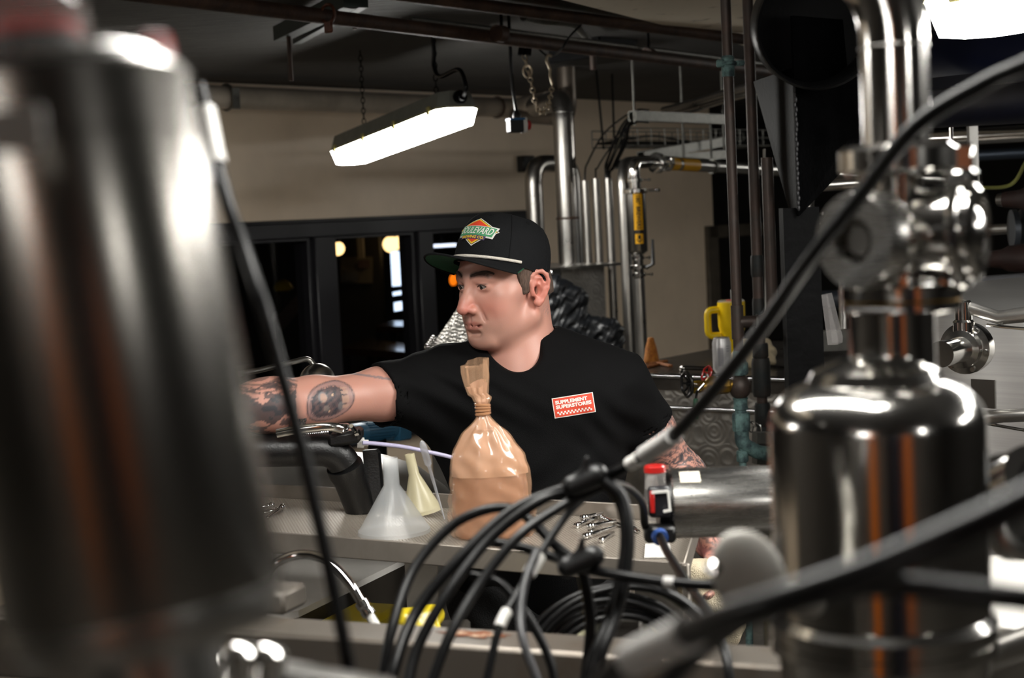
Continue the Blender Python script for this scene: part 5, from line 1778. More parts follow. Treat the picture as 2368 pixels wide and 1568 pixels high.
def build_body():
    hx, hy, hz_ = HC
    g = SDF(axis_steps(RW.x - .26, .52, [(hx - .135, hx + .12, .0021), (RW.x, RS.x, .003)], .004),
            axis_steps(2.40, 3.26, [(hy - .14, hy + .03, .0021)], .005),
            axis_steps(-.01, hz_ + .16, [(hz_ - .13, hz_ + .1, .0021), (LW.z - .05, hz_ + .2, .0032)], .016))
    E = lambda c, r, k=.02, op='add': g.ell(hp(*c), r, k, op, HAX)
    K = lambda a, b, ra, rb=None, k=.02, op='add': g.cap(hp(*a), hp(*b), ra, rb, k, op)
    # torso, legs (under the clothes)
    g.ell(TC, (.165, .10, .17), .04)
    g.ell(BELLY, (.145, .10, .18), .05)
    g.ell(HIP, (.15, .10, .12), .05)
    g.cap(RS, LS, .045, .045, .04)
    for s in (-1, 1):
        h = HIP + V((s * .085, 0, -.05))
        kn_ = V((h.x + s * .01, h.y - .02, .50))
        an_ = V((h.x + s * .015, h.y + .02, .09))
        g.cap(h, kn_, .075, .05, .04)
        g.cap(kn_, an_, .05, .035, .03)
        g.cap(an_ + UP * -.04, an_ + V((0, -.15, -.055)), .035, .03, .03)
    # neck and traps
    g.cap(hp(0, -.028, -.02), NB, .054, .062, .03)
    g.cap(NB + V((0, .02, -.01)), LS, .05, .045, .04)
    g.cap(NB + V((0, .02, -.01)), RS, .05, .045, .04)
    g.cap(hp(0, .0, -.07), P(1205, 860, 2.965), .05, .06, .03)
    # arms
    g.cap(RS, RS + (RE - RS) * .5, .052, .047, .03)
    g.cap(RS + (RE - RS) * .45, RE, .046, .042, .03)
    g.cap(RE, RE + (RW - RE) * .35, .044, .045, .03)
    g.cap(RE + (RW - RE) * .3, RW, .044, .028, .03)
    hand(g, RW, (RW - RE), V((.1, .3, -1)), V((0, -1, .2)), 1.0, .35)
    g.cap(LS, LS + (LE - LS) * .5, .052, .047, .03)
    g.cap(LS + (LE - LS) * .45, LE, .046, .040, .03)
    g.cap(LE, LE + (LW - LE) * .4, .041, .045, .03)
    g.cap(LE + (LW - LE) * .35, LW, .044, .029, .03)
    hand(g, LW, (LW - LE) + V((0, 0, -.02)), V((-.9, -.1, -.3)), V((-.2, -1, .2)), 1.0, .9)
    # ---- head
    E((0, -.001, .045), (.074, .080, .076), .02)
    E((0, .040, -.012), (.060, .062, .080), .03)
    E((0, .030, .055), (.062, .062, .050), .03)
    for s in (-1, 1):
        K((s * .053, .002, -.048), (s * .020, .074, -.080), .021, .019, .02)       # jaw
        E((s * .040, .058, -.022), (.026, .028, .030), .02)                        # cheek
        E((s * .050, .045, .004), (.018, .028, .016), .02)                         # cheekbone
        K((s * .010, .090, .040), (s * .040, .078, .040), .0105, .0105, .014)      # brow
        E((s * .035, .05, -.052), (.020, .030, .026), .02)                        # lower cheek
    E((0, .079, -.082), (.026, .023, .019), .014)                                   # chin
    E((0, .022, -.085), (.042, .045, .024), .02)                                   # soft throat
    E((0, .080, -.050), (.034, .022, .026), .02)                                   # muzzle
    for s in (-1, 1):                                                              # eye sockets
        E((s * .033, .1035, .021), (.017, .016, .0115), .012, 'sub')
    K((0, .090, .034), (0, .113, -.004), .0085, .0095, .012)                       # nose bridge
    K((0, .112, -.004), (0, .1205, -.017), .0105, .0115, .008)                     # tip
    for s in (-1, 1):
        E((s * .0125, .105, -.0215), (.0075, .0105, .0080), .006)                  # wings
        E((s * .0062, .1125, -.0295), (.0032, .0055, .0030), .003, 'sub')          # nostrils
        E((s * .0305, .0845, .0215), (.0160, .0120, .0115), .005)                  # lids
    for s in (-1, 1):                                                              # eye opening
        E((s * .0305, .0975, .0210), (.0125, .012, .0031), .002, 'sub')
        K((s * .019, .094, .034), (s * .046, .084, .035), .0045, .004, .008)       # fold under brow
        K((s * .020, .1005, -.012), (s * .031, .092, -.042), .0018, .0022, .006, 'sub')   # nasolabial
    E((0, .0965, -.0455), (.0225, .0085, .0052), .006)                             # lips
    E((0, .0950, -.0575), (.0195, .0085, .0060), .006)
    K((-.022, .0985, -.0525), (.022, .0985, -.0525), .0024, .0024, .003, 'sub')
    K((0, .1045, -.0515), (0, .1055, -.0515), .0026, .0026, .003, 'sub')
    K((-.012, .099, -.068), (.012, .099, -.068), .005, .005, .008, 'sub')
    K((0, .1065, -.034), (0, .1055, -.042), .0025, .0025, .004, 'sub')
    # ears
    for s in (-1, 1):
        ep = lambda y, z, o=0.0: (s * (.0765 + o - .42 * (y - .006)), y - .004, z + .003 - y * .12)
        E(ep(-.004, .0, -.002), (.0045, .016, .027), .006)
        rim_ = [(.012, .004), (.014, .016), (.010, .027), (.001, .033), (-.010, .031), (-.018, .022), (-.020, .010), (-.017, -.003), (-.011, -.014), (-.004, -.024), (.003, -.029), (.008, -.024)]
        for a_, b_ in zip(rim_[:-1], rim_[1:]):
            K(ep(*a_, .0015), ep(*b_, .0015), .0040, .0040, .003)
        E(ep(.002, -.025), (.006, .008, .008), .005)
        anti = [(.004, .022), (-.006, .018), (-.011, .008), (-.009, -.004), (-.003, -.013)]
        for a_, b_ in zip(anti[:-1], anti[1:]):
            K(ep(*a_, .001), ep(*b_, .001), .0032, .0032, .003)
        E(ep(.003, -.002, .005), (.008, .0075, .0105), .003, 'sub')
        E(ep(-.001, .014, .006), (.005, .006, .005), .003, 'sub')
        K(ep(.0125, -.001, .001), ep(.0115, -.008, .001), .0042, .0042, .004)
    v, f = g.mesh()
    v = relax(v, f, 1, .4)
    # ---- colour
    d_ = v - np.array(HC)
    lx, ly, lz = d_ @ np.array(HL), d_ @ np.array(HF), d_ @ np.array(HU)
    n = len(v)
    base = np.array(lin('#c08c7c')[:3])
    col = np.tile(base, (n, 1))
    def blend(m, c_):
        nonlocal col
        m = np.clip(m, 0, 1)[:, None]
        col = col * (1 - m) + np.array(lin(c_)[:3]) * m
    def blob(c_, r_, soft=1.0):
        q = np.sqrt(((lx - c_[0]) / r_[0]) ** 2 + ((ly - c_[1]) / r_[1]) ** 2 + ((lz - c_[2]) / r_[2]) ** 2)
        return np.clip((1.25 - q) / .6 * soft, 0, 1)
    nz = vnoise(v * 30, 3)
    blend(.12 * (nz * .5 + .5), '#b08078')
    headm = (lz > -.12) & (np.abs(lx) < .12) & (np.abs(ly) < .16)
    hm = headm.astype(float)
    ax_ = np.abs(lx)
    def blobs(c_, r_, s_=1.0):
        q = np.sqrt(((ax_ - c_[0]) / r_[0]) ** 2 + ((ly - c_[1]) / r_[1]) ** 2 + ((lz - c_[2]) / r_[2]) ** 2)
        return np.clip((1.3 - q) / .8, 0, 1) * s_ * hm
    blend(blobs((0, .115, -.018), (.020, .022, .020), .55), '#b9574a')
    blend(blobs((.040, .075, -.018), (.026, .03, .022), .40), '#c06a58')
    blend(blobs((.082, -.01, .0), (.025, .032, .042), .50), '#c8604e')
    blend(blobs((0, .09, -.062), (.05, .05, .032), .42), '#9a7c6c')
    blend(blobs((.035, .05, -.075), (.04, .05, .03), .30), '#9a7c6c')
    lip = np.clip(1.2 - np.sqrt((ax_ / .0235) ** 2 + ((lz + .0512) / .0095) ** 2), 0, .35) / .35 * hm * (ly > .085)
    blend(lip * .6, '#a85f55')
    bz = .0425 + .004 * np.sin((ax_ - .01) / .04 * pi) - .10 * np.clip(ax_ - .040, 0, 1)
    br = np.clip(1.4 - np.abs(lz - bz) / .0056, 0, 1) * np.clip((ax_ - .008) / .006, 0, 1) * np.clip((.055 - ax_) / .008, 0, 1) * (ly > .05) * hm
    blend(br * (.9 + .15 * vnoise(v * 160, 5)), '#2e1f18')
    lash = np.clip(1.2 - np.abs(lz - .0262) / .0022, 0, 1) * np.clip(1 - np.abs(ax_ - .0315) / .0155, 0, .3) / .3 * (ly > .075) * hm
    blend(lash * .65, '#4b3026')
    mo = np.exp(-(((lx - .045) / .002) ** 2 + ((ly - .0) / .003) ** 2 + ((lz + .083) / .002) ** 2))
    blend(mo, '#5a3a30')
    nt_ = blobs((.058, -.045, -.045), (.014, .014, .012), .4) * (vnoise(v * 170, 8) > .0)
    blend(nt_, '#5a6068')
    # ---- tattoos: along-the-arm and around-the-arm coordinates
    INKC = '#2b333d'
    def arm(a, b):
        ab = np.array(b - a)
        L_ = np.linalg.norm(ab)
        ab = ab / L_
        rel = v - np.array(a)
        t_ = rel @ ab
        perp = rel - t_[:, None] * ab
        up_ = np.array([0, 0, 1.]) - ab * ab[2]
        up_ /= np.linalg.norm(up_)
        sd_ = np.cross(up_, ab)
        if sd_[1] > 0:
            sd_ = -sd_
        vv_ = perp @ up_
        ww_ = perp @ sd_
        return t_, vv_, ww_, L_, np.linalg.norm(perp, axis=1) < .075
    t_, q_, w2, L_, near = arm(RS, RE)
    near = near & (v[:, 0] < RS.x - .05) & (v[:, 2] > 1.15)
    front = near & (w2 > 0)
    # rounded frame, dark sky inside, two planets, a row of pale blocks
    u = L_ - t_                                            # distance from the elbow, upwards
    def px_at(x_, y_, rx, ry, p_=2.4):
        return (np.abs((u - x_) / rx) ** p_ + np.abs((q_ - y_ - .12 * (u - x_)) / ry) ** p_) ** (1 / p_)
    cx0, cy0 = .010, .004
    R0 = px_at(cx0, cy0, .052, .0345)
    s_front = front.astype(float)
    blend(np.clip(1 - np.abs(R0 - .97) / .055, 0, 1) * s_front * .9, INKC)
    blend(((R0 < .95) & (R0 > .74)) * s_front * .42, '#61656e')
    R1 = px_at(cx0 - .004, cy0 - .001, .038, .0255)
    ins = (R1 < 1).astype(float) * s_front
    blend(ins * (.88 + .10 * vnoise(v * 90, 11)), '#2c333c')
    blend(np.clip(1 - np.abs(R1 - 1.05) / .05, 0, 1) * s_front * .8, INKC)
    def spot(x_, y_, r_, c_, a_=.9):
        rr_ = np.sqrt((u - x_) ** 2 + (q_ - y_) ** 2) / r_
        blend(np.clip((1.1 - rr_) / .2, 0, 1) * s_front * a_, c_)
    spot(cx0 - .018, cy0 + .009, .0092, '#7c7a7c')
    spot(cx0 - .017, cy0 + .008, .0074, '#b08c7a')
    spot(cx0 + .021, cy0 - .011, .0075, '#6f6a6b')
    spot(cx0 - .012, cy0 - .012, .006, '#8b7d76', .6)
    spot(cx0 + .004, cy0 + .012, .0022, '#d8b090')
    spot(cx0 - .006, cy0 - .018, .0018, '#d8b090')
    tt = ((u - cx0 > .024) & (u - cx0 < .040)) & (np.abs(q_ - cy0 - .002) < .020) & (R0 < .86)
    gap = np.abs(((q_ - cy0) / .0085 + 50) % 1 - .5) < .40
    blend((tt & gap) * s_front * .9, '#b08d7c')
    # solid blackwork below the elbow
    blk = vnoise(v * np.array([22, 22, 34]), 21) + .6 * vnoise(v * 75, 22)
    zone = near | (np.abs(u) < .3)
    t2, q2_, w3, L2_, near2 = arm(RE, RW)
    near2 = near2 & (v[:, 2] > 1.15) & (v[:, 0] < RS.x)
    sleeve = near2 & (t2 > .035) & (v[:, 0] < RE.x - .02)
    ed = np.clip((t2 - .040) / .012, 0, 1)
    blend(sleeve * ed * (np.abs(q2_ + .002 + .006 * np.sin(t2 * 60)) < .021 + .006 * np.sin(t2 * 130)) * .88, '#2c3036')
    blend(sleeve * ed * (blk > .35) * .8, '#2f343a')
    blend(sleeve * ed * (q2_ > .024) * (np.sin(q2_ * 900 + 4 * np.sin(t2 * 60)) > .1) * .6, '#3a3a3c')
    thin = near & (u > .075) & (np.abs(q_ - .036 + .25 * (u - .12)) < .0022)
    blend(thin * .6, '#5f6a74')
    # densely tattooed left arm
    for (A2, B2) in ((LS, LE), (LE, LW)):
        t3, q3, w3, L3, n3 = arm(A2, B2)
        n3 = n3 & (v[:, 0] > TC.x + .12) & (v[:, 2] < LS.z - .02)
        sw = np.sin(7 * vnoise(v * 11, 31) + 3 * vnoise(v * 26, 32))
        ln = np.abs(np.sin(9 * vnoise(v * 14, 33) + w3 * 120))
        blend(n3 * (sw > .25) * .62, '#44464c')
        blend(n3 * (ln < .22) * .75, '#33353b')
    wr_d = np.linalg.norm(v - np.array(LW + (LW - LE).normalized() * .05), axis=1)
    blend(np.clip((.05 - wr_d) / .02, 0, 1) * .7, '#c26a66')
    SK = bpy.data.materials.new('skin')
    SK.use_nodes = True
    nt = SK.node_tree
    b = nt.nodes['Principled BSDF']
    at = nt.nodes.new('ShaderNodeAttribute')
    at.attribute_name = 'Col'
    nt.links.new(at.outputs['Color'], b.inputs['Base Color'])
    b.inputs['Roughness'].default_value = .46
    b.inputs['Subsurface Weight'].default_value = .12
    b.inputs['Subsurface Radius'].default_value = (.010, .004, .002)
    b.inputs['Subsurface Scale'].default_value = .6
    tcn = nt.nodes.new('ShaderNodeTexCoord')
    nn = nt.nodes.new('ShaderNodeTexNoise')
    nn.inputs['Scale'].default_value = 420
    bp = nt.nodes.new('ShaderNodeBump')
    bp.inputs['Strength'].default_value = .12
    bp.inputs['Distance'].default_value = .001
    nt.links.new(tcn.outputs['Object'], nn.inputs['Vector'])
    nt.links.new(nn.outputs['Fac'], bp.inputs['Height'])
    nt.links.new(bp.outputs[0], b.inputs['Normal'])
    global BV, BF_
    BV, BF_ = v, f
    return fast_obj('body', v, f, SK, person, col)
body = build_body()
# eyes
EYE = mat('eye_white', '#7a6e69', .35)
for s in (-1, 1):
    c_ = hp(s * .0305, .0840, .0210)
    e = MB().ball(c_, .0114, 20, 14).build('eyeball', EYE, person)
    gz = (HF * .95 - HU * .16 - HL * .08).normalized()
    MB().ball(c_ + gz * .0056, (.0068, .0068, .0068), 16, 10).build('iris', mat('iris', '#1d1a17', .1, coat=.6), e)
bb = BVHTree.FromPolygons([V(p) for p in BV], [tuple(q) for q in BF_])
BROW = mat('brow_hair', '#43312a', .9, bump=.8, bscale=600)
for s in (-1, 1):
    pts_ = []
    for k in range(9):
        u_ = k / 8
        x_ = .011 + .040 * u_
        z_ = .0415 + .0045 * sin(u_ * pi * .75) - .006 * max(0, u_ - .7)
        h = bb.find_nearest(hp(s * x_, .095 - .018 * u_, z_))
        pts_.append(h[0])
    MB().tube(smooth_path(pts_, 3), [.0012 + .0020 * sin(pi * min(1, .12 + .8 * i / 24)) for i in range(25)], 8).build('eyebrow', BROW, person)
    pts_ = []
    for k in range(7):
        u_ = k / 6 * 2 - 1
        h = bb.find_nearest(hp(s * (.0305 + .0125 * u_), .0965 - .004 * abs(u_), .0210 + .0040 * (1 - u_ * u_)))
        pts_.append(h[0] + HF * .0004)
    MB().tube(smooth_path(pts_, 3), .0009, 6).build('eyelashes', BROW, person)
# hair at the sides and back
def hair():
    g = SDF(axis_steps(HC.x - .14, HC.x + .13, [], .003), axis_steps(HC.y - .14, HC.y + .14, [], .003), axis_steps(HC.z - .07, HC.z + .13, [], .003))
    g.ell(hp(0, -.001, .040), (.0772, .0815, .076), .02, 'add', HAX)
    g.ell(hp(0, .030, .055), (.0665, .064, .052), .03, 'add', HAX)
    for s in (-1, 1):
        g.cap(hp(s * .0655, .022, .045), hp(s * .0665, .020, .004), .0095, .0085, .012)
    g.cap(hp(0, -.040, -.01), hp(0, -.036, -.03), .0545, .0535, .03)
    def cut(X, Y, Z):
        x, y, z = X - HC.x, Y - HC.y, Z - HC.z
        lx = x * HL.x + y * HL.y + z * HL.z
        ly = x * HF.x + y * HF.y + z * HF.z
        lz = x * HU.x + y * HU.y + z * HU.z
        fr_ = ly - (.040 - np.clip(.045 - lz, 0, .06) * .22)
        low = np.where(ly > .004, -.004 - lz, np.where(ly > -.03, .028 - lz, -.016 - lz))
        return np.maximum(fr_, low)
    sl, X, Y, Z = g.sub([a[0] for a in g.ax], [a[-1] for a in g.ax])
    c_ = cut(X, Y, Z).astype(np.float32)
    g.g = np.maximum(g.g, c_ * .7)
    v, f = g.mesh()
    nrm = v - np.array(hp(0, -.01, .03))
    nrm /= np.linalg.norm(nrm, axis=1)[:, None]
    v = v + nrm * (vnoise(v * np.array([90, 90, 30]), 41) * .0009)[:, None]
    return fast_obj('hair', v, f, mat('short_brown_hair', '#3c2f28', .8, 0, var2='#665145', vscale=160, stretch=(1, 1, .25), bump=.8, bscale=400), person)
hair()

# ---- t-shirt
def shirt():
    g = SDF(axis_steps(-.42, .42, [], .0038), axis_steps(2.66, 3.24, [], .0045), axis_steps(HIP.z - .16, LS.z + .16, [], .0038))
    g.ell(TC, (.185, .122, .19), .05)
    g.ell(BELLY, (.165, .125, .22), .06)
    g.ell(HIP + V((0, 0, .02)), (.17, .12, .17), .06)
    g.cap(RS + V((.02, 0, -.005)), LS + V((-.02, 0, -.005)), .066, .066, .05)
    g.cap(NB + V((.01, .01, -.005)), LS, .052, .056, .05)
    g.cap(NB + V((-.01, .01, -.005)), RS, .052, .060, .05)
    g.cap(TC + V((-.09, -.05, .05)), TC + V((.09, -.04, .05)), .07, .07, .05)      # chest
    def cyl(a, b, ra, rb, k):
        ab = b - a
        L_ = ab.length
        u_ = ab / L_
        def fn(X, Y, Z):
            px, py, pz = X - a.x, Y - a.y, Z - a.z
            t_ = px * u_.x + py * u_.y + pz * u_.z
            r_ = np.sqrt(np.maximum(px * px + py * py + pz * pz - t_ * t_, 1e-9))
            d1 = r_ - (ra + (rb - ra) * np.clip(t_ / L_, 0, 1))
            return np.maximum(d1, np.maximum(-t_, t_ - L_))
        m = max(ra, rb)
        g.put(fn, [min(a[i], b[i]) - m for i in range(3)], [max(a[i], b[i]) + m for i in range(3)], k, 'add')
    rh = RS + (RE - RS) * .53 + V((0, 0, -.004))
    lh = LS + (LE - LS) * .46
    cyl(RS, rh, .064, .0625, .05)
    cyl(LS, lh, .062, .060, .04)
    g.cap(RS + (RE - RS) * .18 + V((0, 0, -.03)), TC + V((-.13, 0, -.03)), .045, .05, .06)   # cloth under the raised arm
    # folds
    ua = (RE - RS).normalized()
    def folds(X, Y, Z):
        w_ = np.exp(-(((X - RS.x) / .14) ** 2 + ((Z - RS.z + .03) / .12) ** 2))
        a_ = np.sin((X * .75 + Z * 1.1) * 95 + 2.0 * np.sin(Z * 22 + X * 9))
        out = .0034 * a_ * w_
        w2_ = np.exp(-(((X - RS.x - .17) / .16) ** 2 + ((Z - TC.z + .10) / .12) ** 2))
        out = out + .0040 * w2_ * np.sin((X * .9 - Z * .75) * 60 + 2 * np.sin(Z * 18))
        w3_ = np.exp(-(((X - LS.x) / .07) ** 2 + ((Z - LS.z + .08) / .08) ** 2))
        out = out + .003 * w3_ * np.sin((X * .8 + Z * .9) * 110 + np.sin(X * 40))
        w4_ = np.clip((TC.z - .12 - Z) / .15, 0, 1)
        out = out + .004 * w4_ * np.sin(X * 34 + Z * 26 + 1.5 * np.sin(Z * 21)) + .0025 * np.sin(X * 17 + Z * 29 + 3) * np.sin(Z * 13 - X * 8)
        return out
    g.warp(folds)
    # openings
    g.cap(hp(0, -.028, -.02), NB + V((0, 0, .004)), .060, .066, .006, 'sub')
    g.cap(hp(0, .02, -.085), P(1198, 803, 2.895), .050, .048, .006, 'sub')
    g.cap(rh - ua * .022, rh + ua * .06, .0565, .0565, .003, 'sub')
    ul = (LE - LS).normalized()
    g.cap(lh - ul * .022, lh + ul * .06, .0545, .0545, .003, 'sub')
    v, f = g.mesh()
    v = relax(v, f, 1, .5)
    SH = mat('black_jersey', '#050506', .82, 0, spec=.15, bump=.35, bscale=700, var=.12, vscale=30)
    return fast_obj('t_shirt', v, f, SH, person), v, f
sh, sv, sf = shirt()
sh['label'] = 'black short-sleeved t-shirt with red chest print'
bvh = BVHTree.FromPolygons([V(p) for p in sv], [tuple(q) for q in sf])
# ribbed collar laid where the shirt meets the neck
axn = (hp(0, -.028, -.02) - NB).normalized()
cc = NB + axn * .020
tn = (axn + V((-.10, -.42, 0)) * .9).normalized()
xa, ya, _ = frame(tn)
ring = []
for k in range(48):
    a_ = 2 * pi * k / 48
    dr_ = (xa * cos(a_) + ya * sin(a_))
    # march outwards over the shoulder line until the cloth is met from above
    q = cc + dr_ * .068
    hit = bvh.find_nearest(q)
    ring.append(V(hit[0]) + V(hit[1]) * .001 if hit[0] else q)
for _ in range(3):
    ring = [(ring[k - 1] + ring[k] * 2 + ring[(k + 1) % 48]) / 4 for k in range(48)]
MB().tube(ring, .0075, 10, closed=True, flat=.8).build('collar', mat('black_rib', '#151517', .85), sh)
# chest print
fw = (RC @ V((0, 0, -1))).normalized()
rt = (RC @ V((1, 0, 0))).normalized()
tl = radians(8.5)
pu = (rt * cos(tl) + UP * sin(tl)).normalized()
pv = (UP * cos(tl) - rt * sin(tl) * .75).normalized()
p0_ = P(1336, 947, 2.70)
def shirt_map(a, b, off):
    o = p0_ + pu * a + pv * b
    h = bvh.ray_cast(o, fw)
    p_ = h[0] if h[0] else o + fw * .2
    return p_ - fw * (.0012 + off)
s_ = 2.87 / FPX
PW, PH = 97 * s_, 47 * s_
WINK = mat('white_print', '#e6dfd8', .7)
RINK = mat('red_print', '#d2452c', .7, 0, var2='#8a2a20', vscale=120, thr=(.68, .8))
pr_ = mapped('chest_print', grid2d(PW, PH, 20, 10), shirt_map, WINK, sh)
pr_['label'] = 'red rectangular print with white lettering'
mapped('print_field', grid2d(PW * .955, PH * .92, 20, 10), shirt_map, RINK, sh, .0006)
for k, tx in enumerate(('SUPPLEMENT', 'SUPERSTORES')):
    tv, tf = text2d(tx, .012, .0006)
    wd = max(q[0] for q in tv) - min(q[0] for q in tv)
    hg = max(q[1] for q in tv) - min(q[1] for q in tv)
    W_ = PW * (.78 if k == 0 else .86)
    tv = [(a * W_ / wd + (-.045 * PW if k == 0 else 0.0), b * (PH * .19) / hg + PH * (.25 if k == 0 else .02)) for a, b in tv]
    mapped('print_lettering', (tv, tf), shirt_map, WINK, sh, .0012)
cv, cf = [], []
n_ = 20
for k in range(n_):
    for row in range(2):
        if (k + row) % 2 == 0:
            w_ = PW * .84 / n_
            x0 = -PW * .42 + k * w_
            y0 = -PH * (.20 + row * .085)
            o = len(cv)
            cv += [(x0, y0), (x0 + w_, y0), (x0 + w_, y0 - PH * .085), (x0, y0 - PH * .085)]
            cf.append((o, o + 1, o + 2, o + 3))
mapped('print_checkers', (cv, cf), shirt_map, WINK, sh, .0012)

# ---- trousers and boots
def trousers():
    g = SDF(axis_steps(HIP.x - .28, HIP.x + .28, [], .007), axis_steps(HIP.y - .25, HIP.y + .25, [], .008), axis_steps(.05, HIP.z + .12, [], .008))
    g.ell(HIP + V((0, 0, -.02)), (.168, .118, .12), .05)
    for s in (-1, 1):
        h = HIP + V((s * .085, 0, -.05))
        kn_ = V((h.x + s * .01, h.y - .02, .50))
        an_ = V((h.x + s * .015, h.y + .02, .10))
        g.cap(h, kn_, .092, .068, .05)
        g.cap(kn_, an_, .068, .06, .03)
    g.warp(lambda X, Y, Z: .005 * np.sin(Z * 60 + X * 30) * np.sin(X * 40 + Y * 30))
    v, f = g.mesh()
    return fast_obj('trousers', relax(v, f, 1), f, mat('black_canvas', '#121214', .8, bump=.3, bscale=300), person)
trousers()
for s in (-1, 1):
    h = HIP + V((s * .10, .02, 0))
    c_ = V((h.x, h.y, 0))
    g = SDF(axis_steps(c_.x - .1, c_.x + .1, [], .006), axis_steps(c_.y - .28, c_.y + .12, [], .006), axis_steps(-.02, .24, [], .006))
    g.cap(c_ + UP * .055, c_ + UP * .19, .055, .055, .03)
    g.cap(c_ + UP * .045, c_ + V((0, -.17, .042)), .05, .042, .03)
    sl, X, Y, Z = g.sub([a[0] for a in g.ax], [a[-1] for a in g.ax])
    g.g = np.maximum(g.g, (.002 - Z) + 0 * g.g)
    v, f = g.mesh()
    fast_obj('boot', v, f, mat('black_boot', '#0d0d0d', .45), person)

# ---- cap
CT = radians(13)
CF = (F0 * cos(CT) + UP * sin(CT)).normalized()
CU = (UP * cos(CT) - F0 * sin(CT)).normalized()
CO = hp(0, .012, .046)
ca, cb, ch = .0825, .0985, .101
def crown(th, ph):
    """th: 0 = front, + towards his left; ph: 0 = edge, pi/2 = top"""
    r_ = max(cos(ph), 0) ** .62
    z = max(sin(ph), 0) ** .92
    fr = max(cos(th), 0)
    y = cb * cos(th) * r_ * (1.0 + .02 * fr)
    x = ca * sin(th) * r_
    return CO + HL * x + CF * (y - .012 * z * (cos(th) < 0) * abs(cos(th))) + CU * (ch * z * (1 + .06 * fr * sin(2 * ph)))
def crown_n(th, ph):
    e = .01
    a_ = crown(th + e, ph) - crown(th - e, ph)
    b_ = crown(th, min(ph + e, pi / 2 - .001)) - crown(th, ph - e)
    n = a_.cross(b_).normalized()
    return n if n.dot(crown(th, ph) - CO) > 0 else -n
CAPM = mat('black_cotton_twill', '#0d0e10', .8, 0, spec=.2, bump=.4, bscale=600, var=.15, vscale=40)
cap_ = thing('baseball_cap', 'black rope baseball cap with green underbrim and diamond patch', 'cap', CO)
nt_, npn = 72, 22
vs, fs = [], []
for i in range(npn + 1):
    ph = (pi / 2) * (i / npn) * .998 - .12 * (1 - i / npn) * 0
    for k in range(nt_):
        vs.append(crown(2 * pi * k / nt_, max(ph, 0)))
low = [crown(2 * pi * k / nt_, 0) - CU * (.004 + .018 * max(0, -cos(2 * pi * k / nt_))) for k in range(nt_)]
vs = low + vs
for i in range(npn + 1):
    for k in range(nt_):
        l = (k + 1) % nt_
        fs.append((i * nt_ + k, i * nt_ + l, (i + 1) * nt_ + l, (i + 1) * nt_ + k))
fs.append(tuple((npn + 1) * nt_ + k for k in range(nt_)))
cr = mesh_obj('crown', vs, fs, CAPM, cap_)
MB().lathe(crown(0, pi / 2 - .001) - CU * .001, CU, [(0, .008), (.003, .0075), (.0045, .004)], 14).build('top_button', CAPM, cap_)
for th in (0.0, 62, 120, 180, 240, 298):
    if th == 0:
        continue
    t_ = radians(th)
    MB().tube([crown(t_, pi / 2 * q / 14) + crown_n(t_, pi / 2 * min(q, 13.6) / 14) * .0002 for q in range(15)], .0011, 6).build('panel_seam', CAPM, cr)
for th in (28, 92, 150):
    t_ = radians(th)
    n = crown_n(t_, 1.0)
    MB().torus(crown(t_, 1.0) + n * .0004, n, .0032, .0011, 12, 6).build('eyelet', CAPM, cr)
# brim
def brim(th, s, off):
    e = crown(th, 0.02)
    w_ = max(0, cos(th * .98)) ** .55
    fwd_ = CF * (.071 * w_ * s) + HL * (.012 * s * sin(th))
    lat = (sin(th) * ca) / ca
    drop = -.016 * (lat ** 2) * (.25 + .75 * s) - .004 * s
    return e + fwd_ + CU * (drop + off)
BT = radians(82)
nb_, ms = 44, 12
def brim_sheet(off):
    v = [brim(-BT + 2 * BT * i / nb_, j / ms, off) for j in range(ms + 1) for i in range(nb_ + 1)]
    f = [(j * (nb_ + 1) + i, j * (nb_ + 1) + i + 1, (j + 1) * (nb_ + 1) + i + 1, (j + 1) * (nb_ + 1) + i) for j in range(ms) for i in range(nb_)]
    return v, f
v, f = brim_sheet(0)
mesh_obj('brim', v, f, CAPM, cap_, recalc=False)
v, f = brim_sheet(-.0032)
o = mesh_obj('underbrim', v, f, mat('green_underbrim', '#1c5238', .8, bump=.2, bscale=500), cap_, recalc=False)
o['label'] = 'green cloth underside of the brim'
MB().tube([brim(-BT + 2 * BT * i / nb_, 1.0, -.0016) for i in range(nb_ + 1)], .0022, 8).build('brim_edge', CAPM, cap_)
rope = [crown(-BT * .93 + 2 * BT * .93 * i / 40, .035) + crown_n(-BT * .93 + 2 * BT * .93 * i / 40, .05) * .002 + CU * .001 for i in range(41)]
o = MB().tube(rope, .0030, 10).build('rope', mat('white_rope', '#d6cfc4', .8, bump=.6, bscale=500), cap_)
o['label'] = 'white braided rope above the brim'
# diamond patch on the front
PH0 = .52
def cap_map(a, b, off):
    a, b = a * 1.22, b * 1.22
    ph = PH0 + b / .118
    ph = min(max(ph, .02), 1.5)
    rr_ = max(.03, ca * 1.08 * max(cos(ph), 0) ** .62)
    th = radians(13) + a / rr_ * .92
    return crown(th, ph) + crown_n(th, ph) * (.0014 + off)
def diamond(w_, h, n=12):
    v = []
    for i in range(n + 1):
        for j in range(n + 1):
            s, t_ = i / n * 2 - 1, j / n * 2 - 1
            v.append(((s + t_) / 2 * w_ / 1, (t_ - s) / 2 * h / 1))
    f = [(i * (n + 1) + j, i * (n + 1) + j + 1, (i + 1) * (n + 1) + j + 1, (i + 1) * (n + 1) + j) for i in range(n) for j in range(n)]
    return v, f
def skew(vf, cx=0, cy=0, bow=0.0, sl=0.0):
    return [(a + cx + sl * b, b + cy + bow * a * a) for a, b in vf[0]], vf[1]
YEL = mat('patch_yellow', '#dcb820', .7)
REDM = mat('patch_red', '#cf3a1a', .7)
GRN = mat('patch_green', '#3f8a5c', .7)
PUR = mat('patch_purple', '#3a2a55', .7)
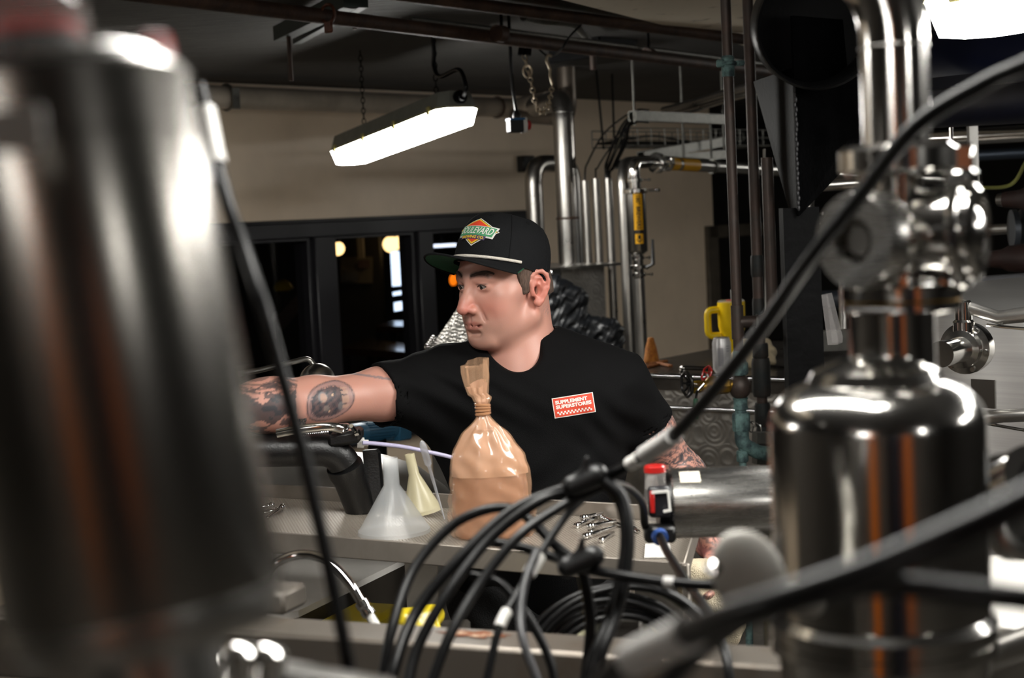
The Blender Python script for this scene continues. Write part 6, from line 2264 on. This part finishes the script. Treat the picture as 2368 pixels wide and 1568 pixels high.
PWH = mat('patch_white', '#d8d6d2', .7)
pt = mapped('patch', skew(diamond(.043, .0295)), cap_map, PWH, cr)
pt['label'] = 'embroidered red and yellow diamond patch with green banner'
mapped('patch_banner_edge', skew(grid2d(.074, .0235, 26, 6), .001, -.001, -1.6, .25), cap_map, PWH, cr, .0001)
mapped('patch_outline', skew(diamond(.041, .0275)), cap_map, INK, cr, .0003)
mapped('patch_border', skew(diamond(.0395, .0262)), cap_map, YEL, cr, .0006)
mapped('patch_field', skew(diamond(.036, .0232)), cap_map, REDM, cr, .0009)
mapped('patch_banner_line', skew(grid2d(.0705, .0205, 26, 6), .001, -.001, -1.6, .25), cap_map, PWH, cr, .0012)
mapped('patch_banner', skew(grid2d(.0685, .0185, 26, 6), .001, -.001, -1.6, .25), cap_map, GRN, cr, .0015)
tv, tf = text2d('BOULEVARD', .014, .0002)
wd = max(q[0] for q in tv) - min(q[0] for q in tv)
hg = max(q[1] for q in tv) - min(q[1] for q in tv)
mapped('patch_lettering', skew(([(a * .064 / wd, b * .0135 / hg) for a, b in tv], tf), .001, -.001, -1.6, .25), cap_map, PWH, cr, .0018)
mapped('patch_ribbon', skew(grid2d(.050, .0075, 24, 3), -.002, -.0135, -3.2, .2), cap_map, PUR, cr, .0018)
tv, tf = text2d('BREWING CO.', .006, .0002)
wd = max(q[0] for q in tv) - min(q[0] for q in tv)
hg = max(q[1] for q in tv) - min(q[1] for q in tv)
mapped('patch_ribbon_lettering', skew(([(a * .046 / wd, b * .005 / hg) for a, b in tv], tf), -.002, -.0135, -3.2, .2), cap_map, YEL, cr, .0021)

# ---- cream towel in the lowered hand
tb = LW + (LW - LE).normalized() * .085
g = SDF(axis_steps(tb.x - .14, tb.x + .14, [], .004), axis_steps(tb.y - .2, tb.y + .14, [], .005), axis_steps(tb.z - .2, tb.z + .12, [], .004))
tp = P(1640, 1318, 2.76)
g.cap(tp + V((-.03, 0, .0)), tp + V((.035, .01, -.005)), .022, .022, .015)
g.cap(tp + V((-.028, 0, -.03)), tp + V((.03, .01, -.10)), .03, .035, .02)
g.cap(tp + V((.02, 0, -.02)), tp + V((.02, .0, -.12)), .03, .03, .02)
g.warp(lambda X, Y, Z: .003 * np.sin(X * 120 + Z * 40) * np.sin(Z * 70 + Y * 90))
v, f = g.mesh()
tag(fast_obj('hand_towel', relax(v, f, 1), f, mat('cream_terry', '#d2c4a8', .9, bump=.8, bscale=400)), 'cream terry towel bunched in the lowered tattooed hand', 'towel')
# ---------------------------------------------------------------- foreground: domed vessel and pipework at the right
D = 1.15
def vcol(px, py, d_):
    p = P(px, py, d_)
    return V((p.x, p.y, 0)), (lambda y: P(px, y, d_).z)
c0, zf = vcol(2080, 560, 1.17)
t = thing('sampling_pipework', 'polished steel elbow pipe with clamps, sight glass and side caps', 'pipework', c0 + UP * zf(830))
pr = rp(77, 1.17)
zz_ = lambda y: P(2080, y, 1.17).z
el = zz_(-125)
fwd_ = V((-.93, .36, 0)).normalized()
MB().tube(bend_path([c0 + UP * zz_(360), c0 + UP * el, c0 + UP * el + fwd_ * .16], .076, 14), pr, 36).build('elbow_pipe', STEEL, t)
MB().torus(c0 + UP * zz_(112), UP, pr, .0012, 36, 6).build('weld_seam', STEELM, t)
o = MB().lathe(c0 + UP * zz_(405), UP, [(0, rp(118, 1.17)), (.004, rp(133, 1.17)), (.019, rp(133, 1.17)), (.023, rp(118, 1.17))], 40).build('clamp', STEEL, t)
MB().obox(c0 + UP * zz_(375) + V((.047, .004, 0)), (.010, 0, 0), (0, .012, 0), (0, 0, .012), .003).build('clamp_lug', STEEL, o)
MB().lathe(c0 + UP * zz_(665), UP, [(0, rp(50, 1.17)), (zz_(405) - zz_(665), rp(50, 1.17))], 36).build('sight_tube', STEEL, t)
for k in range(2):
    a_ = pi / 4 + k * pi / 2
    MB().tube([c0 + V((cos(a_), sin(a_), 0)) * .031 + UP * zz_(670), c0 + V((cos(a_), sin(a_), 0)) * .031 + UP * zz_(400)], .0042, 10).build('tie_rod', STEEL, t)
# left disc
la = V((-.80, -.60, 0)).normalized()
lc = P(1993, 556, 1.13)
R_ = rp(116, 1.12)
MB().lathe(lc, la, [(-.018, R_ * .55), (-.018, R_ * .96), (-.014, R_), (.006, R_), (.010, R_ * .96), (.010, R_ * .48), (-.004, R_ * .42), (-.004, .0005)], 44, caps=False).build('valve_disc', BRUSH, t)
MB().lathe(lc - la * .05, la, [(0, R_ * .4), (.035, R_ * .42)], 28).build('disc_neck', STEEL, t)
MB().tube([lc + la * -.004, lc + la * .004], R_ * .28, 20).build('disc_boss', STEELM, t)
# right cap
ra_ = V((.86, -.50, 0)).normalized()
rc_ = P(2190, 540, 1.15)
MB().lathe(rc_, ra_, [(-.045, R_ * .5), (-.02, R_ * .55), (-.018, R_ * .92), (.002, R_ * .98), (.022, R_ * .98), (.026, R_ * .85), (.026, R_ * .72), (.018, R_ * .66), (.026, R_ * .4), (.029, .001)], 44, caps=False).build('side_cap', STEEL, t)
MB().torus(rc_ + ra_ * .012, ra_, R_ * 1.02, .005, 40, 8).build('cap_clamp', STEEL, t)
MB().obox(rc_ + UP * (R_ + .004) + ra_ * .012, ra_ * .010, ra_.cross(UP) * .018, UP * .007, .003).build('cap_lug', STEEL, t)
# lower flange stack
o = MB().lathe(c0 + UP * zz_(722), UP, [(0, rp(128, 1.17)), (.002, rp(136, 1.17)), (.0085, rp(136, 1.17)), (.009, rp(130, 1.17)), (.010, rp(130, 1.17)), (.0105, rp(138, 1.17)), (.020, rp(138, 1.17)), (.021, rp(130, 1.17))], 48).build('flange', STEEL, t)
MB().torus(c0 + UP * (zz_(722) + .0095), UP, rp(131, 1.17), .001, 40, 6).build('gasket', BRASS, o)
for k in range(6):
    a_ = 2 * pi * k / 6 + .3
    MB().lathe(c0 + V((cos(a_), sin(a_), 0)) * rp(105, 1.17) + UP * (zz_(722) + .021), UP, [(0, .006), (.006, .006), (.006, .0035), (.012, .0035)], 6).build('flange_bolt', STEEL, o)
c1, _ = vcol(2062, 770, 1.15)
MB().lathe(c1 + UP * P(2062, 840, 1.15).z, UP, [(-.02, rp(98, 1.15)), (P(2062, 720, 1.15).z - P(2062, 840, 1.15).z, rp(98, 1.15))], 40).build('neck', STEEL, t)
MB().bar(P(1962, 716, 1.08), P(2090, 720, 1.08), .012, .002, UP).build('blank_tag', mat('grey_tag', '#8a8886', .5), t, False)
# domed vessel
DV = 1.13
c2, _ = vcol(2030, 1100, DV)
R_ = rp(246, DV)
zb_, zt_ = P(2030, 1415, DV).z, P(2030, 830, DV).z
hv = zt_ - zb_
t = thing('domed_vessel', 'polished steel domed vessel in front of the right pipework', 'vessel', c2 + UP * (zb_ - .25))
prof = [(0, R_ * .98), (.002, R_)]
hs = hv - .048
prof += [(hs * .5, R_), (hs, R_)]
for k in range(1, 9):
    a_ = k / 8 * pi / 2 * .82
    prof.append((hs + .034 * sin(a_), R_ - .040 * (1 - cos(a_))))
prof += [(hs + .041, R_ * .58), (hs + .047, R_ * .40), (hs + .050, R_ * .3)]
MB().lathe(c2 + UP * zb_, UP, prof, 72).build('dome', STEEL, t)
MB().lathe(c2 + UP * (zb_ - .030), UP, [(0, R_ * 1.0), (.003, R_ * 1.06), (.012, R_ * 1.06), (.0125, R_ * 1.03), (.0145, R_ * 1.03), (.015, R_ * 1.06), (.024, R_ * 1.06), (.030, R_ * .99)], 72).build('flange', STEEL, t)
MB().lathe(c2 + UP * (zb_ - .32), UP, [(0, R_ * .93), (.25, R_ * .93), (.285, R_ * .98), (.295, R_ * .98)], 64).build('lower_vessel', STEEL, t)
MB().tube([c2 + UP * (zb_ - .3), c2], .03, 16).build('leg', STEELM, t)
m_ = MB()
for k in range(3):
    m_.tube([c2 + V((cos(k * 2.1), sin(k * 2.1), 0)) * .03 + UP * .3, c2 + V((cos(k * 2.1), sin(k * 2.1), 0)) * .25], .014, 10)
m_.build('foot', STEELM, t)
# grey paddle handle in front-left of the vessel
q = P(1725, 1335, .98)
t = thing('paddle_handle', 'pale grey paddle handle bolted on the vessel flange', 'handle', q)
g = SDF(axis_steps(q.x - .07, q.x + .09, [], .0025), axis_steps(q.y - .06, q.y + .1, [], .003), axis_steps(q.z - .07, q.z + .07, [], .0025))
g.ell(q + V((.002, 0, 0)), (.024, .010, .033), .01, axes=(V((.94, 0, .34)), V((0, 1, 0)), V((-.34, 0, .94))))
g.cap(q + V((.012, .012, -.012)), q + V((.05, .05, -.03)), .010, .012, .012)
v, f = g.mesh()
fast_obj('paddle', relax(v, f, 2), f, mat('grey_cast', '#a8a59e', .5, .1), t)
MB().lathe(q + V((-.022, -.008, .008)), V((-.3, -1, .2)), [(0, .006), (.004, .006), (.007, .003)], 12).build('screw', STEEL, t)
# parts at the right edge
t = thing('hose_coupling', 'ribbed steel hose coupling at the vessel side', 'coupling', P(2320, 1150, 1.25))
a_, b_ = P(2290, 1140, 1.3), P(2420, 1080, 1.2)
dd = (b_ - a_).normalized()
MB().lathe(a_, dd, [(-.01, .010), (0, .020), (.008, .026), (.014, .022), (.02, .027), (.028, .022), (.034, .027), (.05, .024), (.08, .024)], 28).build('sleeve', STEEL, t)
MB().lathe(P(2330, 1215, 1.25), V((.3, -.8, .2)), [(0, .026), (.006, .030), (.02, .030), (.024, .024), (.024, .015), (.014, .012)], 28).build('ring_nut', STEELM, t)
MB().tube(smooth_path([b_, b_ + V((.1, .05, -.1)), b_ + V((.2, .2, -.4))], 5), .018, 14).build('hose', BLACKC, t)
tt = thing('work_surface', 'pale steel worktop edge behind the domed vessel', 'worktop', V((P(2330, 1330, 1.6).x, P(2330, 1330, 1.6).y, 0)))
zw = P(2300, 1350, 1.55).z
p = [onz(2175, 1290, zw), onz(2560, 1275, zw), onz(2560, 1480, zw), onz(2150, 1430, zw)]
MB().prism(p, UP * -.02).build('top', mat('bright_worktop', '#b9b6b0', .35, .8), tt, False)
MB().bar(V((p[1].x, p[1].y, 0)), p[1] - UP * .02, .04, .04).build('leg', STEELM, tt, False)
MB().bar(V((p[0].x, p[0].y, 0)), p[0] - UP * .02, .04, .04).build('leg', STEELM, tt, False)
MB().tube([P(2230, 1540, 1.36), P(2460, 1455, 1.3)], .014, 14).build('brace', STEELM, tt)

# ---------------------------------------------------------------- pneumatic actuators
def actuator(a, b, R_, lab, loc, cap_m, clear_len):
    """steel cylinder from a (clear cap end) to b"""
    a, b = V(a), V(b)
    dd = (b - a).normalized()
    L_ = (b - a).length
    t = thing('pneumatic_actuator', lab, 'actuator', loc)
    MB().lathe(a, dd, [(0, R_ * .96), (.002, R_), (L_ * .13, R_), (L_ * .132, R_ * .985), (L_ * .138, R_ * .985), (L_ * .14, R_), (L_ - .004, R_), (L_, R_ * .96)], 64).build('cylinder', cap_m, t)
    return t, dd, L_
# horizontal one by the vessel
a_, b_ = P(1548, 1164, 2.0), P(1860, 1155, 2.0)
R_ = rp(81, 2.0)
t, dd, L_ = actuator(a_, b_, R_, 'horizontal steel pneumatic actuator with clear red-topped cap', a_ - UP * R_, BRUSH, .05)
MB().lathe(a_ - dd * .004, dd, [(-.012, R_ * .82), (0, R_ * .88), (.006, R_ * .9)], 40).build('end_plate', BLACKP, t)
x, y, _ = frame(dd)
SMOKE = mat('clear_cap_plastic', '#d4cfcb', .15, 0, alpha=.22, spec=.8)
MB().lathe(a_ - dd * .030, dd, [(0, R_ * .72), (.003, R_ * .80), (.028, R_ * .82)], 36).build('clear_cap', SMOKE, t)
cpp = P(1515, 1098, 1.97)
MB().lathe(cpp - UP * .018, UP, [(0, .0135), (.026, .0135), (.027, .012)], 22).build('clear_dome', SMOKE, t)
MB().lathe(cpp + UP * .008, UP, [(-.004, .0142), (.003, .0142), (.0045, .0125)], 22).build('red_top', REDP, t)
MB().obox(P(1524, 1160, 1.945), dd * .014, V((0, .006, 0)), UP * .020, .003).build('solenoid', mat('dark_solenoid', '#16161c', .4), t)
MB().obox(P(1508, 1160, 1.94), dd * .003, V((0, .006, 0)), UP * .014, .001).build('red_coil', REDP, t)
m_ = MB().bar(P(1506, 1139, 1.935), P(1545, 1136, 1.935), .004, .003).bar(P(1545, 1136, 1.935), P(1550, 1182, 1.935), .004, .003).bar(P(1550, 1180, 1.935), P(1534, 1183, 1.935), .004, .003)
m_.build('white_bracket', WHITEP, t)
MB().obox(P(1525, 1233, 1.955), dd * .020, V((0, .014, 0)), UP * .011, .004).build('port_block', BLACKP, t)
fb = P(1524, 1238, 1.93)
MB().lathe(fb, V((.15, -.9, -.3)), [(0, .0105), (.008, .0105), (.009, .006), (.0095, .006)], 18).build('push_fitting', mat('blue_fitting', '#33508e', .35), t)
q = a_ + dd * (L_ * .14)
nn_ = (V((0, -.55, .83)) - dd * V((0, -.55, .83)).dot(dd)).normalized()
st_ = dd.cross(nn_)
MB().obox(q + nn_ * R_ * 1.0, dd * .013, st_ * .010, nn_ * .0006).build('paper_sticker', mat('cream_sticker', '#e2dac8', .6), t, False)
p_ = P(1790, 1240, 2.05)
MB().tube([b_ - dd * .03, V((b_.x, b_.y, 0)) - dd * .03], .03, 14).build('stand_pipe', STEELM, t)

# large one close at the left
top = P(112, 205, .53)
btm = P(338, 1400, .53)
R_ = rp(322, .53)
t, dd, L_ = actuator(top, btm, R_, 'large polished steel pneumatic actuator close at the left', btm, STEELS, .05)
MB().lathe(btm, dd, [(-.001, R_ * .97), (.004, R_ * .97), (.012, R_ * .9), (.016, R_ * .5), (.06, R_ * .42), (.4, R_ * .42)], 48).build('base_cone', STEELM, t)
up_ = -dd
MB().lathe(top, up_, [(0, R_ * .9), (.004, R_ * .86), (.006, R_ * .80)], 48).build('end_plate', BRUSH, t)
q = P(60, 140, .53)
MB().lathe(q - up_ * .010, up_, [(0, .0235), (.026, .0235), (.030, .020), (.031, .014)], 40).build('clear_cap', SMOKE, t)
MB().lathe(q - up_ * .008, up_, [(0, .0195), (.013, .0195)], 32).build('solenoid', mat('dark_solenoid'), t)
MB().lathe(q + up_ * .006, up_, [(0, .0200), (.004, .0200)], 32).build('red_ring', REDP, t)
s0, s1 = P(235, 128, .56), P(392, 128, .56)
MB().lathe(s0, (s1 - s0), [(0, .0075), ((s1 - s0).length * .7, .0075), ((s1 - s0).length * .72, .0078)], 24).build('side_cap', SMOKE, t)
e_ = (s1 - s0).normalized()
MB().lathe(s0 + (s1 - s0) * .66, e_, [(0, .0082), ((s1 - s0).length * .30, .0082), ((s1 - s0).length * .34, .0065)], 24).build('red_end', REDP, t)
MB().obox(P(40, 300, .45), V((.008, 0, 0)), V((0, .002, 0)), V((0, 0, .0065)), .001).build('grey_label', mat('grey_label', '#8a8580', .6), t)
# clamp with wing bolts below it
t = thing('wing_clamp', 'polished clamp with bolts below the large actuator', 'clamp', P(520, 1560, .78))
cc_ = P(470, 1640, .80)
ca_ = V((.2, -.35, 1)).normalized()
MB().lathe(cc_, ca_, [(-.01, .030), (-.006, .036), (.008, .036), (.012, .030)], 36).build('ring', STEEL, t)
for x_, y_ in ((560, 1530), (625, 1532), (500, 1545)):
    q = P(x_, y_, .78)
    MB().lathe(q, V((.2, -.2, 1)), [(-.02, .006), (0, .006), (.001, .0085), (.007, .0085), (.009, .005)], 14).build('bolt', STEEL, t)
MB().tube([P(640, 1560, .8), P(900, 1600, .85)], .008, 14).build('arm', STEELM, t)

# ---------------------------------------------------------------- black cables
def cable(pts, r_, lab, m=BLACKC, group=None, name='cable', n=9, parts=()):
    sp = smooth_path([P(*q) for q in pts], n)
    mb = MB().tube(sp, r_, 12)
    if not parts:
        return single(mb, name, m, lab, 'cable', group)
    t = thing(name, lab, 'cable', min(sp, key=lambda q: q.z), group)
    mb.build('sheath', m, t)
    for nm, (x0, y0), (x1, y1), rr_, mm in parts:
        i0 = min(range(len(sp)), key=lambda i: (V(pix(sp[i])) - V((x0, y0))).length)
        i1 = min(range(len(sp)), key=lambda i: (V(pix(sp[i])) - V((x1, y1))).length)
        if i0 > i1:
            i0, i1 = i1, i0
        i1 = max(i1, i0 + 1)
        MB().tube(sp[i0:i1 + 1], rr_, 14).build(nm, mm, t)
    return t
def pix(p):
    v = RC.transposed() @ (V(p) - CP)
    return (1184 + FPX * v.x / -v.z, 784 - FPX * v.y / -v.z)
cable([(2440, 110, .95), (2368, 150, .95), (2280, 190, .97), (2120, 290, 1.0), (2000, 440, 1.05), (1880, 592, 1.1), (1740, 790, 1.2), (1580, 985, 1.32), (1500, 1046, 1.40), (1400, 1103, 1.46), (1300, 1132, 1.48), (1180, 1185, 1.48), (1060, 1295, 1.46), (960, 1420, 1.44), (905, 1568, 1.4), (885, 1680, 1.4)], .0058,
      'thick black cable slanting across the view past the domed vessel', parts=(('pale_sleeve', (1555, 1000), (1492, 1050), .0085, PALE), ('white_ring', (1474, 1062), (1458, 1072), .0066, WHITEP)))
cable([(1420, 1112, 1.47), (1330, 1135, 1.47), (1250, 1158, 1.46), (1130, 1250, 1.45), (1030, 1380, 1.42), (965, 1500, 1.40), (940, 1600, 1.38)], .0052, 'black cable running just under the slanting one into the bundle')
cable([(1395, 1122, 1.46), (1300, 1170, 1.45), (1200, 1240, 1.43), (1110, 1350, 1.41), (1040, 1470, 1.38), (990, 1600, 1.36)], .0050, 'black cable third down in the fan spreading from the tape knot')
cable([(880, 1600, 1.44), (905, 1460, 1.46), (955, 1320, 1.5), (1040, 1220, 1.52), (1120, 1180, 1.52), (1180, 1176, 1.52), (1230, 1205, 1.5), (1285, 1262, 1.48), (1340, 1305, 1.47)], .0052, 'black cable arching up and over in front of the brown bag')
for k in range(2):
    cable([(1385 + k * 12, 1112, 1.46 - .02 * k), (1428 + k * 10, 1150, 1.45 - .016 * k), (1446 + k * 8, 1220, 1.44 - .018 * k), (1440 + k * 10, 1310, 1.43 - .018 * k), (1412 + k * 14, 1420, 1.42 - .018 * k), (1372 + k * 16, 1520, 1.40 - .018 * k), (1345 + k * 16, 1640, 1.40 - .018 * k)], .0054,
          ('outer' if k else 'inner') + ' black cable of the pair looping down from the tape knot', group='looping cable pair')
cable([(1100, 1250, 1.505), (1190, 1262, 1.50), (1280, 1288, 1.48), (1340, 1312, 1.44), (1450, 1334, 1.385), (1560, 1348, 1.365), (1660, 1354, 1.34), (1760, 1350, 1.3)], .0050, 'black cable running level toward the paddle handle', parts=(('light_band', (1540, 1347), (1562, 1349), .0054, PALE),))
cable([(1362, 1140, 1.5), (1312, 1190, 1.48), (1262, 1262, 1.46), (1222, 1328, 1.44), (1184, 1395, 1.42), (1152, 1460, 1.4), (1120, 1600, 1.38)], .0040, 'thin grey-black cable with white wrap labels', parts=(('white_label', (1244, 1282), (1218, 1330), .0068, WHITEP), ('white_label', (1164, 1408), (1146, 1452), .0056, WHITEP)))
cable([(1242, 1272, 1.44), (1214, 1345, 1.42), (1204, 1420, 1.40), (1212, 1490, 1.38), (1245, 1580, 1.37), (1260, 1640, 1.37)], .0042, 'thin dark cable bowing down beside the white labels', mat('grey_cable', '#3a3a3c', .35))
cable([(1090, 1330, 1.46), (1150, 1345, 1.45), (1190, 1385, 1.44), (1240, 1460, 1.43), (1275, 1540, 1.42), (1290, 1640, 1.41)], .0044, 'black cable dipping between the fan and the coil')
cable([(1345, 1310, 1.45), (1362, 1400, 1.455), (1364, 1480, 1.455), (1345, 1640, 1.455)], .0056, 'short thick black cable hanging straight below the lower tape knot')
cable([(1355, 1125, 1.5), (1400, 1118, 1.6), (1450, 1128, 1.75), (1485, 1165, 1.88), (1492, 1215, 1.95), (1512, 1236, 1.95)], .0052, 'black cable hooking from the tape knot to the actuator port')
cable([(1526, 1240, 1.92), (1545, 1280, 1.85), (1590, 1350, 1.72), (1640, 1420, 1.58), (1680, 1520, 1.50), (1690, 1640, 1.48)], .0052, 'dark air line from the blue fitting of the actuator')
cable([(462, 200, .98), (480, 270, .97), (500, 370, .95), (530, 480, .93), (562, 570, .92), (602, 695, .9), (645, 845, .9), (692, 1015, .9), (732, 1185, .9), (772, 1365, .9), (806, 1540, .9), (830, 1660, .9)], .0044, 'black cable hanging beside the large left actuator', parts=(('glint_sleeve', (474, 250), (500, 385), .0060, WHITEP),))  # white sleeve added for a shiny reflected sliver beside the actuator
cable([(2460, 1110, .55), (2368, 1160, .55), (2200, 1240, .55), (2000, 1325, .56), (1800, 1392, .58), (1660, 1436, .62), (1560, 1480, .68), (1440, 1540, .74), (1360, 1620, .8)], .0066, 'thick black cable crossing low in front of the domed vessel', parts=(('grey_sleeve', (1592, 1465), (1462, 1530), .0088, PALE),))
cable([(2460, 1392, .62), (2368, 1385, .62), (2200, 1366, .63), (2040, 1352, .64), (1900, 1372, .66), (1780, 1400, .68), (1660, 1470, .72), (1560, 1560, .76), (1500, 1640, .78)], .0055, 'black cable sagging across the vessel flange')
# coil of cable
t = thing('coiled_cable', 'coil of glossy black cable hanging below the actuator', 'cable', P(1430, 1640, 1.75))
rnd = random.Random(3)
cc_ = P(1435, 1580, 1.78)
xr, yr = rt, (RC @ V((0, 1, 0))).normalized()
for k in range(8):
    R0 = rp(165 + k * 11, 1.78)
    of = V((rnd.uniform(-.006, .006), .012 * (k % 3 - 1), rnd.uniform(-.004, .004)))
    path = [cc_ + of + xr * cos(a_) * R0 * 1.02 + yr * sin(a_) * R0 * (.98 + .03 * sin(2 * a_ + k)) for a_ in [2 * pi * j / 48 for j in range(48)]]
    MB().tube(path, .0046, 10, closed=True).build('loop', BLACKC, t)
# tape knots
for (x_, y_, d_, lab) in ((1352, 1112, 1.45, 'black tape knot binding the slanting cables'), (1342, 1300, 1.42, 'black tape knot with a torn flag end on the level cable')):
    q = P(x_, y_, d_)
    g = SDF(axis_steps(q.x - .03, q.x + .03, [], .0018), axis_steps(q.y - .03, q.y + .03, [], .002), axis_steps(q.z - .03, q.z + .035, [], .0018))
    g.cap(q + V((-.012, 0, -.004)), q + V((.012, 0, .005)), .010, .011, .008)
    g.cap(q + V((-.003, -.004, .004)), q + V((.003, -.006, .022)), .005, .003, .006, flat=(V((0, 1, 0)), .4))
    v, f = g.mesh()
    tag(fast_obj('tape_knot', v, f, mat('black_tape', '#0c0c0d', .4)), lab, 'tape')
# cream dial housing inside the coil
t = thing('dial_housing', 'cream rounded housing with dark grey block seen through the coil', 'housing', P(1435, 1560, 1.9))
q = P(1436, 1480, 1.92)
vw = (CP - q).normalized()
MB().lathe(q, vw, [(-.03, rp(82, 1.92)), (.004, rp(82, 1.92)), (.008, rp(76, 1.92)), (.006, rp(66, 1.92)), (-.004, rp(62, 1.92))], 44, flat=1.25).build('ring', mat('cream_plastic', '#a8a488', .45), t)
MB().lathe(q - vw * .004, vw, [(0, rp(64, 1.92)), (.001, rp(64, 1.92))], 40, flat=1.25).build('dial_face', mat('olive_face', '#3e3d32', .5), t)
MB().obox(P(1440, 1478, 1.88), rt * .025, yr * .035, vw * .012, .005).build('block', mat('block_dark', '#4c4844', .45, .5), t)
for x_, w_ in ((1396, .006), (1450, .022)):
    MB().obox(P(x_, 1426, 1.86), rt * w_, yr * .006, vw * .004, .002).build('pale_tab', PALE, t)
MB().prism([P(1400, 1495, 1.84), P(1432, 1476, 1.84), P(1462, 1500, 1.84), P(1454, 1512, 1.84), P(1432, 1494, 1.84), P(1406, 1506, 1.84)], vw * .008).build('bracket', mat('bracket_grey', '#8b8782', .4, .6), t, False)
MB().tube([P(1436, 1500, 1.95), V((P(1436, 1500, 1.95).x, P(1436, 1500, 1.95).y, 0))], .02, 12).build('stand', STEELM, t)
